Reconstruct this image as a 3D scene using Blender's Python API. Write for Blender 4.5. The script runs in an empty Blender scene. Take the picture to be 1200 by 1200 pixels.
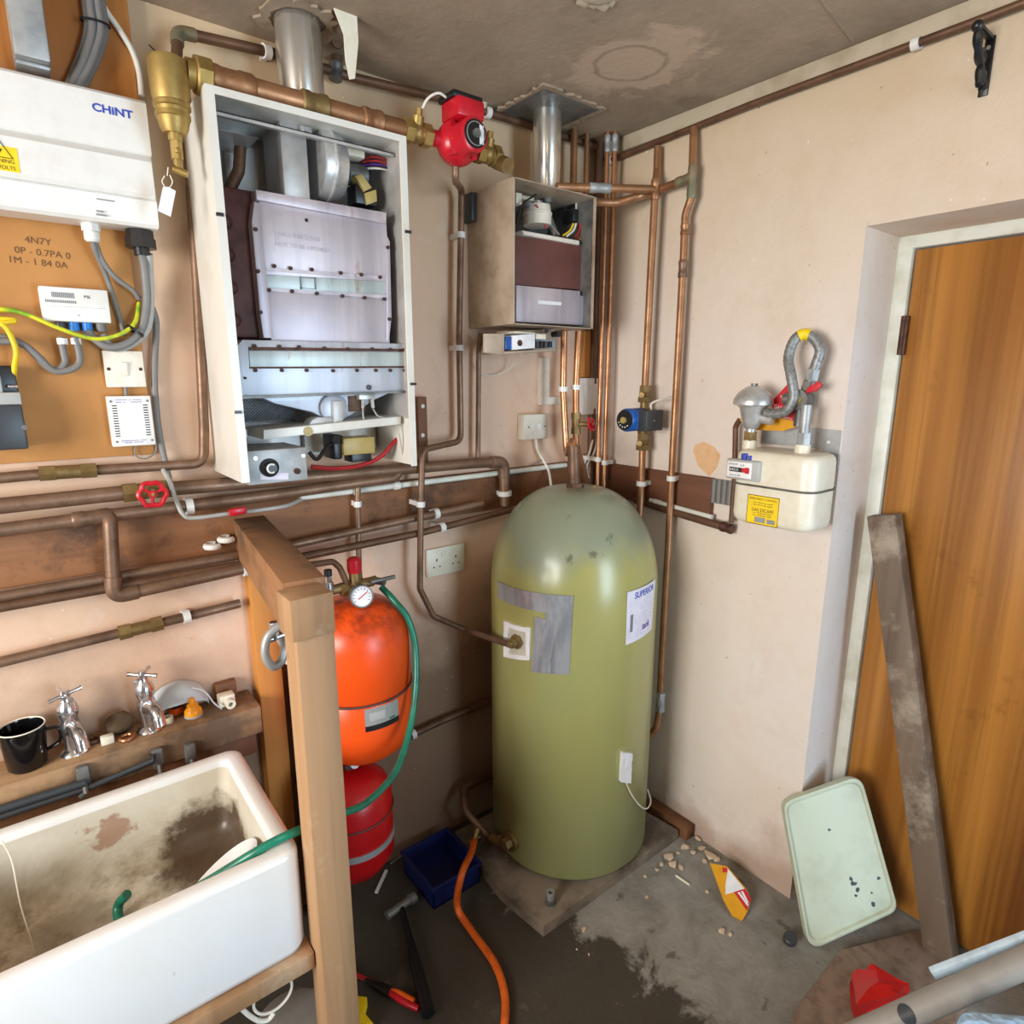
import bpy, bmesh, math, random
from mathutils import Vector, Matrix
random.seed(7)
SC = bpy.context.scene
COL = SC.collection
V = Vector
FZ = -0.04           # floor level
CZ = 2.30            # ceiling level

# ------------------------------------------------------------------ camera
F_PX, PITCH, YAW = 725.35, 0.215345, 0.668393
CAM = V((-1.674, -1.641, 1.537))
FW = V((math.sin(YAW)*math.cos(PITCH), math.cos(YAW)*math.cos(PITCH), -math.sin(PITCH)))
RT = V((math.cos(YAW), -math.sin(YAW), 0))
UP = RT.cross(FW)
cd = bpy.data.cameras.new('camera'); co = bpy.data.objects.new('camera', cd); COL.objects.link(co)
cd.sensor_fit = 'HORIZONTAL'; cd.sensor_width = 36.0; cd.lens = 36.0*F_PX/1200.0; cd.clip_start = 0.02
m3 = Matrix((RT, UP, -FW)).transposed()
co.matrix_world = Matrix.Translation(CAM) @ m3.to_4x4()
SC.camera = co
vs = SC.view_settings
vs.view_transform = 'Standard'; vs.look = 'None'; vs.gamma = 1.0; vs.use_curve_mapping = False
vs.exposure = 0.12

# survey helpers: where a sight line of the photo meets a plane of the room
def sight(x, y): return FW + RT*((x-600)/F_PX) - UP*((y-600)/F_PX)
def A(x, y, off=0.0):
    d = sight(x, y); t = (-off-CAM.y)/d.y; return CAM + d*t
def B(x, y, off=0.0):
    d = sight(x, y); t = (-off-CAM.x)/d.x; return CAM + d*t
def Z(x, y, z=FZ):
    d = sight(x, y); t = (z-CAM.z)/d.z; return CAM + d*t
def D(x, y, dist):
    d = sight(x, y); return CAM + d.normalized()*dist

# ------------------------------------------------------------------ frames
class Fr:
    def __init__(s, o, u, v, n): s.o, s.u, s.v, s.n = V(o), V(u), V(v), V(n)
    def p(s, u, v, n): return s.o + s.u*u + s.v*v + s.n*n
    def uv(s, P): d = P-s.o; return d.dot(s.u), d.dot(s.v)
FA = Fr((0,0,0), (1,0,0), (0,0,1), (0,-1,0))
FB = Fr((0,0,0), (0,-1,0), (0,0,1), (-1,0,0))
FC = Fr((0,0,0), (1,0,0), (0,1,0), (0,0,1))

# ------------------------------------------------------------------ mesh helpers
def nb(): return bmesh.new()
def hexa(bm, P, bev=0.0, seg=2):
    vs_ = [bm.verts.new(p) for p in P]
    idx = [(0,3,2,1),(4,5,6,7),(0,1,5,4),(1,2,6,5),(2,3,7,6),(3,0,4,7)]
    fs = [bm.faces.new([vs_[i] for i in q]) for q in idx]
    bmesh.ops.recalc_face_normals(bm, faces=fs)
    if bev > 0:
        es = list({e for f in fs for e in f.edges})
        bmesh.ops.bevel(bm, geom=es, offset=bev, segments=seg, affect='EDGES', profile=0.5, clamp_overlap=True)
    return vs_
def fbox(bm, F, u0, u1, v0, v1, n0, n1, bev=0.0, seg=2):
    if u0 > u1: u0, u1 = u1, u0
    if v0 > v1: v0, v1 = v1, v0
    if n0 > n1: n0, n1 = n1, n0
    P = [F.p(u0,v0,n0), F.p(u1,v0,n0), F.p(u1,v1,n0), F.p(u0,v1,n0), F.p(u0,v0,n1), F.p(u1,v0,n1), F.p(u1,v1,n1), F.p(u0,v1,n1)]
    hexa(bm, P, bev, seg)
def bx(bm, lo, hi, bev=0.0, seg=2): fbox(bm, FC, lo[0], hi[0], lo[1], hi[1], lo[2], hi[2], bev, seg)
def beam(bm, p0, p1, side, w, h, bev=0.0):
    """box from p0 to p1, w wide along side, h thick along the third axis (centred)"""
    p0, p1 = V(p0), V(p1); d = (p1-p0).normalized(); s = V(side); s = (s-d*s.dot(d)).normalized(); t = d.cross(s)
    P = []
    for q in (p0, p1):
        P += [q-s*w/2-t*h/2, q+s*w/2-t*h/2, q+s*w/2+t*h/2, q-s*w/2+t*h/2]
    hexa(bm, P, bev)
def basis(d):
    d = V(d).normalized(); a = V((0,0,1)) if abs(d.z) < .9 else V((1,0,0))
    x = a.cross(d).normalized(); return x, d.cross(x), d
def lathe(bm, prof, o, d, seg=24, caps=True, ang=2*math.pi):
    """prof: (radius, height) pairs along axis d from o"""
    x, y, d = basis(d); o = V(o); rings = []
    for r, h in prof:
        if r < 1e-6: rings.append([bm.verts.new(o+d*h)])
        else: rings.append([bm.verts.new(o+d*h+x*(r*math.cos(2*math.pi*i/seg))+y*(r*math.sin(2*math.pi*i/seg))) for i in range(seg)])
    for a, b in zip(rings, rings[1:]):
        for i in range(seg):
            j = (i+1) % seg
            q = [a[i] if len(a) > 1 else a[0], a[j] if len(a) > 1 else None, b[j] if len(b) > 1 else None, b[i] if len(b) > 1 else b[0]]
            q = [v for v in q if v is not None]
            if len(q) >= 3 and len(set(q)) == len(q):
                bm.faces.new(q)
    if caps:
        if len(rings[0]) > 1: bm.faces.new(list(reversed(rings[0])))
        if len(rings[-1]) > 1: bm.faces.new(rings[-1])
def cyl(bm, p0, p1, r, r1=None, seg=20, bev=0.0):
    p0, p1 = V(p0), V(p1); L = (p1-p0).length; r1 = r if r1 is None else r1
    if bev: prof = [(r-bev,0),(r,bev),(r1,L-bev),(r1-bev,L)]
    else: prof = [(r,0),(r1,L)]
    lathe(bm, prof, p0, p1-p0, seg)
def fillet(pts, rad, n=6):
    pts = [V(p) for p in pts]
    if rad <= 0 or len(pts) < 3: return pts
    out = [pts[0]]
    for i in range(1, len(pts)-1):
        p, a, b = pts[i], pts[i-1]-pts[i], pts[i+1]-pts[i]
        la, lb = a.length, b.length
        if la < 1e-6 or lb < 1e-6: continue
        a, b = a/la, b/lb; ang = a.angle(b)
        if ang > 3.1: out.append(p); continue
        t = min(rad/math.tan(ang/2), la*.49, lb*.49)
        for k in range(n+1):
            s = k/n
            out.append((p+a*t)*(1-s)**2 + p*2*s*(1-s) + (p+b*t)*s**2)
    out.append(pts[-1]); return out
def spline(pts, n=8):
    pts = [V(p) for p in pts]; P = [pts[0]*2-pts[1]]+pts+[pts[-1]*2-pts[-2]]; out = []
    for i in range(1, len(P)-2):
        for k in range(n):
            t = k/n; a, b, c, d = P[i-1], P[i], P[i+1], P[i+2]
            out.append(0.5*((2*b)+(c-a)*t+(2*a-5*b+4*c-d)*t*t+(3*b-a-3*c+d)*t**3))
    out.append(pts[-1]); return out
def tube(bm, pts, r, seg=12, caps=True, flat=1.0, closed=False):
    pts = [V(p) for p in pts]
    q = [pts[0]]
    for p in pts[1:]:
        if (p-q[-1]).length > 1e-5: q.append(p)
    pts = q; n = len(pts)
    T = []
    for i in range(n):
        if closed: t = (pts[(i+1) % n]-pts[i-1])
        else: t = (pts[min(i+1, n-1)]-pts[max(i-1, 0)])
        T.append(t.normalized())
    x, y, _ = basis(T[0]); rings = []
    for i in range(n):
        x = (x-T[i]*x.dot(T[i])).normalized(); y = T[i].cross(x)
        rr = r[i] if isinstance(r, (list, tuple)) else r
        rings.append([bm.verts.new(pts[i]+x*(rr*math.cos(2*math.pi*k/seg))+y*(rr*flat*math.sin(2*math.pi*k/seg))) for k in range(seg)])
    pairs = list(zip(rings, rings[1:])) + ([(rings[-1], rings[0])] if closed else [])
    for a, b in pairs:
        for k in range(seg):
            j = (k+1) % seg; bm.faces.new((a[k], a[j], b[j], b[k]))
    if caps and not closed:
        bm.faces.new(list(reversed(rings[0]))); bm.faces.new(rings[-1])
def prism(bm, poly, F, n0, n1, bev=0.0):
    """polygon of (u,v) extruded along n"""
    a = [bm.verts.new(F.p(u, v, n0)) for u, v in poly]; b = [bm.verts.new(F.p(u, v, n1)) for u, v in poly]
    fs = [bm.faces.new(list(reversed(a))), bm.faces.new(b)]
    k = len(poly)
    for i in range(k): fs.append(bm.faces.new((a[i], a[(i+1) % k], b[(i+1) % k], b[i])))
    bmesh.ops.recalc_face_normals(bm, faces=fs)
    if bev:
        es = [e for e in fs[1].edges]
        bmesh.ops.bevel(bm, geom=es, offset=bev, segments=2, affect='EDGES', profile=.5, clamp_overlap=True)
def rrect(u0, u1, v0, v1, r, n=6):
    P = []
    for cu, cv, a0 in ((u1-r, v0+r, -90), (u1-r, v1-r, 0), (u0+r, v1-r, 90), (u0+r, v0+r, 180)):
        for k in range(n+1):
            a = math.radians(a0+90*k/n); P.append((cu+r*math.cos(a), cv+r*math.sin(a)))
    return P
def ball(bm, c, r, sub=2, sc=(1,1,1), jit=0.0):
    g = bmesh.ops.create_icosphere(bm, subdivisions=sub, radius=r)
    for v in g['verts']:
        k = 1+random.uniform(-jit, jit)
        v.co = V(c)+V((v.co.x*sc[0]*k, v.co.y*sc[1]*k, v.co.z*sc[2]*k))
def text(bm, s, size, F, u, v, n, ext=0.0004, ang=0.0, bold=0.0, align='LEFT', sx=1.0):
    c = bpy.data.curves.new('t', 'FONT'); c.body = s; c.size = size; c.extrude = ext; c.offset = bold; c.align_x = align; c.resolution_u = 3
    o = bpy.data.objects.new('t', c); COL.objects.link(o)
    dg = bpy.context.evaluated_depsgraph_get(); me = bpy.data.meshes.new_from_object(o.evaluated_get(dg))
    ca, sa = math.cos(ang), math.sin(ang)
    for w in me.vertices:
        x, y = w.co.x*sx, w.co.y
        w.co = F.p(u+x*ca-y*sa, v+x*sa+y*ca, n+w.co.z)
    bm.from_mesh(me); bpy.data.objects.remove(o); bpy.data.curves.remove(c); bpy.data.meshes.remove(me)

# ------------------------------------------------------------------ object helpers
def wloc(o):
    p = V((0,0,0))
    while o is not None: p += o.location; o = o.parent
    return p
def obj(name, bm, mat, parent=None, origin=None, ang=40, label=None, kind=None):
    me = bpy.data.meshes.new(name)
    if parent is None:
        if origin is None:
            xs = [v.co for v in bm.verts]
            lo = V((min(c.x for c in xs), min(c.y for c in xs), min(c.z for c in xs))); hi = V((max(c.x for c in xs), max(c.y for c in xs), max(c.z for c in xs)))
            origin = V(((lo.x+hi.x)/2, (lo.y+hi.y)/2, lo.z))
        off = V(origin)
    else:
        xs = [v.co for v in bm.verts]; off = V(origin) if origin is not None else sum(xs, V((0,0,0)))/max(1, len(xs))
    for v in bm.verts: v.co -= off
    bm.to_mesh(me); bm.free()
    for p in me.polygons: p.use_smooth = True
    try: me.set_sharp_from_angle(angle=math.radians(ang))
    except Exception: pass
    for m in (mat if isinstance(mat, (list, tuple)) else [mat]): me.materials.append(m)
    o = bpy.data.objects.new(name, me); COL.objects.link(o)
    if parent is not None:
        o.parent = parent; o.location = off-wloc(parent)
    else: o.location = off
    if label: o['label'] = label
    if kind: o['kind'] = kind
    return o
def tag(o, label, cat, group=None, kind=None):
    o['label'] = label; o['category'] = cat
    if group: o['group'] = group
    if kind: o['kind'] = kind
    return o
def thing(name, label, cat, loc, group=None):
    o = bpy.data.objects.new(name, None); COL.objects.link(o); o.location = V(loc); o.empty_display_size = .05
    return tag(o, label, cat, group)
def struct(name, bm, mat, parent=None, label=None):
    o = obj(name, bm, mat, parent, origin=(0,0,0) if parent is None else None)
    if parent is None: o['kind'] = 'structure'; o['label'] = label or name; o['category'] = name.split('_')[0]
    return o
def copy_tree(o, parent=None):
    c = o.copy(); COL.objects.link(c); c.parent = parent
    for ch in list(o.children): copy_tree(ch, c)
    return c

# ------------------------------------------------------------------ materials
def S(*c):   # sRGB 0-255 -> linear
    return tuple((x/255/12.92 if x/255 <= .04045 else ((x/255+.055)/1.055)**2.4) for x in c)
class NT:
    def __init__(s, name):
        s.m = bpy.data.materials.new(name); s.m.use_nodes = True; s.t = s.m.node_tree; s.b = s.t.nodes['Principled BSDF']
        s.tc = s.t.nodes.new('ShaderNodeTexCoord')
    def n(s, k, **kw):
        o = s.t.nodes.new(k)
        for a, v in kw.items(): setattr(o, a, v)
        return o
    def l(s, a, b): s.t.links.new(a, b)
    def noise(s, scale, detail=4, rough=.6, stretch=None, coord='Object', dist=0.0, off=None):
        x = s.n('ShaderNodeTexNoise'); x.inputs['Scale'].default_value = scale; x.inputs['Detail'].default_value = detail
        x.inputs['Roughness'].default_value = rough; x.inputs['Distortion'].default_value = dist
        src = s.tc.outputs[coord]
        if stretch or off:
            mp = s.n('ShaderNodeMapping')
            if stretch: mp.inputs['Scale'].default_value = stretch
            if off: mp.inputs['Location'].default_value = off
            s.l(src, mp.inputs['Vector']); src = mp.outputs['Vector']
        s.l(src, x.inputs['Vector']); return x.outputs['Fac']
    def ramp(s, fac, stops):
        r = s.n('ShaderNodeValToRGB'); e = r.color_ramp.elements
        while len(e) < len(stops): e.new(.5)
        for el, (p, c) in zip(e, stops):
            el.position = p; el.color = (*c, 1) if len(c) == 3 else c
        s.l(fac, r.inputs['Fac']); return r.outputs['Color']
    def val(s, fac, lo, hi, a=0.0, b=1.0):
        r = s.n('ShaderNodeMapRange'); r.inputs['From Min'].default_value = lo; r.inputs['From Max'].default_value = hi
        r.inputs['To Min'].default_value = a; r.inputs['To Max'].default_value = b; s.l(fac, r.inputs['Value']); return r.outputs['Result']
    def mix(s, fac, a, b, mode='MIX'):
        x = s.n('ShaderNodeMix', data_type='RGBA', blend_type=mode)
        for i, q in ((6, a), (7, b)):
            if isinstance(q, tuple): x.inputs[i].default_value = (*q, 1)
            else: s.l(q, x.inputs[i])
        if isinstance(fac, (int, float)): x.inputs[0].default_value = fac
        else: s.l(fac, x.inputs[0])
        return x.outputs[2]
    def math(s, op, a, b=None):
        x = s.n('ShaderNodeMath', operation=op)
        for i, q in ((0, a), (1, b)):
            if q is None: continue
            if isinstance(q, (int, float)): x.inputs[i].default_value = q
            else: s.l(q, x.inputs[i])
        return x.outputs[0]
    def bump(s, h, strength=.3, dist=.01):
        x = s.n('ShaderNodeBump'); x.inputs['Strength'].default_value = strength; x.inputs['Distance'].default_value = dist
        s.l(h, x.inputs['Height']); s.l(x.outputs['Normal'], s.b.inputs['Normal'])
    def base(s, c):
        if isinstance(c, tuple): s.b.inputs['Base Color'].default_value = (*c, 1)
        else: s.l(c, s.b.inputs['Base Color'])
    def set(s, **kw):
        for k, v in kw.items():
            i = s.b.inputs[k.replace('_', ' ')]
            if isinstance(v, (int, float, tuple)): i.default_value = v
            else: s.l(v, i)
    def xyz(s, coord='Object'):
        x = s.n('ShaderNodeSeparateXYZ'); s.l(s.tc.outputs[coord], x.inputs[0]); return x.outputs
def simple(name, c, rough=.5, metal=0.0, c2=None, scale=30, lo=.45, hi=.65, bump=0.0, detail=4, stretch=None, coat=0.0):
    t = NT(name); t.set(Roughness=rough, Metallic=metal)
    if coat: t.set(Coat_Weight=coat, Coat_Roughness=.1)
    f = t.noise(scale, detail, .6, stretch)
    if c2 is None: c2 = tuple(x*.8 for x in c)
    t.base(t.ramp(f, [(lo, c), (hi, c2)]))
    if bump: t.bump(f, bump, .004)
    return t.m
M = {}
# plaster walls
def plaster(name, warm, cool, damp, k5=.55):  # damp: wall foot tint, which also carries painted shade on the left wall
    t = NT(name)
    n1 = t.noise(1.3, 5, .6); n2 = t.noise(5, 6, .65); n3 = t.noise(26, 6, .7); n4 = t.noise(90, 4, .6)
    c = t.mix(t.val(n1, .35, .68), warm, cool)
    c = t.mix(t.val(n2, .5, .75, 0, .35), c, S(214, 186, 160))
    c = t.mix(t.val(n3, .63, .78, 0, .3), c, S(150, 118, 92))
    n5 = t.noise(2.6, 7, .7, dist=.7, off=(1, 4, 2)); c = t.mix(t.val(n5, .56, .72, 0, k5), c, S(182, 146, 118))
    n6 = t.noise(3.4, 7, .7, dist=.5, off=(6, 1, 3)); c = t.mix(t.val(n6, .58, .7, 0, .6), c, S(232, 218, 204))
    # ragged damp foot, with shade painted in on the left wall; yellower towards top
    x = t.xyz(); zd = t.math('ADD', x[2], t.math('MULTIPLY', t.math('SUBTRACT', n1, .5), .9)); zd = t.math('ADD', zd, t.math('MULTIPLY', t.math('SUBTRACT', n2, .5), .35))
    c = t.mix(t.val(zd, damp[0], damp[1], 0, damp[2]), c, damp[3])  # damp foot tint, with painted shade as well on the left wall
    c = t.mix(t.val(zd, 1.6, 2.2, 0, .7), c, S(198, 174, 136))
    spec = t.noise(60, 2, .5, off=(3, 1, 2))
    c = t.mix(t.val(spec, .735, .76, 0, .5), c, S(110, 85, 65))
    spw = t.noise(45, 2, .5, off=(8, 5, 2))
    c = t.mix(t.val(spw, .73, .75, 0, .6), c, S(240, 232, 222))
    t.base(c); t.set(Roughness=.85)
    h = t.math('ADD', n3, t.math('MULTIPLY', n2, 1.5)); t.bump(h, .25, .006)
    return t.m
M['wallA'] = plaster('pink_plaster_left', S(228, 192, 162), S(222, 190, 168), (.92, .55, .85, S(118, 88, 64)))  # brown foot tint holds painted shade as well as damp
M['wallB'] = plaster('pink_plaster_right', S(228, 211, 194), S(230, 221, 216), (.17, .0, .7, S(166, 134, 112)), .22)
# ceiling, with a pale plaster patch
t = NT('dirty_ceiling'); n1 = t.noise(2.0, 6, .65); n2 = t.noise(7, 6, .7, dist=.6); n3 = t.noise(40, 4)
c = t.mix(t.val(n1, .35, .65), S(168, 150, 128), S(142, 124, 104))
c = t.mix(t.val(n2, .52, .72, 0, .6), c, S(176, 150, 128))
x = t.xyz()
pc = Z(738, 75, CZ)
dx = t.math('SUBTRACT', x[0], pc.x); dy = t.math('SUBTRACT', x[1], pc.y)
dd = t.math('SQRT', t.math('ADD', t.math('MULTIPLY', dx, dx), t.math('MULTIPLY', dy, dy)))
dd2 = t.math('ADD', dd, t.math('MULTIPLY', t.math('SUBTRACT', n2, .5), .5))
c = t.mix(t.val(dd2, .19, .13, 0, .8), c, S(196, 172, 148))
rr_ = t.math('ABSOLUTE', t.math('SUBTRACT', t.math('ADD', dd, t.math('MULTIPLY', t.math('SUBTRACT', n2, .5), .06)), .085)); c = t.mix(t.val(rr_, .010, .002, 0, .5), c, S(128, 108, 88))
c = t.mix(t.val(t.noise(3.3, 4, .6, off=(4, 2, 0)), .6, .68, 0, .45), c, S(104, 86, 66))
t.base(c); t.set(Roughness=.8); t.bump(t.math('ADD', n3, n2), .3, .006)
M['ceil'] = t.m
# concrete floor
t = NT('stained_concrete'); n1 = t.noise(2.2, 6, .65, dist=.3); n2 = t.noise(9, 7, .7, dist=.5); n3 = t.noise(70, 5)
c = t.mix(t.val(n2, .4, .65), S(150, 147, 140), S(124, 120, 112))
x = t.xyz()
sd = t.math('ADD', n1, t.math('MULTIPLY', t.math('SUBTRACT', n2, .5), .7))
# damp patch spreads over the left part of the floor
edge = t.math('ADD', t.math('MULTIPLY', t.math('ADD', x[0], .56), -1.1), t.math('MULTIPLY', t.math('ADD', x[1], .72), .15))
c = t.mix(t.val(t.math('ADD', sd, edge), .5, .58, 0, .95), c, S(58, 50, 40))
nb_ = t.noise(11, 5, .6, off=(5, 3, 0)); c = t.mix(t.val(nb_, .64, .68, 0, .7), c, S(84, 76, 66)); c = t.mix(t.val(n3, .66, .78, 0, .25), c, S(120, 112, 100))
t.base(c); t.set(Roughness=.75); t.bump(t.math('ADD', n3, n2), .35, .006); M['floor'] = t.m
# timber
def wood(name, a, b, dirt=None, sc=(1, 1, 1), scale=6, dirtlo=.58, dirthi=.75, rough=.65, gr=16):
    t = NT(name)
    n = t.noise(scale, 5, .6, sc, dist=.4); g = t.noise(gr, 6, .65, sc, dist=.2); d = t.noise(5, 6, .7)
    c = t.mix(t.val(n, .35, .65), a, b)
    c = t.mix(t.val(g, .5, .7, 0, .45), c, tuple(q*.5 for q in b))
    if dirt: c = t.mix(t.val(d, dirtlo, dirthi, 0, .85), c, dirt)
    t.base(c); t.set(Roughness=rough); t.bump(g, .2, .003); return t.m
GX, GY, GZ = (.06, 1.4, 1.4), (1.4, .06, 1.4), (1.4, 1.4, .06)
M['board'] = wood('brown_backboard', S(156, 106, 68), S(112, 72, 44), S(62, 40, 26), GX, 6, .5, .66)
M['boardB'] = wood('dark_brown_backboard', S(120, 74, 48), S(92, 54, 34), S(58, 36, 24), GY)
M['ply'] = wood('orange_varnished_boards', S(206, 138, 68), S(172, 106, 48), S(130, 76, 36), GZ, 4)
M['hardboard'] = simple('hardboard', S(198, 140, 78), .7, 0, S(178, 122, 64), 4, .4, .7)
M['post'] = wood('sawn_post', S(180, 142, 104), S(154, 116, 80), S(200, 178, 152), GZ, 5)
M['beam'] = wood('sawn_beam', S(162, 116, 78), S(124, 86, 56), S(84, 64, 46), GY, 5, .48, .64)
M['beamtop'] = M['beam']
M['oak'] = wood('orange_upright', S(206, 140, 66), S(176, 112, 46), S(226, 190, 140), GZ, 5, .62, .74)
M['shelf'] = wood('dirty_shelf_timber', S(178, 142, 104), S(140, 106, 74), S(92, 74, 58), GX, 5, .46, .62)
M['plank'] = wood('weathered_plank', S(126, 106, 88), S(98, 82, 68), S(168, 154, 136), GZ, 5, .5, .64)
M['door'] = wood('varnished_door', S(200, 138, 62), S(120, 68, 22), S(96, 54, 18), (2.6, 2.6, .06), 2.6, .62, .82, .35, 11)
M['darktimber'] = wood('old_dark_timber', S(136, 92, 58), S(104, 66, 40), S(70, 46, 30), GZ, 6)
M['plinth'] = simple('dusty_chipboard', S(140, 126, 110), .8, 0, S(84, 72, 60), 6, .4, .62)
# metals
def copper(name, a, b, rough=.32, green=0.0, metal=.85):
    t = NT(name); n = t.noise(9, 5, .65, (1, 1, 1)); n2 = t.noise(45, 4); g = t.noise(14, 4, .6, off=(3, 3, 3))
    c = t.mix(t.val(n, .38, .66), a, b); c = t.mix(t.val(n2, .55, .75, 0, .4), c, tuple(q*.55 for q in b))
    if green: c = t.mix(t.val(g, .68-green*.2, .74, 0, .8), c, S(120, 160, 138))
    t.base(c); t.set(Roughness=t.val(n, .3, .7, rough-.06, rough+.16), Metallic=metal); return t.m
M['copper'] = copper('copper', S(206, 152, 112), S(166, 112, 78))
M['copper_d'] = copper('tarnished_copper', S(146, 116, 94), S(108, 82, 64), .42, metal=.5)
M['copper_b'] = copper('brown_copper', S(122, 90, 68), S(88, 62, 46), .45, metal=.4)
M['copper_o'] = copper('orange_copper', S(182, 134, 96), S(142, 100, 68), .38, metal=.6)
M['verdigris'] = copper('verdigris_fitting', S(142, 116, 86), S(120, 122, 98), .55, .45, .35)
M['brass'] = copper('brass', S(186, 160, 98), S(150, 122, 66), .4, metal=.7)
M['brass_d'] = copper('dirty_brass', S(156, 130, 84), S(120, 98, 60), .45, metal=.6)
M['chrome'] = simple('chrome', S(226, 227, 232), .2, .95, S(180, 180, 186), 14)
M['galv'] = simple('galvanised_steel', S(178, 180, 180), .48, .45, S(150, 153, 154), 12)
M['flue'] = simple('aluminium_flue', S(224, 223, 218), .24, .9, S(206, 204, 198), 20, stretch=(1, 1, .2))
M['steel_d'] = simple('dull_steel', S(130, 130, 126), .5, .6, S(98, 98, 96), 15)
M['silver'] = simple('cast_aluminium', S(206, 206, 204), .36, .55, S(182, 182, 182), 40, bump=.05)
# sheet steel of the boilers
def streaky(name, a, b, rust, rl=.66, rh=.8, metal=.35, rough=.42):
    t = NT(name); s = t.noise(16, 4, .6, (1, 1, .08)); n = t.noise(4, 4, .6); r = t.noise(22, 5, .7, (1, 1, .3))
    c = t.mix(t.val(n, .35, .65), a, b); c = t.mix(t.val(s, .45, .66, 0, .55), c, tuple(q*.66 for q in b))
    c = t.mix(t.val(r, rl, rh, 0, .8), c, rust); t.base(c); t.set(Roughness=rough, Metallic=metal); return t.m
M['panel'] = streaky('lilac_sheet_steel', S(208, 198, 202), S(184, 176, 186), S(140, 92, 60), .62, .78)
M['panel2'] = streaky('pale_blue_sheet_steel', S(204, 207, 216), S(186, 192, 204), S(140, 92, 60), .64, .8)
M['gasket'] = streaky('pale_green_sheet', S(196, 204, 202), S(176, 188, 188), S(140, 92, 62), .6, .74)
M['inner'] = simple('grey_sheet_steel', S(196, 193, 190), .42, .35, S(168, 166, 163), 8)
M['case'] = simple('white_enamel_case', S(224, 222, 214), .3, 0, S(206, 200, 186), 6, .5, .8)
M['dirtycase'] = simple('stained_beige_case', S(190, 172, 152), .5, .2, S(156, 136, 114), 9, .42, .65)
M['maroon'] = simple('maroon_cast_iron', S(92, 54, 48), .6, .1, S(68, 36, 32), 14)
M['maroon2'] = simple('maroon_insulation_sheet', S(108, 62, 54), .6, 0, S(98, 54, 48), 14)
M['rust'] = simple('rusty_bolt', S(92, 60, 46), .6, .4, S(60, 40, 32), 60)
# paints and plastics
def pl(k, name, c, rough=.4, c2=None, **kw): M[k] = simple(name, c, rough, 0, c2 or tuple(q*.9 for q in c), **kw)
pl('white', 'white_plastic', S(230, 229, 225), .35, S(225, 223, 218)); pl('cream', 'cream_plastic', S(232, 226, 208), .35, S(226, 218, 196))
pl('offwhite', 'offwhite_plastic', S(232, 225, 211), .4, S(222, 212, 195)); pl('black', 'black_plastic', S(26, 26, 28), .35)
pl('dkgrey', 'dark_grey_plastic', S(58, 62, 66), .4); pl('grey', 'grey_cable', S(122, 120, 118), .5); pl('grey2', 'light_grey_plastic', S(176, 176, 172), .45)
pl('red', 'red_paint', S(200, 26, 44), .3, S(178, 20, 36)); pl('blue', 'blue_paint', S(30, 92, 172), .35, S(20, 74, 148))
pl('dkblue', 'dark_blue_plastic', S(18, 28, 84), .4); pl('bluecap', 'blue_plug', S(40, 132, 220), .35)
pl('yellow', 'yellow_sticker', S(250, 214, 24), .5); pl('mustard', 'mustard_card', S(226, 160, 26), .5); pl('redcard', 'red_card', S(206, 34, 48), .5)
pl('amber', 'amber_plastic', S(250, 160, 16), .35); pl('orangeplastic', 'orange_plastic', S(240, 96, 20), .4)
pl('green', 'green_hose', S(24, 116, 92), .3, S(18, 92, 74)); pl('orangehose', 'orange_hose', S(226, 104, 30), .45, S(198, 86, 24))
pl('earth', 'earth_cable', S(206, 206, 40), .45, S(120, 170, 40), scale=30, stretch=(1, 1, 1)); pl('ywire', 'yellow_cable', S(232, 200, 30), .45)
pl('print', 'grey_print', S(120, 122, 128), .6); pl('printdark', 'black_print', S(30, 30, 34), .6); pl('printblue', 'blue_print', S(54, 76, 178), .5); pl('printpurple', 'purple_print', S(96, 40, 140), .5)
pl('paper', 'white_paper', S(238, 238, 240), .6); pl('lilacpaper', 'pale_label', S(226, 222, 236), .5)
pl('ceramic', 'white_glazed_ceramic', S(226, 226, 226), .12, S(214, 214, 214), scale=3, coat=.5)
pl('blackglaze', 'black_glaze', S(14, 14, 16), .12)
pl('redwire', 'red_wire', S(176, 36, 40), .45); pl('whitewire', 'white_cable', S(232, 228, 216), .45); pl('brownwire', 'brown_wire', S(140, 62, 36), .5)
pl('whitepaint', 'white_gloss_paint', S(222, 224, 214), .4, S(204, 204, 190), scale=12); pl('trim', 'grey_trim_paint', S(196, 184, 162), .7, S(172, 158, 134), scale=9)
pl('cardboard', 'brown_cardboard', S(140, 116, 100), .75, S(116, 94, 80)); pl('tray', 'pale_green_plastic', S(196, 204, 182), .45, S(176, 180, 156), scale=5)
pl('redplastic', 'red_film', S(200, 24, 26), .25); pl('pvc', 'grey_pvc', S(146, 142, 136), .4); pl('khaki', 'gold_zinc', S(178, 156, 92), .4)
pl('rubble', 'plaster_rubble', S(206, 182, 156), .85); pl('mouldgrey', 'mouldy_foam', S(200, 196, 178), .8); pl('pcb', 'circuit_board', S(170, 186, 200), .5, S(120, 140, 130), scale=60)
pl('cloth', 'pale_blue_cloth', S(206, 218, 224), .8); pl('label_grey', 'grey_label', S(150, 152, 148), .5)
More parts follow.
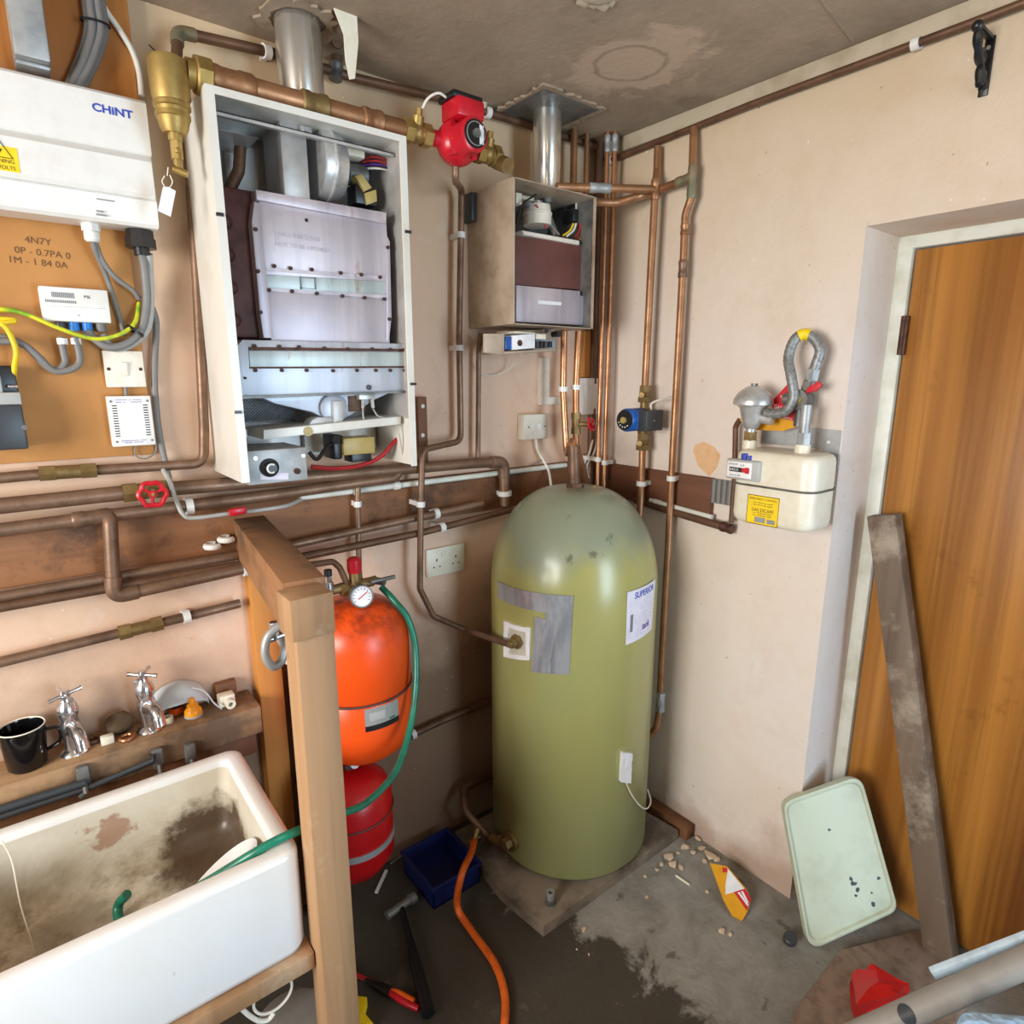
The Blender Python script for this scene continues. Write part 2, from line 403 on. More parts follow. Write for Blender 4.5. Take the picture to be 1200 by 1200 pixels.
# cylinder foam jacket
t = NT('green_foam_jacket'); n = t.noise(3, 5, .6); n2 = t.noise(12, 6, .7, (1, 1, .5)); n3 = t.noise(60, 4); x = t.xyz()
c = t.mix(t.val(n, .35, .68), S(168, 162, 94), S(156, 158, 104))
low = t.val(t.math('ADD', x[2], t.math('MULTIPLY', n, .35)), .75, .25, 0, .6); c = t.mix(low, c, S(146, 154, 108))
top = t.val(t.math('ADD', x[2], t.math('MULTIPLY', t.math('SUBTRACT', n, .5), .45)), .98, 1.09, 0, .85); c = t.mix(top, c, S(134, 142, 124))
n9 = t.noise(16, 4, .6, (1, 1, .6), off=(2, 7, 1)); c = t.mix(t.math('MULTIPLY', t.val(n9, .64, .7, 0, .75), t.val(x[2], .98, 1.04)), c, S(84, 86, 72))
t.base(c); t.set(Roughness=.3, Coat_Weight=.35, Coat_Roughness=.22); t.bump(n2, .12, .006); M['foam'] = t.m
t = NT('duct_tape'); n = t.noise(30, 4, .6, (1, 1, .3)); t.base(t.ramp(n, [(.4, S(190, 194, 200)), (.7, S(150, 154, 162))])); t.set(Roughness=.3, Metallic=.5); t.bump(n, .5, .006); M['tape'] = t.m
# orange / red vessel paint with dirt on top
def vessel(name, a, dirt, z0, z1):
    t = NT(name); n = t.noise(14, 6, .7); x = t.xyz()
    k = t.math('MULTIPLY', t.val(n, .42, .58, 0, .9), t.val(x[2], z0, z1)); t.base(t.mix(k, a, dirt)); t.set(Roughness=.35); return t.m
M['orange'] = vessel('orange_vessel_paint', S(238, 82, 20), S(150, 50, 20), .33, .43)
M['redvessel'] = vessel('red_vessel_paint', S(190, 16, 22), S(90, 14, 14), .3, .34)
# stained sink glaze
t = NT('stained_sink_glaze'); n = t.noise(5, 6, .7, dist=.5); n2 = t.noise(14, 6, .7); x = t.xyz()
def blob(cx, cy, cz, r, soft, k):
    q = [t.math('SUBTRACT', x[i], v) for i, v in enumerate((cx, cy, cz))]; d = t.math('SQRT', t.math('ADD', t.math('ADD', t.math('MULTIPLY', q[0], q[0]), t.math('MULTIPLY', q[1], q[1])), t.math('MULTIPLY', q[2], q[2])))
    return t.val(t.math('ADD', d, t.math('MULTIPLY', t.math('SUBTRACT', n2, .5), .16)), r, r-soft, 0, k)
low = t.val(x[2], .62, .50)
c = t.mix(t.math('MULTIPLY', t.val(n, .36, .6), t.math('ADD', t.math('MULTIPLY', low, .75), .25)), S(220, 214, 198), S(158, 142, 114))
c = t.mix(t.math('MULTIPLY', t.val(n2, .5, .66, 0, .7), low), c, S(120, 100, 76))
c = t.mix(blob(-1.46, -.30, .51, .12, .035, .9), c, S(70, 46, 26)); c = t.mix(blob(-1.64, -.24, .60, .035, .012, .7), c, S(150, 104, 74)); c = t.mix(blob(-1.72, -.36, .50, .1, .05, .5), c, S(96, 76, 54))
t.base(c); t.set(Roughness=.35); M['sinkin'] = t.m
t = NT('glazed_fireclay'); n = t.noise(5, 5, .6); n2 = t.noise(26, 5, .7); c = t.mix(t.val(n, .4, .7, 0, .6), S(232, 234, 236), S(226, 222, 212)); c = t.mix(t.val(n2, .68, .78, 0, .6), c, S(150, 122, 92)); t.base(c); t.set(Roughness=.14, Coat_Weight=.4); M['sink'] = t.m
# foil bag, the sky's blue light put into its base colour
t = NT('sky_tinted_foil'); v = t.n('ShaderNodeTexVoronoi'); v.inputs['Scale'].default_value = 70; t.l(t.tc.outputs['Object'], v.inputs['Vector']); t.base(S(172, 210, 244)); t.set(Roughness=.3, Metallic=.1); t.bump(v.outputs['Distance'], .8, .006); M['foil'] = t.m
t = NT('clear_plastic'); t.base(S(214, 216, 212)); t.set(Roughness=.3, Transmission_Weight=.6, IOR=1.2); M['clear'] = t.m

M['block'] = simple('grey_blockwork', S(120, 114, 106), .9, 0, S(96, 90, 82), 8)

M['hose'] = simple('corrugated_steel', S(150, 152, 152), .5, .5, S(120, 122, 122), 120)

M['ink'] = simple('faded_pen_ink', S(112, 76, 44), .7)
M['skyfoil'] = simple('sky_tinted_trim', S(206, 228, 244), .2, .1)  # white-blue base colour stands in for the sky reflected in the strip
# ================================================================== THE ROOM
XL, YR = -3.6, -3.7            # left and rear walls, behind the camera
RV_Y, RV_Z, RV_D = -0.907, 1.893, 0.20   # door reveal
bm = nb(); bx(bm, (XL-.1, YR-.1, FZ-.1), (.6, .12, FZ)); struct('floor', bm, M['floor'], label='grey concrete floor with a dark damp stain')
bm = nb(); bx(bm, (XL-.1, YR-.1, CZ), (.6, .12, CZ+.08)); ceil = struct('ceiling', bm, M['ceil'], label='dirty grey brown plaster ceiling')
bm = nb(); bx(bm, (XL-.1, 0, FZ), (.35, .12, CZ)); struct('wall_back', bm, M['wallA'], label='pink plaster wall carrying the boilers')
bm = nb()
# right wall with the door opening (single outline, extruded through its thickness)
y2 = -1.78
prism(bm, [(0, FZ), (-RV_Y, FZ), (-RV_Y, RV_Z), (-y2, RV_Z), (-y2, FZ), (-YR, FZ), (-YR, CZ), (0, CZ)], FB, -.35, 0)
struct('wall_right', bm, M['wallB'], label='pink plaster wall with the gas meter and the door')
# rear and left walls, with the openings that let the daylight in
WY0, WY1, WZ0, WZ1 = -1.95, -.65, .95, 2.05
bm = nb()
fbox(bm, FC, XL-.1, XL, YR, WY0, FZ, CZ); fbox(bm, FC, XL-.1, XL, WY1, 0, FZ, CZ); fbox(bm, FC, XL-.1, XL, WY0, WY1, FZ, WZ0); fbox(bm, FC, XL-.1, XL, WY0, WY1, WZ1, CZ)
struct('wall_left', bm, M['block'], label='grey block wall with the window, behind the camera on the left')
bm = nb()
fbox(bm, FC, XL, -.85, YR-.1, YR, FZ, CZ); fbox(bm, FC, -.03, 0, YR-.1, YR, FZ, CZ); fbox(bm, FC, -.85, -.03, YR-.1, YR, 2.05, CZ)
struct('wall_rear', bm, M['block'], label='grey block wall with the open doorway, behind the camera')
bm = nb()
bx(bm, (XL-.08, WY0, WZ0), (XL-.02, WY0+.05, WZ1)); bx(bm, (XL-.08, WY1-.05, WZ0), (XL-.02, WY1, WZ1)); bx(bm, (XL-.08, WY0, WZ0), (XL-.02, WY1, WZ0+.05)); bx(bm, (XL-.08, WY0, WZ1-.05), (XL-.02, WY1, WZ1))
struct('window_1', bm, M['whitepaint'], label='white framed window in the left wall')
# door: frame, leaf, hinges
FD = RV_D
dr = thing('door_1', 'varnished orange brown wooden door in a white frame', 'door', (FD, -1.34, FZ)); dr['kind'] = 'structure'
bm = nb()
fi = B(1069, 289, FD); fo = B(1056, 277, FD)
yi, zi = -0.942, 1.862
bx(bm, (FD, yi, FZ), (FD+.075, RV_Y+.02, RV_Z+.02), .003); bx(bm, (FD, y2-.02, FZ), (FD+.075, y2+.035, RV_Z+.02), .003); bx(bm, (FD+.001, y2-.02, zi), (FD+.075, RV_Y+.02, RV_Z+.02), .003)
obj('door_frame', bm, M['whitepaint'], dr)
bm = nb(); bx(bm, (FD+.012, y2+.038, FZ+.01), (FD+.055, yi-.004, zi-.004), .002); obj('door_leaf', bm, M['door'], dr)
for px, py in ((1057, 380), (1022, 672)):
    p = B(px, py, FD); bm = nb(); fbox(bm, FB, -yi-.006, -yi+.012, p.z-.05, p.z+.05, -FD-.010, -FD+.004, .001); cyl(bm, (FD-.004, yi-.002, p.z-.05), (FD-.004, yi-.002, p.z+.05), .005); obj('hinge', bm, M['rust'], dr)
# painted strip under the ceiling along the right wall
p = B(1000, 77, .012); 
bm = nb(); bx(bm, (-.014, -3.6, p.z), (0, 0, CZ), .003); struct('trim_1', bm, M['trim'], label='grey painted strip under the ceiling along the right wall')
# joint strip between two ceiling sheets
a, b = Z(965, 2, CZ), Z(1000, 48, CZ); d = (b-a).normalized()
bm = nb(); beam(bm, a-d*1.2, b+d*.0, (d.y, -d.x, 0), .006, .004); struct('trim_2', bm, M['ceil'], label='thin joint between two ceiling sheets')

# ---- daylight
w = bpy.data.worlds.new('sky'); SC.world = w; w.use_nodes = True
bg = w.node_tree.nodes['Background']; bg.inputs[0].default_value = (.75, .87, 1, 1); bg.inputs[1].default_value = 1.0
def area(name, loc, tgt, sx, sy, power, col):
    l = bpy.data.lights.new(name, 'AREA'); l.shape = 'RECTANGLE'; l.size = sx; l.size_y = sy; l.energy = power; l.color = col
    o = bpy.data.objects.new(name, l); COL.objects.link(o); o.location = loc
    o.rotation_euler = (V(tgt)-V(loc)).to_track_quat('-Z', 'Y').to_euler(); return o
area('window_daylight', (XL+.01, -1.3, 1.5), (0, -1.3, 1.25), 1.2, 1.0, 84, (1, .97, .92))
area('doorway_daylight', (-.44, YR+.01, 1.1), (-.44, 0, 1.1), .78, 1.8, 56, (.60, .81, 1.0))
# the garage's ceiling lamp, behind the camera
l = bpy.data.lights.new('ceiling_bulb', 'POINT'); l.energy = 4; l.color = (1, .76, .5); l.shadow_soft_size = .08
o = bpy.data.objects.new('ceiling_bulb', l); COL.objects.link(o); o.location = (-1.9, -2.0, 2.12)
# ================================================================== HOT WATER CYLINDER
TX, TY, TR, PZ = -.356, -.287, .262, -.002
bm = nb()
P4 = [Z(592, 1022, PZ), Z(637, 1085, PZ), Z(795, 972, PZ)]
P4[0] = V((-.70, -.36, PZ)); 
cen = V((TX, TY, PZ))
c1, c2 = P4[1], P4[2]; e = (c2-c1); nrm = V((-e.y, e.x, 0)).normalized(); e.normalize()
q = [c1, c1+e*.655, c1+e*.655+nrm*.5, c1+nrm*.5]
# chipboard slab, square to the walls at the back
sl = [(c1.x, c1.y), (c2.x, c2.y), (-.12, -.06), (-.68, -.06), (-.705, -.36)]
prism(bm, sl, FC, FZ, PZ, .004)
tag(obj('chipboard_base', bm, M['plinth']), 'dusty chipboard slab under the green hot water cylinder', 'board')
p = Z(645, 1060, PZ)
nut = thing('pipe_stub', 'short grey threaded stub standing on the slab corner before the green cylinder', 'pipe fitting', p)
bm = nb(); lathe(bm, [(.012, .0), (.012, .045), (.008, .045), (.008, .02), (0, .02)], p, (0,0,1), 14, caps=True); obj('stub', bm, M['galv'], nut)
bm = nb(); lathe(bm, [(.017, .006), (.017, .022)], p, (0,0,1), 6); obj('hex_nut', bm, M['steel_d'], nut)
tank = thing('hot_water_cylinder', 'tall green foam covered hot water cylinder on the chipboard slab in the corner', 'water tank', (TX, TY, PZ))
bm = nb(); H = 1.205-PZ
prof = [(0, 0), (.2, 0), (.243, .006), (TR, .03), (TR, .9)]
for k in range(1, 15):
    a = math.radians(90*k/14*.93); prof.append((TR-.0-(TR-.055)*(1-math.cos(a))**.97, .9+(H-.9)*math.sin(a)**.92))
prof += [(.035, H), (0, H)]
lathe(bm, prof, (TX, TY, PZ), (0,0,1), 64); obj('foam_jacket', bm, M['foam'], tank, origin=(TX, TY, PZ), ang=60)
def on_tank(px, py, r=TR):
    d = sight(px, py); o = CAM-V((TX, TY, 0)); a = d.x**2+d.y**2; b = 2*(o.x*d.x+o.y*d.y); c = o.x**2+o.y**2-r*r
    t = (-b-math.sqrt(max(0, b*b-4*a*c)))/(2*a); p = CAM+d*t; a_ = math.atan2(p.y-TY, p.x-TX); return (a_-2*math.pi if a_ > 0 else a_), p.z
def wrap(bm, quad, r, n=10, m=6, th=.0012, wob=0.0):
    """a thin sheet stuck round the cylinder; quad = photo corners tl, tr, br, bl"""
    C4 = [on_tank(*q) for q in quad]; g = {}
    for lay in (0, 1):
        for i in range(n+1):
            for j in range(m+1):
                s, t = i/n, j/m
                a = (C4[0][0]*(1-s)+C4[1][0]*s)*(1-t)+(C4[3][0]*(1-s)+C4[2][0]*s)*t
                z = (C4[0][1]*(1-s)+C4[1][1]*s)*(1-t)+(C4[3][1]*(1-s)+C4[2][1]*s)*t
                rr = r+(th+random.uniform(0, wob) if lay else 0)
                g[lay, i, j] = bm.verts.new((TX+rr*math.cos(a), TY+rr*math.sin(a), z))
    for lay in (0, 1):
        for i in range(n):
            for j in range(m):
                f = (g[lay,i,j], g[lay,i+1,j], g[lay,i+1,j+1], g[lay,i,j+1]); bm.faces.new(f if lay == 0 else f[::-1])
    for i in range(n):
        bm.faces.new((g[0,i,0], g[1,i,0], g[1,i+1,0], g[0,i+1,0])); bm.faces.new((g[0,i,m], g[0,i+1,m], g[1,i+1,m], g[1,i,m]))
    for j in range(m):
        bm.faces.new((g[0,0,j], g[0,0,j+1], g[1,0,j+1], g[1,0,j])); bm.faces.new((g[0,n,j], g[1,n,j], g[1,n,j+1], g[0,n,j+1]))
    bmesh.ops.recalc_face_normals(bm, faces=bm.faces)
for quad in ([(585, 681), (672, 698), (670, 720), (584, 700)], [(646, 697), (672, 698), (667, 790), (623, 786)], [(627, 722), (650, 728), (645, 789), (623, 787)]):
    bm = nb(); wrap(bm, quad, TR+.0005, 10, 8, .0015, .0008); obj('duct_tape', bm, M['tape'], tank)
# square hole with foam edge, thermostat boss
for qd in ([(592, 727), (622, 735), (622, 742), (592, 733)], [(592, 764), (622, 768), (622, 773), (592, 769)], [(591, 727), (597, 729), (597, 769), (591, 768)], [(617, 734), (622, 735), (622, 773), (617, 772)]):
    pass
bm = nb()
for qd in ([(592, 727), (622, 736), (621, 741), (593, 733)], [(593, 764), (621, 768), (621, 773), (592, 769)], [(592, 727), (597, 729), (597, 769), (592, 769)], [(617, 734), (622, 735), (621, 773), (617, 772)]):
    wrap(bm, qd, TR-.004, 4, 4, .009, .002)
obj('cut_window_rim', bm, M['paper'], tank, label='white square rim of foam round the cut out opening')
bm = nb(); wrap(bm, [(596, 732), (618, 738), (618, 769), (596, 765)], TR-.003, 6, 4, .004, .001); obj('opening_panel', bm, M['mouldgrey'], tank)
a, z = on_tank(607, 751); d = V((math.cos(a), math.sin(a), 0)); p = V((TX, TY, z))+d*TR
bm = nb(); cyl(bm, p, p+d*.014, .022, seg=6); cyl(bm, p+d*.01, p+d*.03, .014); cyl(bm, p+d*.02, p+d*.04, .010, seg=6); obj('brass_boss', bm, M['brass_d'], tank)
a0, z0 = on_tank(600, 757)
BOSS = p+d*.035
# label
LQ = [(735, 694), (767.5, 678), (763, 737), (733, 756)]
bm = nb(); wrap(bm, LQ, TR+.0006, 10, 4, .0008); lab = obj('paper_label', bm, M['lilacpaper'], tank)
def lab_pt(s, t, rr):
    C4 = [on_tank(*q) for q in LQ]
    a = (C4[0][0]*(1-s)+C4[1][0]*s)*(1-t)+(C4[3][0]*(1-s)+C4[2][0]*s)*t; z = (C4[0][1]*(1-s)+C4[1][1]*s)*(1-t)+(C4[3][1]*(1-s)+C4[2][1]*s)*t
    return V((TX+rr*math.cos(a), TY+rr*math.sin(a), z))
class LF:   # bends lettering onto the label
    def p(s, u, v, n): return lab_pt(u, v, TR+.0016+n)
for word, s0, t0, sz, mt in (('SUPERIOR', .2, .17, .2, 'printblue'), ('tank', .5, .84, .22, 'printpurple')):
    bm = nb(); text(bm, word, 1.0, Fr((0,0,0), (1,0,0), (0,1,0), (0,0,1)), 0, 0, 0, .002, bold=.02)
    for v in bm.verts: v.co = lab_pt(s0+v.co.x*sz*.78, t0-v.co.y*sz*.82, TR+.0016+v.co.z*.1)
    obj('lettering', bm, M[mt], lab)
bm = nb()
for k, (s0, s1, t0, t1) in enumerate([(.1, .95, .27, .275), (.1, .8, .37, .375), (.1, .8, .41, .415), (.25, .95, .5, .505), (.25, .95, .56, .565), (.25, .95, .62, .625), (.3, .9, .68, .685), (.1, .9, .9, .905), (.1, .18, .45, .78)]):
    q = [lab_pt(s, t, TR+.0018) for s, t in ((s0, t0), ((s0+s1)/2, t0), (s1, t0), (s1, t1), ((s0+s1)/2, t1), (s0, t1))]
    vv = [bm.verts.new(x) for x in q]; bm.faces.new((vv[0], vv[1], vv[4], vv[5])); bm.faces.new((vv[1], vv[2], vv[3], vv[4]))
obj('printed_lines', bm, M['print'], lab)
# white sensor taped low down, with a wire loop
bm = nb(); wrap(bm, [(727, 880), (738, 881), (736, 916), (725, 914)], TR, 6, 6, .010, .003); sen = obj('sensor', bm, M['paper'], tank, label='white taped sensor with a loop of white wire')
def tp(px, py, r): a, z = on_tank(px, py, TR); return V((TX+r*math.cos(a), TY+r*math.sin(a), z))
bm = nb(); tube(bm, spline([tp(731, 914, TR+.006), tp(738, 930, TR+.008), tp(747, 943, TR+.01), tp(754, 946, TR+.012), tp(757.5, 938, TR+.014), tp(757.5, 925, TR+.004)], 8), .0022, 8); obj('wire', bm, M['whitewire'], sen)
# bottom drain boss recess
a, z = on_tank(600, 985); d = V((math.cos(a), math.sin(a), 0)); p = V((TX, TY, z))+d*TR; DRAIN = p
bm = nb(); cyl(bm, p-d*.02, p+d*.012, .03); cyl(bm, p+d*.01, p+d*.035, .019, seg=6); obj('drain_boss', bm, M['brass_d'], tank)
TOP = V((TX, TY, 1.205))
# ================================================================== PIPES
NW = {'A': V((0,-1,0)), 'B': V((-1,0,0))}
def seg_pt(pts, i, t): return V(pts[i]).lerp(V(pts[i+1]), t), (V(pts[i+1])-V(pts[i])).normalized()
def mk_clip(par, p, d, r, wall, mat='white'):
    n = NW[wall]; off = -p.y if wall == 'A' else -p.x
    onb = 1.095 < p.z < 1.245 and (wall == 'A' or p.y > -.54)
    if onb: off -= .022
    bm = nb(); cyl(bm, p-d*.008, p+d*.008, r*1.42, seg=16)
    s = d.cross(n).normalized(); L = max(.004, off-r*1.1)
    if off < .12: beam(bm, p-n*r, p-n*(L+r), s, r*1.6, .014)
    obj('pipe_clip', bm, M[mat], par)
def mk_sleeve(par, p, d, r, L, mat, hexed=False, name='coupling'):
    bm = nb()
    if hexed:
        cyl(bm, p-d*L/2, p-d*L*.22, r*1.5, seg=6); cyl(bm, p+d*L*.22, p+d*L/2, r*1.5, seg=6); cyl(bm, p-d*L*.3, p+d*L*.3, r*1.28)
    else:
        lathe(bm, [(r*1.05, 0), (r*1.22, L*.06), (r*1.22, L*.3), (r*1.12, L*.36), (r*1.12, L*.64), (r*1.22, L*.7), (r*1.22, L*.94), (r*1.05, L)], p-d*L/2, d, 16)
    obj(name, bm, M[mat], par)
def pipe(label, pts, r, mat='copper', bend=.03, elbows=(), coup=(), clips=(), wall='A', name='copper_pipe', cat='pipe', emat=None, smooth=False, seg=14, group=None, ext=0):
    pts = [V(p) for p in pts]; bm = nb()
    if ext: pts[0] = pts[0]+(pts[0]-pts[1]).normalized()*ext
    path = spline(pts, 8) if smooth else fillet(pts, bend, 7)
    tube(bm, path, r, seg); o = tag(obj(name, bm, M[mat]), label, cat, group)
    for i in elbows:
        a = (pts[i-1]-pts[i]).normalized(); b = (pts[i+1]-pts[i]).normalized(); L = r*3.2
        bm = nb(); tube(bm, fillet([pts[i]+a*L, pts[i], pts[i]+b*L], min(bend, r*2.2), 7), r*1.2, seg); obj('elbow', bm, M[emat or mat], o)
    for c in coup:
        p, d = seg_pt(pts, c[0], c[1]); mk_sleeve(o, p, d, r, c[2], c[3], *(c[4:]))
    for c in clips:
        p, d = seg_pt(pts, c[0], c[1]); mk_clip(o, p, d, r, c[2] if len(c) > 2 else wall)
    return o
R15, R22, R28 = .0078, .0112, .0142

# --- under the ceiling
o1 = .032
pA = [A(207, 72, .1), A(208, 37, .06), A(315, 61, o1), A(418, 92, o1), A(520, 116, o1), A(618, 146, o1), V((-.05, -.034, A(690, 170, .03).z))]
pipe('brown pipe with green elbow running under the ceiling along the left wall above the boilers', pA, .011, 'copper_b', .03, elbows=(1,), clips=[(1, .97), (4, .5)], emat='verdigris')
pipe('dirty stub pipe dropping from the ceiling behind the plaster strip by the large flue', [Z(396, 48, 2.3)+V((0, 0, 0)), A(396, 62, .035)+V((0,0,.02)), A(393, 92, .035)], .014, 'copper_b', .01, coup=[(1, .8, .04, 'steel_d')])
z0 = 2.205
pB = [V((-.02, -.03, B(722, 186, .02).z)), B(880, 122.6, .02), B(1136, 28, .02), B(1230, -8, .02)]
pipe('long brown pipe along the top of the right wall under the painted strip', pB, .009, 'copper_b', .03, clips=[(0, .08, 'B'), (1, .8, 'B')], wall='B')
# --- big copper header above the left boiler
HO = .205
h0, h1 = A(236, 91, HO), A(497, 161, HO)
hz = (h0.z+h1.z)/2+.004; h0.z = h1.z = hz
pipe('thick copper header pipe between the brass air separator and the red pump', [h0, h1], .0215, 'copper_o', 0, coup=[(0, .10, .10, 'copper_o'), (0, .45, .06, 'brass_d'), (0, .72, .05, 'copper_o')])
# --- pump drop pipe, to the cylinder
PCX = A(558, 156, .295).x
q3 = [V((PCX, -HO, hz-.03)), V((PCX, -HO+.004, hz-.085)), A(541, 222, .05), A(538, 395, .045), A(540, 517, .045), A(495, 527, .079), A(493, 600, .079), A(492, 690, .079), A(508, 722, .079), A(545, 738, .08), BOSS]
z = pipe('copper pipe dropping from the red pump and curving across to the green cylinder', q3, R15+.0015, 'copper_d', .03, clips=[(2, .3), (3, .1), (6, -.1)])
pipe('tarnished copper pipe dropping below the left corner of the small boiler', [A(563, 392, .06), A(561, 412, .04), A(560, 545, .04)], R15, 'copper_d', .02)
# --- horizontal runs
q5 = [A(-20, 595, .05), A(160, 576, .05), A(320, 563, .05), A(480, 549, .05), A(552, 543, .05), A(590, 541, .05), A(592, 592, .05)]
P6 = pipe('thick brown pipe with a red wheel valve running under the large boiler', q5, .0165, 'copper_d', .03, elbows=(5,), clips=[(5, .72)], ext=.45)
def wheel(par, c, n, R, mat='red'):
    x, y, n = basis(n); bm = nb(); pts = []
    for k in range(48):
        a = 2*math.pi*k/48; rr = R*(1+.07*math.cos(6*a)); pts.append(c+x*rr*math.cos(a)+y*rr*math.sin(a))
    tube(bm, pts, R*.2, 8, closed=True)
    for k in range(3):
        a = 2*math.pi*k/3+.4; d = x*math.cos(a)+y*math.sin(a); tube(bm, [c-n*.004, c+d*R*.95], R*.13, 8)
    cyl(bm, c-n*.012, c+n*.006, R*.32, seg=14); h = obj('handwheel', bm, M[mat], par, label='red handwheel')
    bm = nb(); cyl(bm, c+n*.005, c+n*.012, R*.15, seg=6); obj('wheel_nut', bm, M['brass'], h)
c = A(174, 575, .05); d = (A(200, 572, .05)-A(150, 577, .05)).normalized()
mk_sleeve(P6, c, d, .0145, .10, 'brass_d', True, 'valve_body')
bm = nb(); cyl(bm, c, c+V((0,-.05,0)), .011); obj('valve_stem', bm, M['brass_d'], P6)
wheel(P6, c+V((0,-.055,0)), V((-.1,-1,.1)), .0255)
q7 = [A(-20, 624, .05), A(128, 604, .05), A(219, 593, .05), A(320, 580, .05), A(404, 568, .05), A(462, 560, .05), A(474, 545, .045)]
P7 = pipe('brown pipe with a tee running just above the timber backboard', q7, .0145, 'copper_d', .02, clips=[(2, .02)], coup=[(0, .95, .07, 'copper_d')], ext=.45)
q9 = [A(128, 603, .05), A(129, 612, .07), A(133.5, 699, .07), A(290, 665, .07)]
pipe('brown pipe dropping from the tee and turning right below the backboard', q9, .0145, 'copper_d', .022, elbows=(2,), clips=[(2, .985)])
q10 = [A(-20, 703, .05), A(277, 651, .05), A(340, 639, .05), A(450, 615, .05), A(565, 590, .05)]
pipe('upper of two parallel brown pipes crossing the backboard below the tee', q10, .0115, 'copper_d', .02, clips=[(3, .5)], ext=.45)
q11 = [A(-20, 715, .055), A(288, 658, .055), A(352, 656, .055), A(495, 625, .055), A(605, 593, .055)]
q11 = [A(-20, 715, .06), A(288, 661, .06), A(352, 653, .06), A(495, 624, .06), A(600, 597, .06)]
pipe('lower of two parallel brown pipes ending behind the green cylinder dome', q11, R15+.003, 'copper_b', .02, clips=[(3, .2)], ext=.45)
q12 = [A(-20, 781, .035), A(160, 737, .035), A(281, 707, .035)]
pipe('lowest brown pipe on the left wall, just above the sink taps', q12, .0115, 'copper_d', .02, coup=[(1, .04, .09, 'brass_d', True)], clips=[(1, .46)], ext=.45)
q2 = [A(-20, 562, .03), A(80, 553, .03), A(239, 543, .03), A(239, 500, .03), A(231, 330, .03), A(222, 195, .03), A(217, 110, .03), A(212, 92, .06)]
pipe('brown pipe rising beside the large boiler from a brass coupling up to the air separator', q2, R22, 'copper_d', .03, coup=[(1, 0.0, .10, 'brass_d', True)], ext=.45)
# white pipe along the top of the backboard and the thin drain line with a red lever
q = [A(352, 583, .03), A(490, 566, .03), A(580, 555, .03), A(663, 545, .03)]
pipe('white painted pipe lying along the top edge of the backboard', q, .0085, 'whitepaint', .02, clips=[(0, .8), (0, .45)], name='white_pipe')
q = [A(188, 545, .02), A(198, 563, .07), A(203, 577, .08), A(208, 590, .07), A(214, 602, .075), A(226, 607, .075), A(268, 602, .075), A(330, 594, .072), A(352, 586, .04)]
L = pipe('thin grey line with a red lever at the top of the timber beam', q, .005, 'grey2', .02, smooth=True, name='thin_pipe')
c = A(277, 599, .08); bm = nb(); beam(bm, c+V((-.02, -.012, 0)), c+V((.02, -.012, .003)), (0,0,1), .018, .012, .004); obj('lever', bm, M['red'], L, label='red lever')
# --- feed to the orange vessel
q = [A(420, 555, .05), A(419, 588, .05), A(421, 672, .05), A(424, 692, .10), A(432, 700, .16)]
VP = pipe('brown pipe dropping behind the timber beam to the orange vessel valve group', q, .008, 'copper_d', .03, clips=[(1, .03)])
q = [A(350, 664, .20), A(390, 658, .18), A(398, 665, .18), A(408, 687, .18)]
pipe('short brown pipe bending down from behind the timber beam to the red capped valve', q, .008, 'copper_b', .02)
# --- low pipes
q = [V((-1.15, -.03, A(451, 876, .03).z-.09)), A(451, 876, .03), A(515, 846, .03), A(574, 821, .03), V((-.55, -.03, A(600, 808, .03).z))]
pipe('dark pipe low on the left wall passing behind the orange vessel', q, .011, 'copper_b', .02, coup=[(2, .6, .03, 'copper_b')], clips=[(1, .5)])
dr0 = DRAIN
q = [V((-.50, -.06, .24)), V((-.72, -.06, .21)), V((-.745, -.09, .20)), V((-.70, -.235, .115)), dr0+V((-.05, -.005, .01)), dr0]
q = [A(600, 896, .05), A(543, 922, .05), A(545, 950, .12), A(572, 980, .2), dr0+V((-.02, 0, .004)), dr0]
q[0].x = -.5
pipe('dark elbowed pipe feeding the foot of the green cylinder', q, R22+.001, 'copper_b', .035, elbows=(1,), coup=[(3, .5, .05, 'brass_d', True)])
c = A(562, 988, .16)
# --- pipes round the small boiler
PT = TOP
q = [A(663, 385, .13), A(663, 460, .12), A(664, 535, .13), V((TX-.012, -.22, 1.36)), ]
zt = A(664, 530, .13)
pipe('left copper pipe under the small boiler running down to the cylinder top', [A(661, 388, .12), A(660, 458, .12), A(664, 535, .14), TOP+V((0, .02, .15)), TOP+V((0,0,-.01))], R22, 'copper', .03, clips=[(0, .97)], coup=[])
bm = nb(); cyl(bm, TOP+V((0,.003,-.012)), TOP+V((0,.012,.125)), .019); cyl(bm, TOP+V((0,0,-.012)), TOP+V((0,0.001,.012)), .028, seg=6)
obj('copper_riser', bm, M['copper_b'], tank)
V2 = pipe('right copper pipe under the small boiler with a red wheel valve', [A(678, 388, .12), A(675, 456, .12), A(675, 520, .12), A(684, 552, .10), A(690, 580, .07)], R22, 'copper', .04, clips=[(0, .97)], coup=[(1, .62, .07, 'brass_d', True)])
c = A(675, 497, .12); bm = nb(); cyl(bm, c, c+V((.03,-.035,0)), .008); obj('valve_stem', bm, M['brass_d'], V2); wheel(V2, c+V((.034,-.04,0)), V((.3,-1,.25)), .02)
# pipes rising to the ceiling behind the small boiler
pipe('first copper pipe right of the small flue, running up into the ceiling', [V((-.175, -.06, 2.06)), V((-.175, -.06, CZ))], R22, 'copper_o', 0)
pipe('second copper pipe right of the small flue, running up into the ceiling', [V((-.118, -.06, 2.0)), V((-.118, -.06, CZ))], R15, 'copper_o', 0)
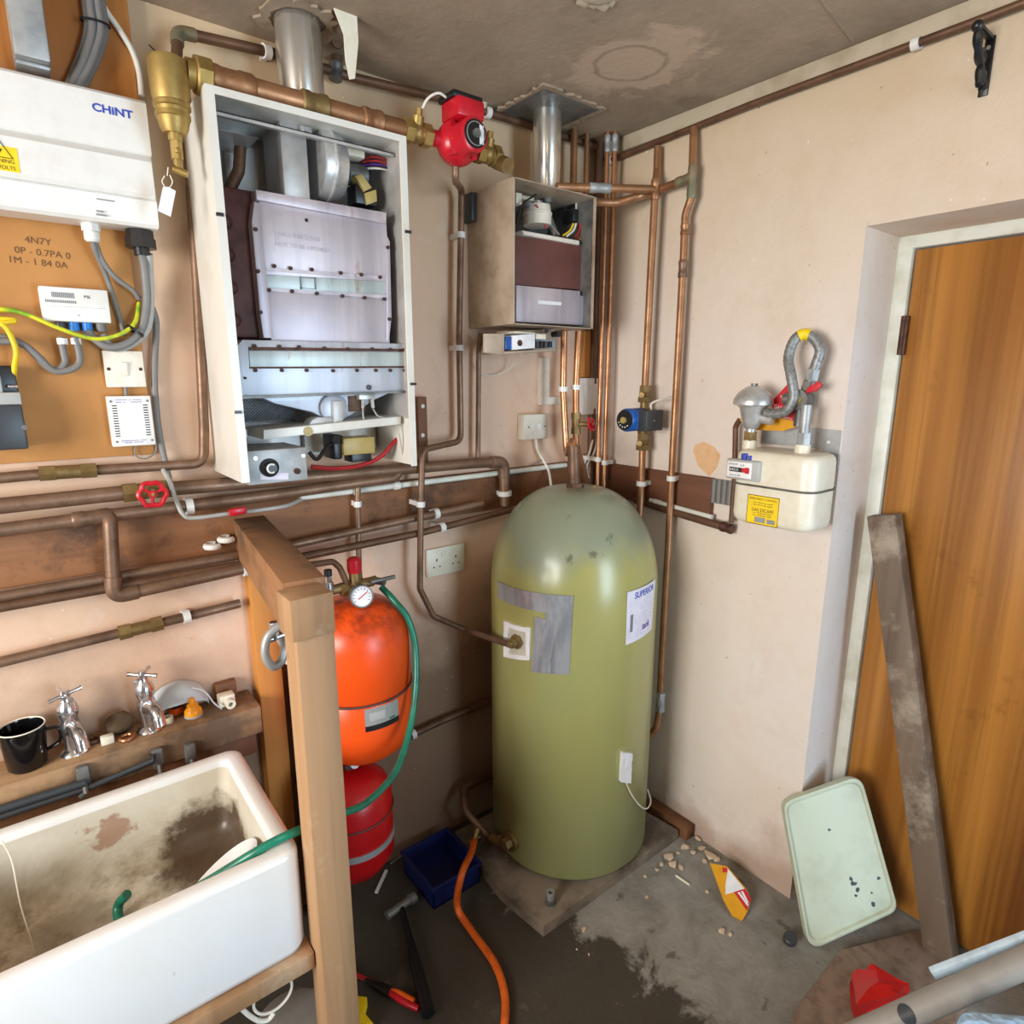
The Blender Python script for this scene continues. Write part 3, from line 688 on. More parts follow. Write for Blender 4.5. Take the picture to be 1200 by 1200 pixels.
# corner pipes
pipe('thick brown pipe standing right in the corner of the room', [V((-.032, -.032, CZ)), V((-.032, -.032, 1.05))], R28, 'copper_b', 0)
TA = B(703, 465, .075); TB = B(711, 465, .06)
pipe('left of two thin copper pipes in front of the corner, from ceiling to cylinder top', [V((TA.x, TA.y, CZ)), V((TA.x, TA.y, 1.2)), V((TA.x, TA.y, 1.13))], R15, 'copper', 0, clips=[(0, .955)], coup=[(0, .03, .05, 'galv')])
pipe('right of two thin copper pipes in front of the corner, from ceiling to cylinder top', [V((TB.x, TB.y, CZ)), V((TB.x, TB.y, 1.2)), V((TB.x, TB.y, 1.13))], R15, 'copper', 0, clips=[(0, .965, 'B')], wall='B', coup=[(0, .03, .05, 'galv')])
# --- right wall
BO = .06
b1 = [B(771, 172, .025), B(770, 200, .03), B(768, 222, BO), B(763, 312, BO), B(756, 452, BO), B(754, 480, BO)]
PB1 = pipe('copper pipe on the right wall feeding down into the blue pump', b1, .0118, 'copper_o', .02)
mk_sleeve(PB1, V(b1[2]), V((0,0,1)), R22, .06, 'copper_o', False, 'tee')
q = [B(750, 497, BO), B(753, 520, BO), B(752, 560, BO), B(748, 640, BO)]
pipe('copper pipe on the right wall leaving the blue pump and passing behind the cylinder', q, .0118, 'copper_o', .02, clips=[(2, .08)], wall='B')
tb = b1[2]
q = [V((-.30, -.12, tb.z-.005)), V((-.2, -.14, tb.z-.004)), tb]
bstart = A(652, 219, .20)
pipe('copper branch pipe from the top of the small boiler to the right wall tee', [bstart, tb], .0118, 'copper_o', .03, coup=[(0, .42, .07, 'galv')])
te = B(809, 208, .05)
q = [A(693, 236, .19), A(702, 237, .19), B(724, 237, .13), B(748, 230, .09), B(766, 225, .045), te]
pipe('copper branch pipe curving behind the tee to the green stained fitting', q, .0118, 'copper_o', .05, smooth=True, coup=[(4, .86, .06, 'verdigris')])
q = [B(813, 150, .03), B(811, 205, .05), B(811, 228, .05), B(803, 252, .05), B(801, 300, .05), B(793, 447, .05), B(789, 520, .05), B(783, 640, .05), B(775, 780, .05), B(773, 830, .05), B(769, 853, .05), B(758, 866, .06)]
PB2 = pipe('long copper pipe nearest the door on the right wall, with green stained joints', q, R22, 'copper_o', .04, clips=[(6, .33)], wall='B', coup=[(4, -.2, .03, 'copper_o'), (4, .1, .05, 'copper_d')])
mk_sleeve(PB2, B(811, 213, .05), V((0,0,1)), R22, .09, 'verdigris', False, 'tee')
mk_sleeve(PB2, B(774, 822, .05), V((0,.02,1)).normalized(), R22, .07, 'galv', True, 'valve')
# pipe along the bottom of the right backboard to the gas meter
q = [B(745, 586, .03), B(790, 600, .03), B(857, 620, .03)]
pipe('dark gas pipe below the right backboard ending under the gas meter', q, .013, 'copper_b', .02, coup=[(1, .93, .04, 'rust')], wall='B')
q = [B(762, 586, .03), B(780, 591, .03), B(835, 606, .028)]
pipe('short white painted pipe above the dark gas pipe beside the meter', q, .0075, 'whitepaint', 0, coup=[(0, .5, .03, 'whitepaint')], wall='B', name='white_pipe')
q = [B(867, 492, .045), B(862, 500, .04), B(861, 560, .035), B(857, 612, .03)]
pipe('thin brown gas pipe rising behind the meter to the silver regulator', q, .008, 'copper_b', .02, wall='B')
# orange hose from the drain, green hose from the vessel
q = [A(556, 985, .21), A(552, 1000, .26), A(541, 1025, .33), Z(536, 1062, 0.0), Z(552, 1090, FZ+.012), Z(580, 1130, FZ+.012), Z(592, 1170, FZ+.012), Z(590, 1215, FZ+.012)]
HO_ = pipe('orange rubber hose snaking over the dark floor from the drain cock', q, .0105, 'orangehose', 0, smooth=True, name='rubber_hose', cat='hose')
bm = nb(); cyl(bm, V(q[0])+V((-.022,0,.004)), V(q[0])+V((.022,0,.004)), .004); cyl(bm, q[0], V(q[0])+V((.02,.01,.03)), .008); obj('drain_cock', bm, M['brass_d'], HO_)
# ================================================================== TIMBER ON THE WALLS
zb0, zb1 = 1.105, 1.235
bm = nb(); bx(bm, (-2.1, -.022, zb0), (-.03, 0, zb1), .003); tag(obj('backboard', bm, M['board']), 'long brown timber backboard behind the pipes on the left wall', 'board')
e = B(833, 580, .022)
bm = nb(); bx(bm, (-.022, e.y, zb0+.005), (0, -.03, zb1-.005), .003); tag(obj('backboard', bm, M['boardB']), 'dark brown timber backboard ending beside the gas meter on the right wall', 'board')
# timber frame: beam out from the wall, its end block and the posts
bz1, bh = 1.188, .10
p0 = V((-1.245, 0, bz1-bh/2)); p1 = V((-1.318, -.60, bz1-bh/2))
bm = nb(); beam(bm, p0, p1, (1,0,0), .075, bh, .003); tag(obj('timber_beam', bm, M['beam']), 'rough timber beam reaching out from the left wall to the front post', 'timber beam')
bm = nb(); bx(bm, (-1.368, -.668, 1.105), (-1.292, -.600, 1.180), .004); tag(obj('timber_block', bm, M['post']), 'sawn timber block on top of the front post at the beam end', 'timber block')
bm = nb(); bx(bm, (-1.360, -.662, FZ), (-1.293, -.600, 1.105), .003); tag(obj('timber_post', bm, M['post']), 'sawn timber front post standing between the sink and the orange vessel', 'timber post')
bm = nb(); bx(bm, (-1.268, -.045, FZ), (-1.205, -.0, zb0-.002), .003); tag(obj('timber_post', bm, M['oak']), 'orange brown timber upright fixed to the left wall at the end of the sink shelf', 'timber post')
# dark pipe beside the upright
pipe('dark brown waste pipe standing right of the orange brown upright', [V((-1.175, -.03, 1.10)), V((-1.175, -.03, FZ))], .014, 'copper_b', 0, clips=[(0, .28)], coup=[(0, .6, .04, 'copper_b')], name='waste_pipe')
# electrical backboards
a = A(160, 60, .02); bzs = A(100, 108, .02).z
bm = nb(); bx(bm, (-2.2, -.03, 1.95), (A(156, 60, .03).x, 0, CZ-.005), .003); tag(obj('varnished_board', bm, M['ply']), 'orange varnished timber board above the white consumer unit', 'board')
zl = A(90, 538, .012).z
bm = nb(); bx(bm, (-2.2, -.014, zl), (A(166, 400, .014).x, 0, 1.9499), .002); hb = tag(obj('hardboard_panel', bm, M['hardboard']), 'brown hardboard panel below the consumer unit carrying the electrical fittings', 'board')
bm = nb()
for s, px, py in (('4N7Y', 29, 284), ('0P - 0.7PA 0', 17, 296), ('1M - 1 84 0A', 9, 307)):
    p = A(px, py, .014); text(bm, s, .018, FA, p.x, p.z, .0145, .0003, ang=-.03)
obj('handwriting', bm, M['ink'], hb)
# small timbers
for (x0, y0, x1, y1) in ((489, 465, 502, 547),):
    a, b = A(x0, y0, .02), A(x1, y1, .02)
    bm = nb(); fbox(bm, FA, a.x, b.x, b.z, a.z, 0, .022, .002); t_ = tag(obj('timber_strip', bm, M['darktimber']), 'short brown timber strip with two white screws right of the large boiler', 'timber strip')
    for py in (476, 510):
        c = A(495, py, .022); bm = nb(); cyl(bm, c, c+V((0,-.003,0)), .006, seg=12); obj('screw', bm, M['white'], t_)
a, b = A(684, 388, .03), A(694, 442, .03)
bm = nb(); fbox(bm, FA, a.x, b.x, b.z, a.z, .0, .03, .002); tag(obj('timber_strip', bm, M['oak']), 'pale timber strip behind the copper pipes under the small boiler', 'timber strip')
# ================================================================== LARGE BOILER
def q(px, py, n): p = A(px, py, n); return (p.x, p.z)
def qb(px, py, n): p = B(px, py, n); return (-p.y, p.z)
def pp(bm, pts, n0, n1, bev=0.0, F=FA): prism(bm, [(q if F is FA else qb)(x, y, n1) for x, y in pts], F, n0, n1, bev)
def pbox(bm, x0, y0, x1, y1, n0, n1, bev=0.0, F=FA):
    f = q if F is FA else qb
    a, b = f(x0, y0, n1), f(x1, y1, n1); fbox(bm, F, a[0], b[0], a[1], b[1], n0, n1, bev)
BD = .24
uL = (q(240, 100, BD)[0]+q(283, 565, BD)[0])/2; uR = (q(478, 158, BD)[0]+q(487, 547, BD)[0])/2
vT = (q(240, 100, BD)[1]+q(478, 158, BD)[1])/2; vB = (q(283, 565, BD)[1]+q(487, 547, BD)[1])/2
b1_ = thing('wall_boiler', 'large open wall boiler in a white case with its lilac steel combustion cover exposed', 'boiler', ((uL+uR)/2, -.12, vB))
bm = nb(); t = .003
fbox(bm, FA, uL, uL+t, vB, vT, 0, BD); fbox(bm, FA, uR-t, uR, vB, vT, 0, BD); fbox(bm, FA, uL+t, uR-t, vT-t, vT, 0, BD)
fbox(bm, FA, uL+t, uL+.017, vB, vT-t, BD-t, BD); fbox(bm, FA, uR-.016, uR-t, vB, vT-t, BD-t, BD); fbox(bm, FA, uL+.017, uR-.016, vT-.014, vT-t, BD-t, BD)
obj('case', bm, M['case'], b1_)
bm = nb(); fbox(bm, FA, uL+t, uR-t, vB+.02, vT-t, .002, .006); fbox(bm, FA, uL+t, uL+t+.004, vB+.12, vT-t, .006, BD-.03); fbox(bm, FA, uR-t-.004, uR-t, vB+.12, vT-t, .006, BD-.03); obj('back_plate', bm, M['inner'], b1_)
bm = nb(); a = q(258, 120, .21); fbox(bm, FA, uL+.018, uR-.012, vT-.036, vT-.028, .196, .2); fbox(bm, FA, uL+.018, uR-.012, vT-.030, vT-.028, .17, .2); obj('top_rail', bm, M['inner'], b1_)
for px, py in ((260, 252), (280, 483)): 
    bm = nb(); c = q(px, py, BD); fbox(bm, FA, uL-.001, uL+.012, c[1]-.003, c[1]+.003, BD-.002, BD+.006); obj('clip', bm, M['black'], b1_)
for py in (272, 450):
    bm = nb(); c = q(478, py, BD); fbox(bm, FA, uR-.012, uR+.003, c[1]-.003, c[1]+.003, BD-.002, BD+.006); obj('clip', bm, M['black'], b1_)
# flue hood and fan
bm = nb(); pbox(bm, 327, 138, 364, 236, .04, .16, .003); obj('flue_hood', bm, M['inner'], b1_)
bm = nb(); pbox(bm, 352, 146, 366, 160, .16, .172, .002); c = q(359, 153, .172); cyl(bm, FA.p(c[0], c[1], .172), FA.p(c[0], c[1], .178), .004); obj('bracket', bm, M['silver'], b1_)
c = q(366, 192, .12); R = .078
bm = nb(); lathe(bm, [(R*.98, 0), (R, .004), (R, .022), (R*1.06, .023), (R*1.06, .027), (R*.99, .028), (R*.93, .052), (R*.86, .06), (R*.3, .062), (R*.3, .07)], FA.p(c[0]+.002, c[1], .12), (1, 0, 0), 40); obj('fan_housing', bm, M['silver'], b1_)
bm = nb(); cyl(bm, FA.p(c[0]+.07, c[1]-.006, .12), FA.p(c[0]+.085, c[1]-.006, .12), .012); obj('fan_hub', bm, M['blue'], b1_)
bm = nb(); cyl(bm, FA.p(c[0]+.083, c[1]-.006, .12), FA.p(c[0]+.13, c[1]-.003, .12), .024, seg=24); obj('fan_motor', bm, M['steel_d'], b1_)
bm = nb(); pbox(bm, 399, 168, 428, 186, .12, .16, .003); pbox(bm, 401, 184, 408, 200, .12, .15, .002)
for k in range(5): pbox(bm, 401+5*k, 165+k*1.0, 404+5*k, 170+k*1.0, .13, .158)
obj('terminal_block', bm, M['cream'], b1_)
bm = nb(); pbox(bm, 416, 214, 442, 242, .10, .15, .003); obj('pressure_switch', bm, M['black'], b1_)
bm = nb(); pp(bm, [(428, 226), (441, 222), (442, 236), (430, 240)], .15, .156, .001); pp(bm, [(416, 206), (424, 204), (436, 220), (428, 224)], .12, .16, .001); obj('switch_bracket', bm, M['khaki'], b1_)
for k, (mt, dy) in enumerate((('redwire', 0), ('redwire', 4), ('printpurple', 8), ('black', 10), ('whitewire', 12))):
    bm = nb(); tube(bm, spline([A(425, 186+dy, .13), A(440, 184+dy*1.1, .15), A(455, 190+dy*.8, .15), A(462+k, 205, .12), A(464+k*1.5, 240, .10), A(466+k*1.5, 330, .09)], 6), .0025, 6); obj('wire', bm, M[mt], b1_)
bm = nb(); tube(bm, fillet([A(282, 165, .08), A(280, 200, .08), A(268, 224, .08), A(266, 250, .06)], .03), .013, 12); obj('inner_pipe', bm, M['copper_b'], b1_)
bm = nb(); pbox(bm, 258, 152, 303, 162, .03, .16); pp(bm, [(262, 165), (303, 176), (303, 222), (288, 232), (268, 230)], .01, .02); obj('inner_shelf', bm, M['inner'], b1_)
# heat exchanger body
bm = nb(); a = q(300, 240, .13); fbox(bm, FA, uL+.02, uR-.022, q(300, 398, .13)[1], q(300, 228, .13)[1], .02, .162, .012)
for k in range(4): ball(bm, FA.p(uL+.035, q(300, 270+36*k, .12)[1], .157), .017, 2); ball(bm, FA.p(uR-.034, q(300, 270+36*k, .12)[1], .157), .016, 2)
obj('heat_exchanger', bm, M['maroon'], b1_)
# combustion cover
NP = .185
bm = nb(); pp(bm, [(303, 232), (453, 261), (457, 330), (311, 322)], .14, NP, .002); pp(bm, [(313, 338), (456, 348), (457, 408), (318, 402)], .14, NP, .002); cov = obj('combustion_cover', bm, M['panel'], b1_)
bm = nb(); pp(bm, [(300, 222), (453, 249), (453, 262), (301, 234)], .14, NP+.012, .002); fl = obj('top_flange', bm, M['panel'], b1_)
bm = nb(); pp(bm, [(298, 236), (304, 238), (320, 396), (309, 396), (305, 370), (295, 260)], .14, NP+.004, .001); obj('side_flange', bm, M['panel'], b1_); bm = nb(); pp(bm, [(453, 275), (457, 283), (459, 372), (456, 400), (453, 400)], .14, NP+.004, .001); obj('side_flange', bm, M['panel'], b1_)
def bolts(par, pts, n, r=.0045, mat='rust', h=.005):
    for x, y in pts:
        bm = nb(); p = A(x, y, n); cyl(bm, p, p+V((0, -h, 0)), r, seg=6); obj('bolt', bm, M[mat], par)
bolts(cov, [(299, 269), (302, 318), (305, 366), (454, 290), (456, 374)], NP+.004)
bm = nb(); p = q(359, 258, NP); cyl(bm, FA.p(p[0], p[1], NP-.002), FA.p(p[0], p[1], NP+.0012), .004); obj('sight_hole', bm, M['black'], cov)
for s, px, py, sz in (('6A', 322, 252, .014), ('ENGUNIFIONS', 322, 276, .0155), ('NOT TO BE OPENED', 322, 287.5, .013)):
    bm = nb(); p = q(px, py, NP); text(bm, s, sz, FA, p[0], p[1], NP, .0012, ang=-.01); obj('embossed_lettering', bm, M['panel'], cov)
# gasket strips
G1 = [(312, 316), (455, 327), (456, 348), (313, 338)]
bm = nb(); pp(bm, G1, .14, NP-.004, .001); g1 = obj('gasket_strip', bm, M['gasket'], b1_)
bm = nb(); pp(bm, [(312, 313), (455, 324), (455, 328), (312, 317)], .15, NP+.003); pp(bm, [(313, 337), (456, 346), (456, 350), (313, 341)], .15, NP+.003); obj('bolt_rail', bm, M['panel'], b1_)
bolts(b1_, [(321, 312), (340, 314.5), (365, 316), (399, 320), (423, 322), (445, 325)], NP+.003); bolts(b1_, [(315, 340), (342, 341.5), (371, 344), (401, 347), (427, 349), (450, 350.5)], NP+.003)
bm = nb()
for (x0, y0, x1, y1) in ((352, 324, 371, 326.5), (352, 337, 371, 339), (352, 324, 354, 339), (369, 325, 371, 339)): pbox(bm, x0, y0, x1, y1, NP-.004, NP)
obj('window_frame', bm, M['steel_d'], g1)
# lower plate
NL = .20
bm = nb(); pp(bm, [(277, 406), (284, 398), (481, 403), (485, 459), (282, 466)], .15, NL, .002); low = obj('lower_plate', bm, M['panel2'], b1_)
bm = nb(); pp(bm, [(292, 411), (477, 413), (479, 429), (293, 430)], NL-.002, NL+.003, .001); g2 = obj('gasket_strip', bm, M['gasket'], b1_)
bm = nb(); pp(bm, [(292, 406.5), (477, 409), (477, 412), (292, 410.5)], NL, NL+.004); pp(bm, [(293, 430), (479, 429), (479, 431), (293, 432)], NL, NL+.004); obj('bolt_rail', bm, M['rust'], low)
bolts(low, [(298, 405.5), (327, 406), (350, 406.5), (380, 408), (407, 409), (436, 409), (457, 409.5), (473, 410)], NL+.003); bolts(low, [(299, 434), (330, 434), (359, 434), (390, 434.5), (418, 434), (440, 434), (457, 434), (474, 434)], NL)
bolts(low, [(287, 443), (482, 442)], NL, .003); 
bm = nb(); p = q(432, 454, NL); cyl(bm, FA.p(p[0], p[1], NL), FA.p(p[0], p[1], NL+.004), .0065); obj('plug', bm, M['dkgrey'], low)
bm = nb(); pp(bm, [(282, 464.5), (485, 457.5), (485, 460), (282, 467.5)], .15, NL+.008); obj('lower_lip', bm, M['steel_d'], low)
# burner area
bm = nb(); pp(bm, [(306, 466), (458, 460), (440, 468), (402, 492), (380, 490), (366, 483), (322, 473)], .10, .15, .002); obj('hopper', bm, M['panel2'], b1_)
p = q(394, 479, .17); bm = nb(); lathe(bm, [(.035, 0), (.035, .006), (.032, .008), (.006, .008), (.006, .014), (0, .014)], FA.p(p[0], p[1], .155), (0,-1,0), 32); obj('gauge_disc', bm, M['panel2'], b1_)
bm = nb(); pp(bm, [(391, 470), (402, 470), (402, 497), (391, 497)], .15, .175, .001); pp(bm, [(366, 492), (372, 489), (392, 489), (392, 497), (362, 498)], .13, .17, .001); obj('disc_bracket', bm, M['inner'], b1_)
bm = nb(); fbox(bm, FA, uL+.02, q(352, 480, .1)[0], q(300, 496, .08)[1], q(300, 466, .08)[1], .05, .06); obj('mesh_backing', bm, M['black'], b1_)
bm = nb(); u0, u1 = uL+.022, q(352, 480, .1)[0]; v0, v1 = q(300, 494, .08)[1], q(300, 467, .08)[1]
k = u0-(v1-v0)
while k < u1:
    a0 = max(k, u0); a1 = min(k+(v1-v0), u1)
    if a1 > a0: tube(bm, [FA.p(a0, v0+(a0-k), .064), FA.p(a1, v0+(a1-k), .064)], .0008, 4); tube(bm, [FA.p(a0, v1-(a0-k), .064), FA.p(a1, v1-(a1-k), .064)], .0008, 4)
    k += .0075
obj('wire_mesh', bm, M['galv'], b1_)
bm = nb(); pp(bm, [(309, 504), (470, 488), (470, 497), (309, 515)], .06, .19, .001); pbox(bm, 284, 503, 290, 512, .1, .2, .001); pbox(bm, 478, 492, 482, 500, .1, .2, .001); tr = obj('burner_tray', bm, M['case'], b1_)
bm = nb(); p = q(361, 505.5, .19); cyl(bm, FA.p(p[0], p[1], .189), FA.p(p[0], p[1], .1912), .012, seg=8); obj('sticker', bm, M['khaki'], tr)
bm = nb(); pbox(bm, 408, 464, 428, 482, .1, .153, .002); obj('igniter_block', bm, M['copper_b'], b1_)
bm = nb(); pbox(bm, 421, 462, 440, 468, .13, .17, .001); cyl(bm, A(425, 468, .16), A(425, 478, .16), .004, seg=8); cyl(bm, A(436, 468, .16), A(437, 478, .16), .0045, seg=8); obj('pilot_burner', bm, M['silver'], b1_)
bm = nb(); tube(bm, spline([A(425, 478, .16), A(427, 492, .17), A(440, 497, .17), A(456, 494, .17)], 6), .002, 6); tube(bm, spline([A(437, 479, .16), A(444, 488, .17), A(462, 494, .18), A(470, 520, .18), A(473, 540, .16)], 6), .002, 6); obj('pilot_tube', bm, M['silver'], b1_)
bm = nb(); pbox(bm, 402, 514, 440, 531, .1, .16, .003); gv = obj('gas_valve', bm, M['khaki'], b1_)
bm = nb(); pbox(bm, 390, 510, 402, 538, .08, .15, .004); pbox(bm, 412, 531, 436, 540, .1, .15, .002); cyl(bm, A(394, 516, .15), A(394, 516, .165), .01); obj('valve_solenoid', bm, M['black'], b1_)
bm = nb(); tube(bm, spline([A(365, 547, .15), A(390, 549, .15), A(420, 546, .14), A(445, 536, .14), A(462, 518, .14), A(475, 505, .12)], 6), .006, 8); obj('red_cable', bm, M['redwire'], b1_)
bm = nb(); tube(bm, spline([A(362, 530, .15), A(372, 538, .16), A(384, 522, .15), A(400, 512, .13)], 6), .005, 8); obj('black_cable', bm, M['black'], b1_); bm = nb(); tube(bm, spline([A(462, 520, .12), A(474, 505, .12), A(480, 480, .1)], 6), .004, 8); obj('black_cable', bm, M['black'], b1_)
bm = nb(); fbox(bm, FA, q(362, 540, .05)[0], uR-.01, vB+.03, vB+.11, .008, .03); obj('lower_back', bm, M['offwhite'], b1_)
# control box
c0, c1 = q(288, 529, .22), q(361, 562, .22)
bm = nb(); fbox(bm, FA, c0[0], c1[0], c1[1], c0[1], .07, .22, .002); cb = obj('control_box', bm, M['galv'], b1_)
bm = nb(); p = q(315.5, 548, .22); lathe(bm, [(.021, 0), (.021, .004), (.014, .006), (.012, .018), (0, .018)], FA.p(p[0], p[1], .22), (0,-1,0), 28); kn = obj('thermostat_knob', bm, M['black'], cb)
bm = nb(); tube(bm, [FA.p(p[0]+.0095*math.cos(a), p[1]+.0095*math.sin(a), .2385) for a in [math.radians(50+i*13) for i in range(20)]], .0022, 6); obj('knob_mark', bm, M['white'], kn)
bm = nb(); p = q(348, 552, .22); cyl(bm, FA.p(p[0], p[1], .22), FA.p(p[0], p[1], .226), .007); cyl(bm, FA.p(p[0], p[1], .226), FA.p(p[0], p[1], .229), .004); obj('reset_button', bm, M['rust'], cb)
for px, py in ((299, 537), (355, 534)):
    bm = nb(); p = q(px, py, .22); cyl(bm, FA.p(p[0], p[1], .22), FA.p(p[0], p[1], .223), .004); obj('screw', bm, M['chrome'], cb)
bm = nb(); pp(bm, [(305, 555), (338, 554), (338, 562), (305, 562)], .2195, .2208); obj('pink_sticker', bm, M['lilacpaper'], cb)
# flue of the large boiler
fx, fy = (uL+uR)/2+.005, -.125
g0 = Z(350, 8, 2.3); fx, fy = A(352, 80, .13).x, -.13
f1 = thing('flue_pipe', 'wide aluminium flue pipe rising from the large boiler through the ceiling', 'flue', (fx, fy, vT))
bm = nb(); lathe(bm, [(.048, 0), (.048, .01), (.049, .012), (.049, .2), (.049, CZ-vT+.03)], (fx, fy, vT), (0,0,1), 40); obj('flue_tube', bm, M['flue'], f1)
bm = nb(); lathe(bm, [(.049, .0), (.054, .0), (.054, .018), (.049, .018)], (fx, fy, vT), (0,0,1), 40, caps=False); obj('collar', bm, M['galv'], f1)
# broken plaster round the flue hole and a hanging strip of plaster
random.seed(3)
def ragged(bm, inner, outer, n, z0, z1):
    a = [], [], [], []
    for k in range(n):
        i, o = inner(k/n), outer(k/n)
        for L, (p, z) in zip(a, ((i, z0), (o, z0), (o, z1), (i, z1))): L.append(bm.verts.new((p[0], p[1], z)))
    for k in range(n):
        j = (k+1) % n
        for q_, r_ in ((0, 1), (1, 2), (2, 3), (3, 0)): bm.faces.new((a[q_][k], a[q_][j], a[r_][j], a[r_][k]))
    bmesh.ops.recalc_face_normals(bm, faces=bm.faces)
bm = nb()
def _i(t): r = .054+random.uniform(0, .008); return fx+r*math.cos(6.2832*t), fy+r*math.sin(6.2832*t)
def _o(t): r = .072+random.uniform(0, .022); return fx+r*math.cos(6.2832*t), fy+r*math.sin(6.2832*t)
ragged(bm, _i, _o, 40, CZ-.006, CZ-.0005)
tag(obj('plaster_edge', bm, M['ceil']), 'broken plaster edge round the ceiling hole of the wide flue', 'plaster')
bm = nb(); p_ = Z(399, 12, CZ); o_ = -p_.y; pts = [p_, A(402, 30, o_), A(408, 60, o_-.01), A(413, 93, o_-.02)]
pp(bm, [(391, 8), (418, 12), (420, 50), (416, 92), (410, 93), (405, 70), (403, 40)], o_-.003, o_); tag(obj('plaster_strip', bm, M['cream']), 'strip of torn white plaster skin hanging from the ceiling by the wide flue', 'plaster')
# ================================================================== SMALL BOILER
D2 = .22
u0 = -.548; u1 = (q(699, 230, D2)[0]+q(695, 385, D2)[0])/2; w1 = (q(600, 208, D2)[1]+q(700, 230, D2)[1])/2; w0 = (q(600, 379, D2)[1]+q(694, 386, D2)[1])/2
b2 = thing('wall_boiler', 'small open wall boiler with stained beige sides and a maroon sheet inside', 'boiler', ((u0+u1)/2, -.11, w0))
bm = nb(); t = .0025
fbox(bm, FA, u0, u0+t, w0, w1, 0, D2); fbox(bm, FA, u0+t, u1-t, w1-t, w1, 0, D2); fbox(bm, FA, u1-t, u1, w0, w1, 0, D2); fbox(bm, FA, u0+t, u1-t, w0, w0+t, 0, D2)
fbox(bm, FA, u0+t, u0+.006, w0, w1, D2-t, D2); fbox(bm, FA, u1-.006, u1-t, w0, w1, D2-t, D2)
obj('case', bm, M['dirtycase'], b2)
bm = nb(); fbox(bm, FA, u0+t, u1-t, w0+t, w1-t, .002, .008); fbox(bm, FA, u1-t-.003, u1-t, w0+t, w1-t, .008, D2-.01); obj('back_plate', bm, M['steel_d'], b2)
a, b = q(546, 228, .0), q(552, 264, .0); bm = nb(); fbox(bm, FA, u0-.018, u0-.001, b[1], a[1]-.005, 0, .05, .002); obj('wall_bracket', bm, M['dkgrey'], b2)
bm = nb(); pp(bm, [(604, 276), (690, 287), (688, 340), (604, 334)], .06, .165, .003); obj('insulation_sheet', bm, M['maroon2'], b2)
bm = nb(); pp(bm, [(612, 270), (679, 282), (679, 287), (614, 275)], .06, .175, .001); obj('rail', bm, M['offwhite'], b2)
bm = nb(); pp(bm, [(605, 334), (680, 341), (680, 346), (685, 347), (683, 381), (605, 377)], .06, .18, .002); lp = obj('lower_panel', bm, M['panel'], b2)
bm = nb(); pp(bm, [(631, 352), (658, 354), (658, 358), (631, 356)], .179, .1815); obj('slot', bm, M['paper'], lp)
c = q(622, 262, .10); bm = nb(); lathe(bm, [(.042, 0), (.042, .028), (.044, .029), (.044, .034), (.041, .036), (.038, .055), (.012, .057), (.012, .068), (0, .068)], FA.p(c[0], c[1]-.012, .13), (0,0,1), 32); obj('fan_housing', bm, M['offwhite'], b2)
bm = nb(); c = q(619, 243, .13); cyl(bm, FA.p(c[0], c[1], .13), FA.p(c[0], c[1]+.012, .13), .014); obj('fan_cap', bm, M['grey'], b2)
bm = nb(); tube(bm, fillet([A(641, 225, .12), A(642, 252, .12), A(651, 276, .14)], .03), .011, 12); cyl(bm, A(641, 238, .12), A(641, 231, .12), .016); obj('vent_tube', bm, M['steel_d'], b2)
bm = nb(); pbox(bm, 605, 225, 612, 240, .1, .14, .002); pbox(bm, 612, 228, 626, 236, .1, .13, .002); obj('connector_block', bm, M['cream'], b2)
bm = nb(); pbox(bm, 672, 244, 686, 262, .1, .15, .003); pbox(bm, 674, 233, 684, 245, .1, .14, .002); sw = obj('air_pressure_switch', bm, M['black'], b2)
bm = nb(); pbox(bm, 675, 235, 679, 246, .14, .142); obj('label_sticker', bm, M['cream'], sw)
for k, (mt, pts) in enumerate((('ywire', [(672, 262), (668, 270), (660, 276)]), ('whitewire', [(675, 262), (672, 270), (664, 277)]), ('redwire', [(680, 262), (679, 270), (674, 278)]), ('ywire', [(684, 262), (686, 271), (680, 281)]), ('brownwire', [(682, 262), (682, 272), (677, 281)]), ('redwire', [(628, 240), (637, 255), (640, 268)]), ('grey', [(634, 235), (642, 258), (655, 275)]), ('black', [(628, 228), (612, 240), (605, 262)]))):
    bm = nb(); tube(bm, spline([A(x, y, .16) for x, y in pts], 6), .003, 6); obj('wire', bm, M[mt], b2)
# drop down control box under it
cb2 = thing('control_box', 'open control box with circuit board hanging under the small boiler', 'control box', A(612, 414, .12))
bm = nb(); pp(bm, [(568, 391), (591, 391), (591, 416), (568, 413)], .192, .2, .001); pp(bm, [(590, 412), (650, 409), (650, 411), (590, 415)], .08, .2, .001); pp(bm, [(592, 388), (650, 386), (650, 388), (592, 390)], .1, .14); pp(bm, [(590, 392), (652, 389), (652, 412), (590, 415)], .05, .10); obj('metal_tray', bm, M['dirtycase'], cb2)
bm = nb(); pbox(bm, 592, 394, 600, 410, .1, .19, .003); obj('transformer', bm, M['blue'], cb2)
bm = nb(); pp(bm, [(601, 393), (627, 391), (627, 408), (601, 410)], .1, .195, .001); bd = obj('board_cover', bm, M['paper'], cb2)
bm = nb(); p = q(609, 402, .195); cyl(bm, FA.p(p[0], p[1], .195), FA.p(p[0], p[1], .1965), .009); obj('printed_spot', bm, M['rust'], bd)
bm = nb(); pbox(bm, 628, 391, 640, 398, .1, .19, .002); pbox(bm, 603, 388, 628, 392, .1, .17, .002); obj('connector', bm, M['cream'], cb2)
bm = nb(); pbox(bm, 628, 398, 650, 408, .1, .15); obj('circuit_board', bm, M['pcb'], cb2)
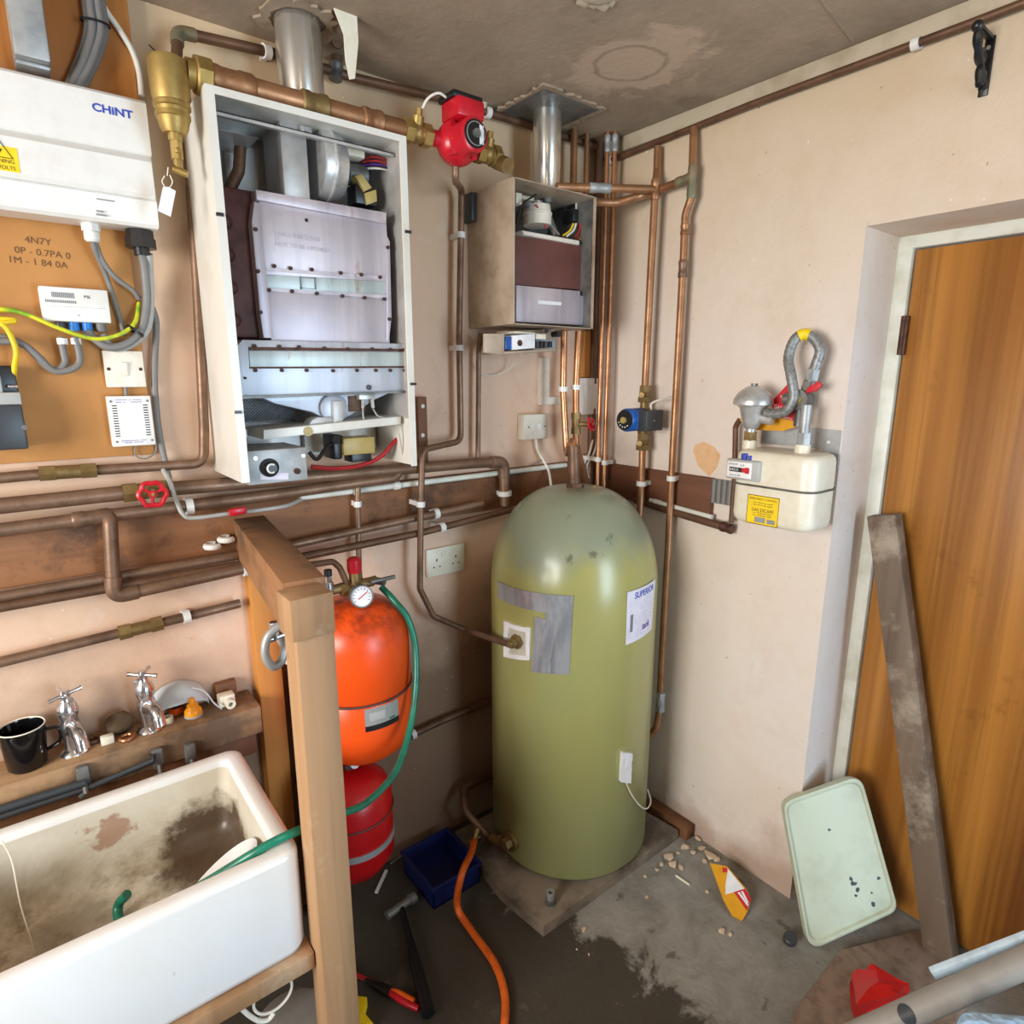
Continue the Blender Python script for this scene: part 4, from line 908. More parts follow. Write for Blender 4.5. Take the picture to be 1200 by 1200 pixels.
for k in range(4):
    bm = nb(); pbox(bm, 629+5*k, 400, 632.5+5*k, 408-k*.3, .15, .185, .002); obj('relay', bm, M['black' if k % 2 else 'dkgrey'], cb2)
bm = nb(); p = A(648, 392, .16); cyl(bm, p, p+V((0,-.03,0)), .009); cyl(bm, A(640, 388, .16), A(640, 388, .19), .007); obj('sensor_plug', bm, M['black'], cb2)
# its flue and ceiling plate
fx2, fy2 = A(641, 170, .12).x, -.12
f2 = thing('flue_pipe', 'narrow aluminium flue pipe rising from the small boiler to a square ceiling plate', 'flue', (fx2, fy2, w1))
bm = nb(); lathe(bm, [(.041, 0), (.041, .075), (.042, .077), (.042, CZ-w1)], (fx2, fy2, w1), (0,0,1), 36); obj('flue_tube', bm, M['flue'], f2)
pts = [Z(580, 125, CZ-.004), Z(628, 160, CZ-.004), Z(697, 120, CZ-.004), Z(640, 96, CZ-.004)]
bm = nb(); bx(bm, (fx2-.105, fy2-.105, CZ-.008), (fx2+.105, fy2+.105, CZ-.001)); obj('ceiling_plate', bm, M['steel_d'], f2)
random.seed(5); bm = nb()
def sq(t, h):
    t = (t*4) % 4; k = int(t); f = (t-k)*2-1
    return [(f*h, -h), (h, f*h), (-f*h, h), (-h, -f*h)][k]
def _i(t): x_, y_ = sq(t, .107); return fx2+x_, fy2+y_
def _o(t): x_, y_ = sq(t, .113+random.uniform(0, .016)); return fx2+x_, min(-.002, fy2+y_)
ragged(bm, _i, _o, 72, CZ-.007, CZ-.0005)
tag(obj('plaster_edge', bm, M['ceil']), 'broken plaster edge beside the square ceiling plate of the narrow flue', 'plaster')
# plaster dollop at the top of the frame
bm = nb(); p = Z(696, -9, CZ); random.seed(8)
for k in range(12): a = 6.28*k/12; ball(bm, (p.x+.05*math.cos(a), p.y+.03*math.sin(a), CZ), random.uniform(.012, .022), 1, (1, 1, .45), .3)
ball(bm, (p.x, p.y, CZ), .05, 2, (1, .7, .25), .05); tag(obj('plaster_ring', bm, M['trim']), 'small lump of plaster on the ceiling at the top edge of the picture', 'plaster')
# ================================================================== RED PUMP
pc = V((PCX, -HO, hz))
pm = thing('circulating_pump', 'red circulating pump with a black face plate between two brass valves', 'pump', pc)
bm = nb(); n = V((0,-1,0))
lathe(bm, [(0, -.03), (.045, -.03), (.058, -.015), (.062, .005), (.062, .02), (.05, .035), (.046, .04), (.046, .095), (.040, .10), (0, .10)], pc, n, 36)
tube(bm, [pc+V((-.085,0,0)), pc+V((.085,0,0))], .022, 16)
for k in range(4):
    a = math.pi/4+k*math.pi/2; cyl(bm, pc+V((.052*math.cos(a), -.015, .052*math.sin(a))), pc+V((.052*math.cos(a), -.045, .052*math.sin(a))), .009)
obj('pump_body', bm, M['red'], pm)
bm = nb(); cyl(bm, pc+n*.10, pc+n*.104, .037, seg=32); fp = obj('face_plate', bm, M['black'], pm)
bm = nb(); cyl(bm, pc+n*.104, pc+n*.112, .012, seg=20); obj('vent_screw', bm, M['steel_d'], fp)
bm = nb(); tube(bm, [pc+n*.1045+V((.03*math.cos(a), 0, .03*math.sin(a))) for a in [6.283*k/40 for k in range(40)]], .0012, 6, closed=True); obj('dial_ring', bm, M['label_grey'], fp)
bm = nb(); fbox(bm, Fr(pc+n*.104, (1,0,0), (0,0,1), n), .012, .026, -.024, .024, .0002, .001); st = obj('face_sticker', bm, M['paper'], fp)
bm = nb(); fbox(bm, Fr(pc, (1,0,0), (0,0,1), n), -.045, .045, .045, .095, -.005, .085, .006); obj('terminal_box', bm, M['red'], pm)
bm = nb(); fbox(bm, Fr(pc, (1,0,0), (0,0,1), n), -.05, .05, .094, .112, -.012, .07, .004); obj('terminal_lid', bm, M['black'], pm)
bm = nb(); tube(bm, spline([pc+V((-.045, -.03, .10)), pc+V((-.075, -.03, .105)), pc+V((-.105, -.02, .085)), pc+V((-.118, .0, .05)), pc+V((-.118, .05, .03))], 6), .0035, 8); obj('mains_cable', bm, M['whitewire'], pm)
def gate(c, label):
    v = thing('isolating_valve', label, 'valve', c); d = V((1,0,0)); bm = nb()
    cyl(bm, c-d*.036, c-d*.014, .027, seg=6); cyl(bm, c+d*.014, c+d*.036, .027, seg=6); cyl(bm, c-d*.034, c+d*.034, .021); ball(bm, c, .024, 2)
    obj('valve_body', bm, M['brass'], v)
    bm = nb(); cyl(bm, c, c+V((.0, -.012, .035)), .014); cyl(bm, c+V((0,-.012,.033)), c+V((0,-.016,.05)), .009, seg=6); obj('valve_spindle', bm, M['brass'], v); return v
gate(pc+V((-.112, 0, 0)), 'brass valve between the copper header and the red pump')
gv2 = gate(pc+V((.098, 0, -.004)), 'brass valve with a capped elbow right of the red pump')
bm = nb(); e0 = pc+V((.112, 0, -.01)); tube(bm, fillet([e0, e0+V((.022, 0, -.005)), e0+V((.024, -.04, -.024))], .016), .02, 16); obj('capped_elbow', bm, M['brass_d'], gv2)
# clips on the ceiling line above the pump
for px, py, lb in ((540, 108, 'grey pipe hook under the ceiling directly above the red pump'), (567, 114, 'grey pipe hook under the ceiling just right of the red pump')):
    p = A(px, py, .04); bm = nb(); tube(bm, fillet([V((p.x, p.y, CZ)), V((p.x, p.y, p.z-.02)), V((p.x, p.y+.03, p.z-.03))], .01), .010, 10); tag(obj('pipe_hook', bm, M['galv' if px < 550 else 'trim']), lb, 'hook')
def shrink(root, c, k):
    for o in [root]+list(root.children_recursive):
        if o.type == 'MESH':
            for v in o.data.vertices: v.co *= k
        if o is not root: o.location *= k
    root.location = V(c)+(root.location-V(c))*k
shrink(pm, pc, .86)
# ================================================================== BLUE PUMP
bc = B(754.5, 491, BO)
bp = thing('circulating_pump', 'small blue circulating pump with a black terminal box on the right wall', 'pump', bc)
n = V((-1, 0, 0)); FBP = Fr(bc, (0,-1,0), (0,0,1), n)
bm = nb(); lathe(bm, [(0, -.03), (.035, -.03), (.042, -.02), (.042, .0), (.038, .012)], bc, n, 28); tube(bm, [bc+V((0,0,-.062)), bc+V((0,0,.062))], .016, 14); obj('volute', bm, M['brass_d'], bp)
bm = nb(); lathe(bm, [(.040, .008), (.043, .012), (.043, .10), (.038, .108), (0, .108)], bc, n, 32); fbox(bm, FBP, -.03, .045, -.034, .034, .02, .085, .004); obj('motor', bm, M['blue'], bp)
bm = nb(); cyl(bm, bc+n*.108, bc+n*.112, .037, seg=32); fp = obj('face_plate', bm, M['black'], bp)
bm = nb(); cyl(bm, bc+n*.112, bc+n*.12, .012); obj('vent_screw', bm, M['khaki'], fp)
bm = nb()
for k in range(5):
    a = math.radians(200+28*k); p = bc+n*.1122+V((0, -.026*math.cos(a), .026*math.sin(a))); ball(bm, p, .0032, 1)
obj('dial_marks', bm, M['paper'], fp)
bm = nb(); fbox(bm, FBP, .044, .085, -.038, .038, -.01, .085, .004); tb_ = obj('terminal_box', bm, M['dkgrey'], bp)
bm = nb(); p = FBP.p(.0855, .0, .045); cyl(bm, p, p+V((0,-.002,0)), .004); obj('screw', bm, M['chrome'], tb_)
bm = nb(); tube(bm, spline([FBP.p(.05, .038, .02), FBP.p(.05, .06, .02), FBP.p(.075, .075, .0), FBP.p(.10, .08, -.05)], 6), .004, 8); obj('mains_cable', bm, M['whitewire'], bp)
shrink(bp, bc, .86)
for dz, lb in ((.078, 'dirty brass valve directly above the blue pump'), (-.078, 'dirty brass valve directly below the blue pump')):
    c = bc+V((0,0,dz)); v = thing('isolating_valve', lb, 'valve', c); bm = nb(); s = 1 if dz > 0 else -1
    cyl(bm, c-V((0,0,.024)), c-V((0,0,.006)), .023, seg=6); cyl(bm, c+V((0,0,.008)), c+V((0,0,.03)), .019, seg=6); ball(bm, c, .02, 2); obj('valve_body', bm, M['brass_d'], v)
    bm = nb(); cyl(bm, c, c+V((-.03, -.012, 0)), .009); obj('valve_spindle', bm, M['brass_d'], v)
# ================================================================== BRASS AIR SEPARATOR
sc_ = A(198, 90, .20); sx = sc_.x
zt_ = A(195, 72, .2).z; zb_ = A(198, 156, .2).z
ct = V((sx, -.20, hz))
sp = thing('air_separator', 'brass air separator hanging on the copper header beside the consumer unit', 'air separator', V((sx, -.2, zb_)))
bm = nb(); hh = zt_-zb_+.005
lathe(bm, [(0, 0), (.020, 0), (.025, hh*.07), (.029, hh*.2), (.031, hh*.21), (.031, hh*.27), (.029, hh*.28), (.030, hh*.33), (.033, hh*.345), (.033, hh*.40), (.031, hh*.415), (.034, hh*.5), (.036, hh*.93), (.034, hh*.985), (.030, hh), (0, hh)], (sx, -.2, zb_), (0,0,1), 32)
obj('separator_body', bm, M['brass'], sp)
bm = nb(); tube(bm, [V((sx+.03, -.2, hz)), V((h0.x+.002, -.2, hz))], .026, 18); cyl(bm, V((sx+.045, -.2, hz)), V((sx+.075, -.2, hz)), .036, seg=8, bev=.003); obj('union_nut', bm, M['brass'], sp)
bm = nb(); zz = zb_; cyl(bm, (sx, -.2, zz-.012), (sx, -.2, zz+.004), .0125); cyl(bm, (sx, -.2, zz-.045), (sx, -.2, zz-.012), .011, seg=6); cyl(bm, (sx, -.2, zz-.066), (sx, -.2, zz-.045), .008); ball(bm, (sx, -.213, zz-.032), .007, 1); cyl(bm, (sx-.01, -.2, zz-.062), (sx+.014, -.208, zz-.07), .007)
dk = obj('drain_cock', bm, M['brass'], sp)
tgp = [A(x, y, .2) for x, y in ((191, 219), (197, 219), (206, 224), (200, 254), (185, 247))]
bm = nb(); prism(bm, [(p.x, p.z) for p in tgp], FA, .199, .2008); tag(obj('paper_tag', bm, M['paper']), 'blank white paper tag hanging under the brass air separator', 'tag')
bm = nb(); tube(bm, spline([A(193, 206, .2), A(190, 213, .2), A(196, 221, .2), A(202, 214, .2), A(199, 205, .2)], 6), .001, 6); tube(bm, [A(197, 196, .2), A(196, 206, .2)], .001, 5); obj('string', bm, M['whitewire'], bpy.data.objects['paper_tag'])
bm = nb(); tube(bm, spline([A(189, 69, .2), A(182, 60, .19), A(175, 53, .17)], 5), .0015, 6); obj('wire', bm, M['black'], sp)
# ================================================================== ELECTRICS ON THE LEFT WALL
CD = .11
cuR = (A(172, 118, CD).x+A(186, 267, CD).x)/2; cuT = A(172, 118, CD).z; cuB = A(186, 267, CD).z; cuL = cuR-.42
cu = thing('consumer_unit', 'white consumer unit with a blue maker\'s name and a yellow warning sticker', 'fuse box', ((cuL+cuR)/2, -.04, cuB))
hC = cuT-cuB
# profile of the cover: (n, v)
def cprof(pts, u0, u1, bmx):
    a = [bmx.verts.new(FA.p(u0, v, n)) for n, v in pts]; b = [bmx.verts.new(FA.p(u1, v, n)) for n, v in pts]
    bmx.faces.new(a); bmx.faces.new(b[::-1])
    for i in range(len(pts)): j = (i+1) % len(pts); bmx.faces.new((a[i], b[i], b[j], a[j]))
    bmesh.ops.recalc_face_normals(bmx, faces=bmx.faces)
vb = lambda y: cuB+hC*y
bm = nb(); cprof([(.03, cuB), (.095, cuB), (.102, cuB+.006), (CD-.003, vb(.21)), (CD-.006, vb(.22)), (CD-.006, vb(.57)), (CD, vb(.585)), (CD, cuT-.006), (CD-.006, cuT), (.03, cuT)], cuL, cuR, bm); obj('housing', bm, M['white'], cu)
bm = nb(); cprof([(CD-.008, vb(.222)), (CD+.003, vb(.222)), (CD+.010, vb(.255)), (CD+.010, vb(.51)), (CD-.003, vb(.568)), (CD-.008, vb(.568))], cuL, cuR-.004, bm); flp = obj('cover_flap', bm, M['white'], cu)
bm = nb(); bx(bm, (cuL+.02, -.0302, cuB+.01), (cuR-.02, -.0145, 1.9485)); obj('back_box', bm, M['offwhite'], cu)
p = A(108, 129, CD); bm = nb(); text(bm, 'CHiNT', .0195, FA, p.x, p.z, CD, .0006, bold=.0006, sx=1.14); obj('maker_name', bm, M['printblue'], cu)
s0, s1 = A(-14, 168, CD+.01), A(24, 203, CD+.01)
bm = nb(); fbox(bm, FA, s0.x, s1.x, s1.z, s0.z, CD+.0095, CD+.0106, 0); sk = obj('warning_sticker', bm, M['yellow'], cu)
bm = nb(); m_ = (s1.x-.026, s1.z+.030); tri = [(m_[0]-.018, m_[1]-.008), (m_[0]+.018, m_[1]-.008), (m_[0], m_[1]+.022)]
tube(bm, [FA.p(u, v, CD+.0108) for u, v in tri], .0012, 4, closed=True); prism(bm, [(m_[0]+.001, m_[1]+.013), (m_[0]-.005, m_[1]+.002), (m_[0], m_[1]+.003), (m_[0]-.002, m_[1]-.005), (m_[0]+.005, m_[1]+.006), (m_[0], m_[1]+.005)], FA, CD+.0106, CD+.0111)
text(bm, 'WARNING', .009, FA, s1.x-.006, s1.z+.0135, CD+.0106, .0003, align='RIGHT'); text(bm, '230 VOLTS', .0085, FA, s1.x-.006, s1.z+.003, CD+.0106, .0003, align='RIGHT'); obj('warning_print', bm, M['printdark'], sk)
bm = nb()
for px, py, w_ in ((113, 234, .03), (113, 248, .012), (113, 252, .018)): p = A(px, py, CD-.006); fbox(bm, FA, p.x, p.x+w_, p.z, p.z+.0025, .1, CD-.003)
obj('small_print', bm, M['label_grey'], cu)
# white / black cable glands
gw = A(107, 271, .06); bm = nb(); cyl(bm, (gw.x, -.06, cuB+.002), (gw.x, -.06, cuB-.014), .0165, seg=8); cyl(bm, (gw.x, -.06, cuB-.012), (gw.x, -.06, cuB-.034), .014, seg=16, bev=.004); obj('cable_gland', bm, M['white'], cu)
gb = A(163, 270, .06); bm = nb(); cyl(bm, (gb.x, -.06, cuB+.002), (gb.x, -.06, cuB-.018), .026, seg=8); cyl(bm, (gb.x, -.06, cuB-.016), (gb.x, -.06, cuB-.036), .029, seg=8); cyl(bm, (gb.x, -.06, cuB-.034), (gb.x, -.06, cuB-.05), .015); obj('cable_gland', bm, M['black'], cu, label='large black cable gland')
def cable(label, pts, r, mat, cat='cable', name='cable', ext=0):
    if ext: pts = [pts[0]+V((-ext, 0, 0))]+list(pts)
    bm = nb(); tube(bm, spline(pts, 8), r, 10); return tag(obj(name, bm, M[mat]), label, cat)
gwp = V((gw.x, -.06, cuB-.03)); gbp = V((gb.x, -.06, cuB-.045))
cable('thin grey cable from the white gland running down past the terminal box', [gwp, A(113, 297, .05), A(125, 325, .03), A(135, 355, .025), A(141, 375, .025), A(146, 393, .03)], .0052, 'grey')
cable('thin grey cable from the white gland joining the thick cable bundle', [gwp+V((.004, .004, 0)), A(120, 305, .045), A(135, 325, .04), A(155, 340, .035), A(163, 350, .03)], .0052, 'grey')
c1_ = cable('thick grey cable curving from the black gland to below the white terminal box', [gbp, A(170, 320, .05), A(172, 355, .045), A(166, 385, .045), A(150, 402, .045), A(128, 407, .045), A(112, 398, .04), A(102, 388, .04)], .0085, 'grey')
cable('second thick grey cable lying beside the first under the black gland', [gbp+V((.012, .0, 0)), A(175, 320, .04), A(176, 355, .03), A(172, 385, .03), A(156, 402, .03), A(136, 408, .03), A(125, 402, .03), A(119, 392, .03)], .0085, 'grey2')
bm = nb(); p = A(158, 388, .045); d = V((.6, 0, .8)).normalized(); lathe(bm, [(.017, -.003), (.019, -.003), (.019, .003), (.017, .003)], p, d, 14, caps=False); obj('cable_tie', bm, M['black'], c1_)
cable('green and yellow earth cable sweeping under the white terminal box', [A(-30, 362, .03), A(0, 362, .05), A(30, 368, .05), A(70, 385, .06), A(110, 397, .06), A(140, 392, .06), A(158, 378, .05), A(163, 355, .03)], .0042, 'earth', ext=.7)
cable('left grey cable tail looping from under the terminal box to the black fuse unit', [A(71, 395, .04), A(75, 415, .04), A(76, 425, .04), A(68, 433, .04), A(55, 430, .04), A(35, 410, .04), A(15, 398, .04), A(-20, 395, .04), A(-260, 396, .04)], .0068, 'grey')
cable('right grey cable tail looping from under the terminal box to the black fuse unit', [A(88, 395, .045), A(93, 415, .045), A(92, 427, .045), A(80, 434, .045), A(62, 434, .045), A(42, 415, .05), A(22, 402, .05), A(-20, 400, .05), A(-260, 402, .05)], .0068, 'grey')
cable('yellow cable dropping into the black fuse unit at the left edge', [A(-25, 372, .05), A(2, 380, .06), A(12, 392, .06), A(19, 412, .06), A(17, 430, .05), A(16, 446, .04)], .005, 'ywire', ext=.6)
cable('grey cable running behind the fused switch down to the red wheel valve', [A(178, 360, .02), A(183, 380, .018), A(181, 430, .018), A(182, 465, .018), A(187, 510, .018), A(198, 562, .03)], .007, 'grey')
# terminal box with blue plugs
a, b = A(44, 333, .05), A(131, 379, .05)
tbx = thing('terminal_box', 'white printed terminal box with blue plugs on the hardboard panel', 'electrical box', ((a.x+b.x)/2, -.02, b.z))
bm = nb(); fbox(bm, FA, a.x, b.x, b.z, a.z-.002, .0142, .05, .003); obj('housing', bm, M['white'], tbx)
bm = nb(); W_, H_ = b.x-a.x, a.z-b.z
for (x0, x1, y0, y1) in ((.17, .5, .18, .33), (.07, .52, .40, .48)): 
    n_ = 16
    for k in range(n_): fbox(bm, FA, a.x+W_*(x0+(x1-x0)*k/n_), a.x+W_*(x0+(x1-x0)*(k+.6)/n_), a.z-H_*y1, a.z-H_*y0, .0495, .0504)
fbox(bm, FA, a.x+W_*.05, a.x+W_*.96, a.z-H_*.58, a.z-H_*.575, .0495, .0504); obj('printed_label', bm, M['print'], tbx)
bm = nb(); text(bm, 'M6', .009, FA, a.x+W_*.63, a.z-H_*.31, .05, .0004); text(bm, 'ct', .006, FA, a.x+W_*.5, a.z-H_*.83, .05, .0003); obj('lettering', bm, M['printdark'], tbx)
for px, mt in ((71, 'dkgrey'), (86.5, 'bluecap'), (102, 'bluecap'), (118, 'grey')):
    p = A(px, 380, .03); bm = nb(); cyl(bm, (p.x, -.03, b.z+.002), (p.x, -.03, b.z-.017), .0095, seg=14); obj('plug', bm, M[mt], tbx, label='blue plug' if mt == 'bluecap' else None)
for px in (73, 89):
    p = A(px, 400, .042); bm = nb(); cyl(bm, p+V((0,0,.006)), p-V((0,0,.006)), .0092); tag(obj('cable_marker', bm, M['paper']), 'white marker sleeve on the %s grey cable tail' % ('left' if px == 73 else 'right'), 'cable marker')
# switch and transformer
def plate(name, label, cat, x0, y0, x1, y1, n, mat, F=FA, n0=.0, bev=.002):
    f = A if F is FA else B
    a, b = f(x0, y0, n), f(x1, y1, n); ua, va = F.uv(a); ub, vb_ = F.uv(b)
    t = thing(name, label, cat, F.p((ua+ub)/2, vb_, n0)); bm = nb(); fbox(bm, F, ua, ub, vb_, va, n0, n, bev); obj('housing', bm, M[mat], t); return t, ua, ub, vb_, va
sw, ua, ub, v0, v1 = plate('light_switch', 'yellowed white wall switch above the ventilated white box', 'switch', 119.5, 410.5, 172, 453.5, .03, 'offwhite', n0=.0142)
bm = nb(); um = (ua+ub)/2; vm = (v0+v1)/2; hexa(bm, [FA.p(um-.006, vm-.016, .0295), FA.p(um+.006, vm-.016, .0295), FA.p(um+.006, vm+.016, .0295), FA.p(um-.006, vm+.016, .0295), FA.p(um-.005, vm-.014, .032), FA.p(um+.005, vm-.014, .032), FA.p(um+.005, vm+.014, .036), FA.p(um-.005, vm+.014, .036)], .001); obj('rocker', bm, M['offwhite'], sw)
for s in (-1, 1): bm = nb(); cyl(bm, FA.p(um+.03*s, vm, .0295), FA.p(um+.03*s, vm, .031), .0035); obj('screw', bm, M['rust'], sw)
vt, ua, ub, v0, v1 = plate('transformer', 'white ventilated box under the wall switch', 'electrical box', 124.5, 464.5, 183, 521, .04, 'white', n0=.0142)
bm = nb(); w_, h_ = ub-ua, v1-v0
for s in (.09, .80):
    for k in range(13): v_ = v1-h_*(.19+.05*k); fbox(bm, FA, ua+w_*s, ua+w_*(s+.11), v_-.0008, v_+.0014, .0395, .0404)
obj('vent_slots', bm, M['printdark'], vt)
bm = nb(); fbox(bm, FA, ua+w_*.2, ua+w_*.8, v0+h_*.05, v0+h_*.14, .0395, .0404); fbox(bm, FA, ua+w_*.14, ua+w_*.86, v1-h_*.15, v1-h_*.05, .0395, .0404); obj('label', bm, M['lilacpaper'], vt)
bm = nb()
for j, v_ in enumerate((v1-h_*.075, v1-h_*.12, v0+h_*.11, v0+h_*.075)):
    for k in range(14): 
        if random.random() < .8: fbox(bm, FA, ua+w_*(.2+.042*k), ua+w_*(.232+.042*k), v_-.0008, v_+.0008, .0402, .0407)
obj('small_print', bm, M['print'], vt)
for s, t_ in ((.08, .1), (.92, .1), (.1, .9), (.92, .9)): bm = nb(); cyl(bm, FA.p(ua+w_*s, v1-h_*t_, .0395), FA.p(ua+w_*s, v1-h_*t_, .041), .0025); obj('screw', bm, M['steel_d'], vt)
bm = nb(); tube(bm, spline([FA.p(ua+w_*.55, v0, .02), A(158, 530, .02), A(162, 536, .02), A(172, 537, .02), A(182, 530, .02), A(183, 518, .02)], 8), .0018, 6); obj('wire', bm, M['grey'], vt)
bm = nb(); p = A(148, 458, .02); cyl(bm, A(147, 453, .022), A(148, 465, .022), .004); tag(obj('cable', bm, M['grey']), 'short grey cable joining the wall switch and the ventilated box', 'cable')
# black fuse unit at the left edge
a, b = A(-40, 476, .08), A(34, 526, .08)
cf = thing('fuse_unit', 'dark grey and black main fuse unit cut by the left edge of the picture', 'fuse box', ((a.x+b.x)/2, -.03, b.z))
bm = nb(); fbox(bm, FA, a.x, b.x, b.z, a.z, .0142, .08, .004); hs = obj('fuse_cover', bm, M['dkgrey'], cf)
a2, b2_ = A(-40, 428, .06), A(24, 472, .06); bm = nb(); fbox(bm, FA, a.x, b2_.x, a.z+.001, a2.z, .0142, .05, .003); obj('base', bm, M['black'], cf)
bm = nb(); a3, b3 = A(-5, 460, .07), A(26, 474, .07); fbox(bm, FA, a.x, b3.x, a.z+.0005, a3.z, .05, .072, .002); a3, b3 = A(-20, 440, .065), A(4, 462, .065); fbox(bm, FA, a3.x, b3.x, b3.z, a3.z, .05, .065, .002); obj('shield', bm, M['grey2'], cf)
bm = nb(); p = A(28, 501, .08); cyl(bm, FA.p(p.x, p.z, .079), FA.p(p.x, p.z, .083), .005); obj('seal_screw', bm, M['chrome'], cf)
bm = nb()
for px in (11, 15, 19): p = A(px, 453, .06); ball(bm, p, .004, 1)
obj('terminal', bm, M['chrome'], cf)
# steel box at the top left, cable bundle, white cable
a, b = A(3, -30, .10), A(61, 80, .10)
ib = thing('isolator_box', 'grey steel isolator box on the varnished board at the top left', 'electrical box', ((a.x+b.x)/2, -.05, b.z))
bm = nb(); z_ = A(30, 66, .1).z; fbox(bm, FA, a.x, b.x, z_, a.z+.05, .031, .10, .004); fbox(bm, FA, a.x, b.x, b.z, z_-.0005, .031, .085, .006); obj('housing', bm, M['galv'], ib)
bm = nb(); a2, b2_ = A(20, 74, .05), A(54, 84, .05); fbox(bm, FA, a2.x, b2_.x, b2_.z, a2.z, .031, .05, .002); obj('bracket', bm, M['steel_d'], ib)
for px in (24, 49): bm = nb(); p = A(px, 80, .05); cyl(bm, p, p+V((0,-.003,0)), .004); obj('bolt', bm, M['chrome'], ib)
lbs = ('leftmost', 'second', 'third', 'fourth', 'rightmost')
for k in range(5):
    dx = (k-2)*5.0; o_ = .045+(k % 2)*.011
    pts = [A(108+dx*.9, -30, o_), A(110+dx*.9, 5, o_), A(113+dx, 35, o_), A(105+dx, 65, o_), A(93+dx*.9, 92, o_), A(88+dx*.8, 106, .07)]
    c_ = cable('%s grey cable of the bundle entering the top of the consumer unit' % lbs[k], pts, .0078, 'grey'); c_['group'] = 'grey cables above the consumer unit'
bm = nb(); p = A(112, 27, .055); lathe(bm, [(.024, -.002), (.026, -.002), (.026, .002), (.024, .002)], p, (0,0,1), 16, caps=False)
for v in bm.verts: v.co.y = p.y+(v.co.y-p.y)*.55
tag(obj('cable_tie', bm, M['black']), 'black cable tie round the grey cable bundle', 'cable tie')
cable('white cable curving down past the varnished board to the consumer unit', [A(112, -25, .04), A(120, 5, .04), A(140, 35, .04), A(155, 60, .035), A(163, 85, .03), A(166, 112, .03)], .0058, 'whitewire')
# ================================================================== ELECTRICS NEAR THE CYLINDER
fs, ua, ub, v0, v1 = plate('switched_outlet', 'white square switched outlet on the left wall above the green cylinder', 'switch', 614, 486, 643.5, 513.5, .035, 'offwhite', bev=.004)
um = (ua+ub)/2; vm = (v0+v1)/2; w_ = ub-ua; bm = nb(); fbox(bm, FA, um+.004, um+.022, vm-.012, vm+.012, .0345, .039, .002); obj('rocker', bm, M['white'], fs)
bm = nb(); fbox(bm, FA, um-.02, um-.004, vm-.01, vm+.01, .0345, .036, .001); obj('fuse_carrier', bm, M['white'], fs)
for s in (-1, 1): bm = nb(); cyl(bm, FA.p(um+.036*s, vm, .0345), FA.p(um+.036*s, vm, .036), .003); obj('screw', bm, M['steel_d'], fs)
cable('white cable dropping from the square outlet to the cylinder top', [A(628, 513, .02), A(630, 527, .02), A(637, 540, .03), A(643, 552, .05), A(646, 570, .11)], .0045, 'whitewire')
ds, ua, ub, v0, v1 = plate('double_socket', 'dirty cream double socket on the left wall beside the green cylinder', 'socket', 500, 645, 545, 668, .012, 'cream', bev=.004)
w_ = ub-ua; h_ = v1-v0
bm = nb()
for s in (.25, .75):
    c_ = ua+w_*s
    for du, dv, a_, b_ in ((0, .012, .0022, .004), (-.011, -.010, .003, .0018), (.011, -.010, .003, .0018)): fbox(bm, FA, c_+du-a_, c_+du+a_, v0+h_*.45+dv-b_, v0+h_*.45+dv+b_, .0115, .0124)
obj('pin_holes', bm, M['printdark'], ds)
for s in (.42, .58): bm = nb(); fbox(bm, FA, ua+w_*s-.006, ua+w_*s+.006, v1-.03, v1-.012, .0115, .0155, .001); obj('rocker', bm, M['cream'], ds)
bm = nb(); a, b = A(633, 419, .012), A(643, 474, .012); c_ = A(664, 474, .012)
prism(bm, [(a.x, b.z), (c_.x, b.z), (c_.x, b.z+.026), (b.x, b.z+.026), (b.x, a.z), (a.x, a.z)], FA, 0, .014, .001); tag(obj('trunking', bm, M['offwhite']), 'L shaped white cable trunking left of the copper pipes', 'trunking')
a, b = A(684, 443, .045), A(702, 485, .045); jb = thing('junction_box', 'pale grey junction box beside the red wheel valve in the corner', 'electrical box', ((a.x+b.x)/2, -.03, b.z))
bm = nb(); fbox(bm, FA, a.x, b.x, b.z, a.z, 0, .045, .003); obj('housing', bm, M['white'], jb); bm = nb(); fbox(bm, FA, a.x-.001, b.x+.001, b.z+.02, a.z-.02, .0445, .048, .002); obj('lid', bm, M['white'], jb)
cable('grey cable dropping from the small boiler behind the corner pipes to the junction box', [A(694, 380, .03), A(695, 410, .03), A(698, 430, .03), A(698, 444, .03)], .005, 'grey')
cable('left white cable hanging from the junction box in the corner', [A(695, 484, .04), A(695, 510, .04), A(691, 530, .05), A(685, 543, .06), A(688, 556, .07)], .004, 'whitewire')
cable('right white cable hanging from the junction box in the corner', [A(698, 484, .04), A(699, 515, .04), A(695, 533, .05), A(688, 545, .06), A(690, 560, .06)], .004, 'whitewire')
cable('thin beige cable drooping under the small boiler control box', [A(610, 415, .1), A(604, 425, .05), A(592, 435, .02), A(575, 440, .01), A(563, 437, .01), A(558, 425, .02), A(566, 405, .05)], .002, 'cream')
cable('thin grey cable across the wall behind the square outlet cable', [A(636, 538, .02), A(620, 547, .012), A(600, 552, .012), A(580, 550, .02)], .002, 'grey')
# ================================================================== GAS METER
MD = .17
y0, y1 = .70, .925; z1_, z0_ = 1.345, 1.150
gm = thing('gas_meter', 'cream gas meter with a yellow label hanging on the right wall', 'gas meter', V((-.10, -(y0+y1)/2, z0_)))
bm = nb(); P = rrect(y0, y1, z0_, z1_, .03, 6)
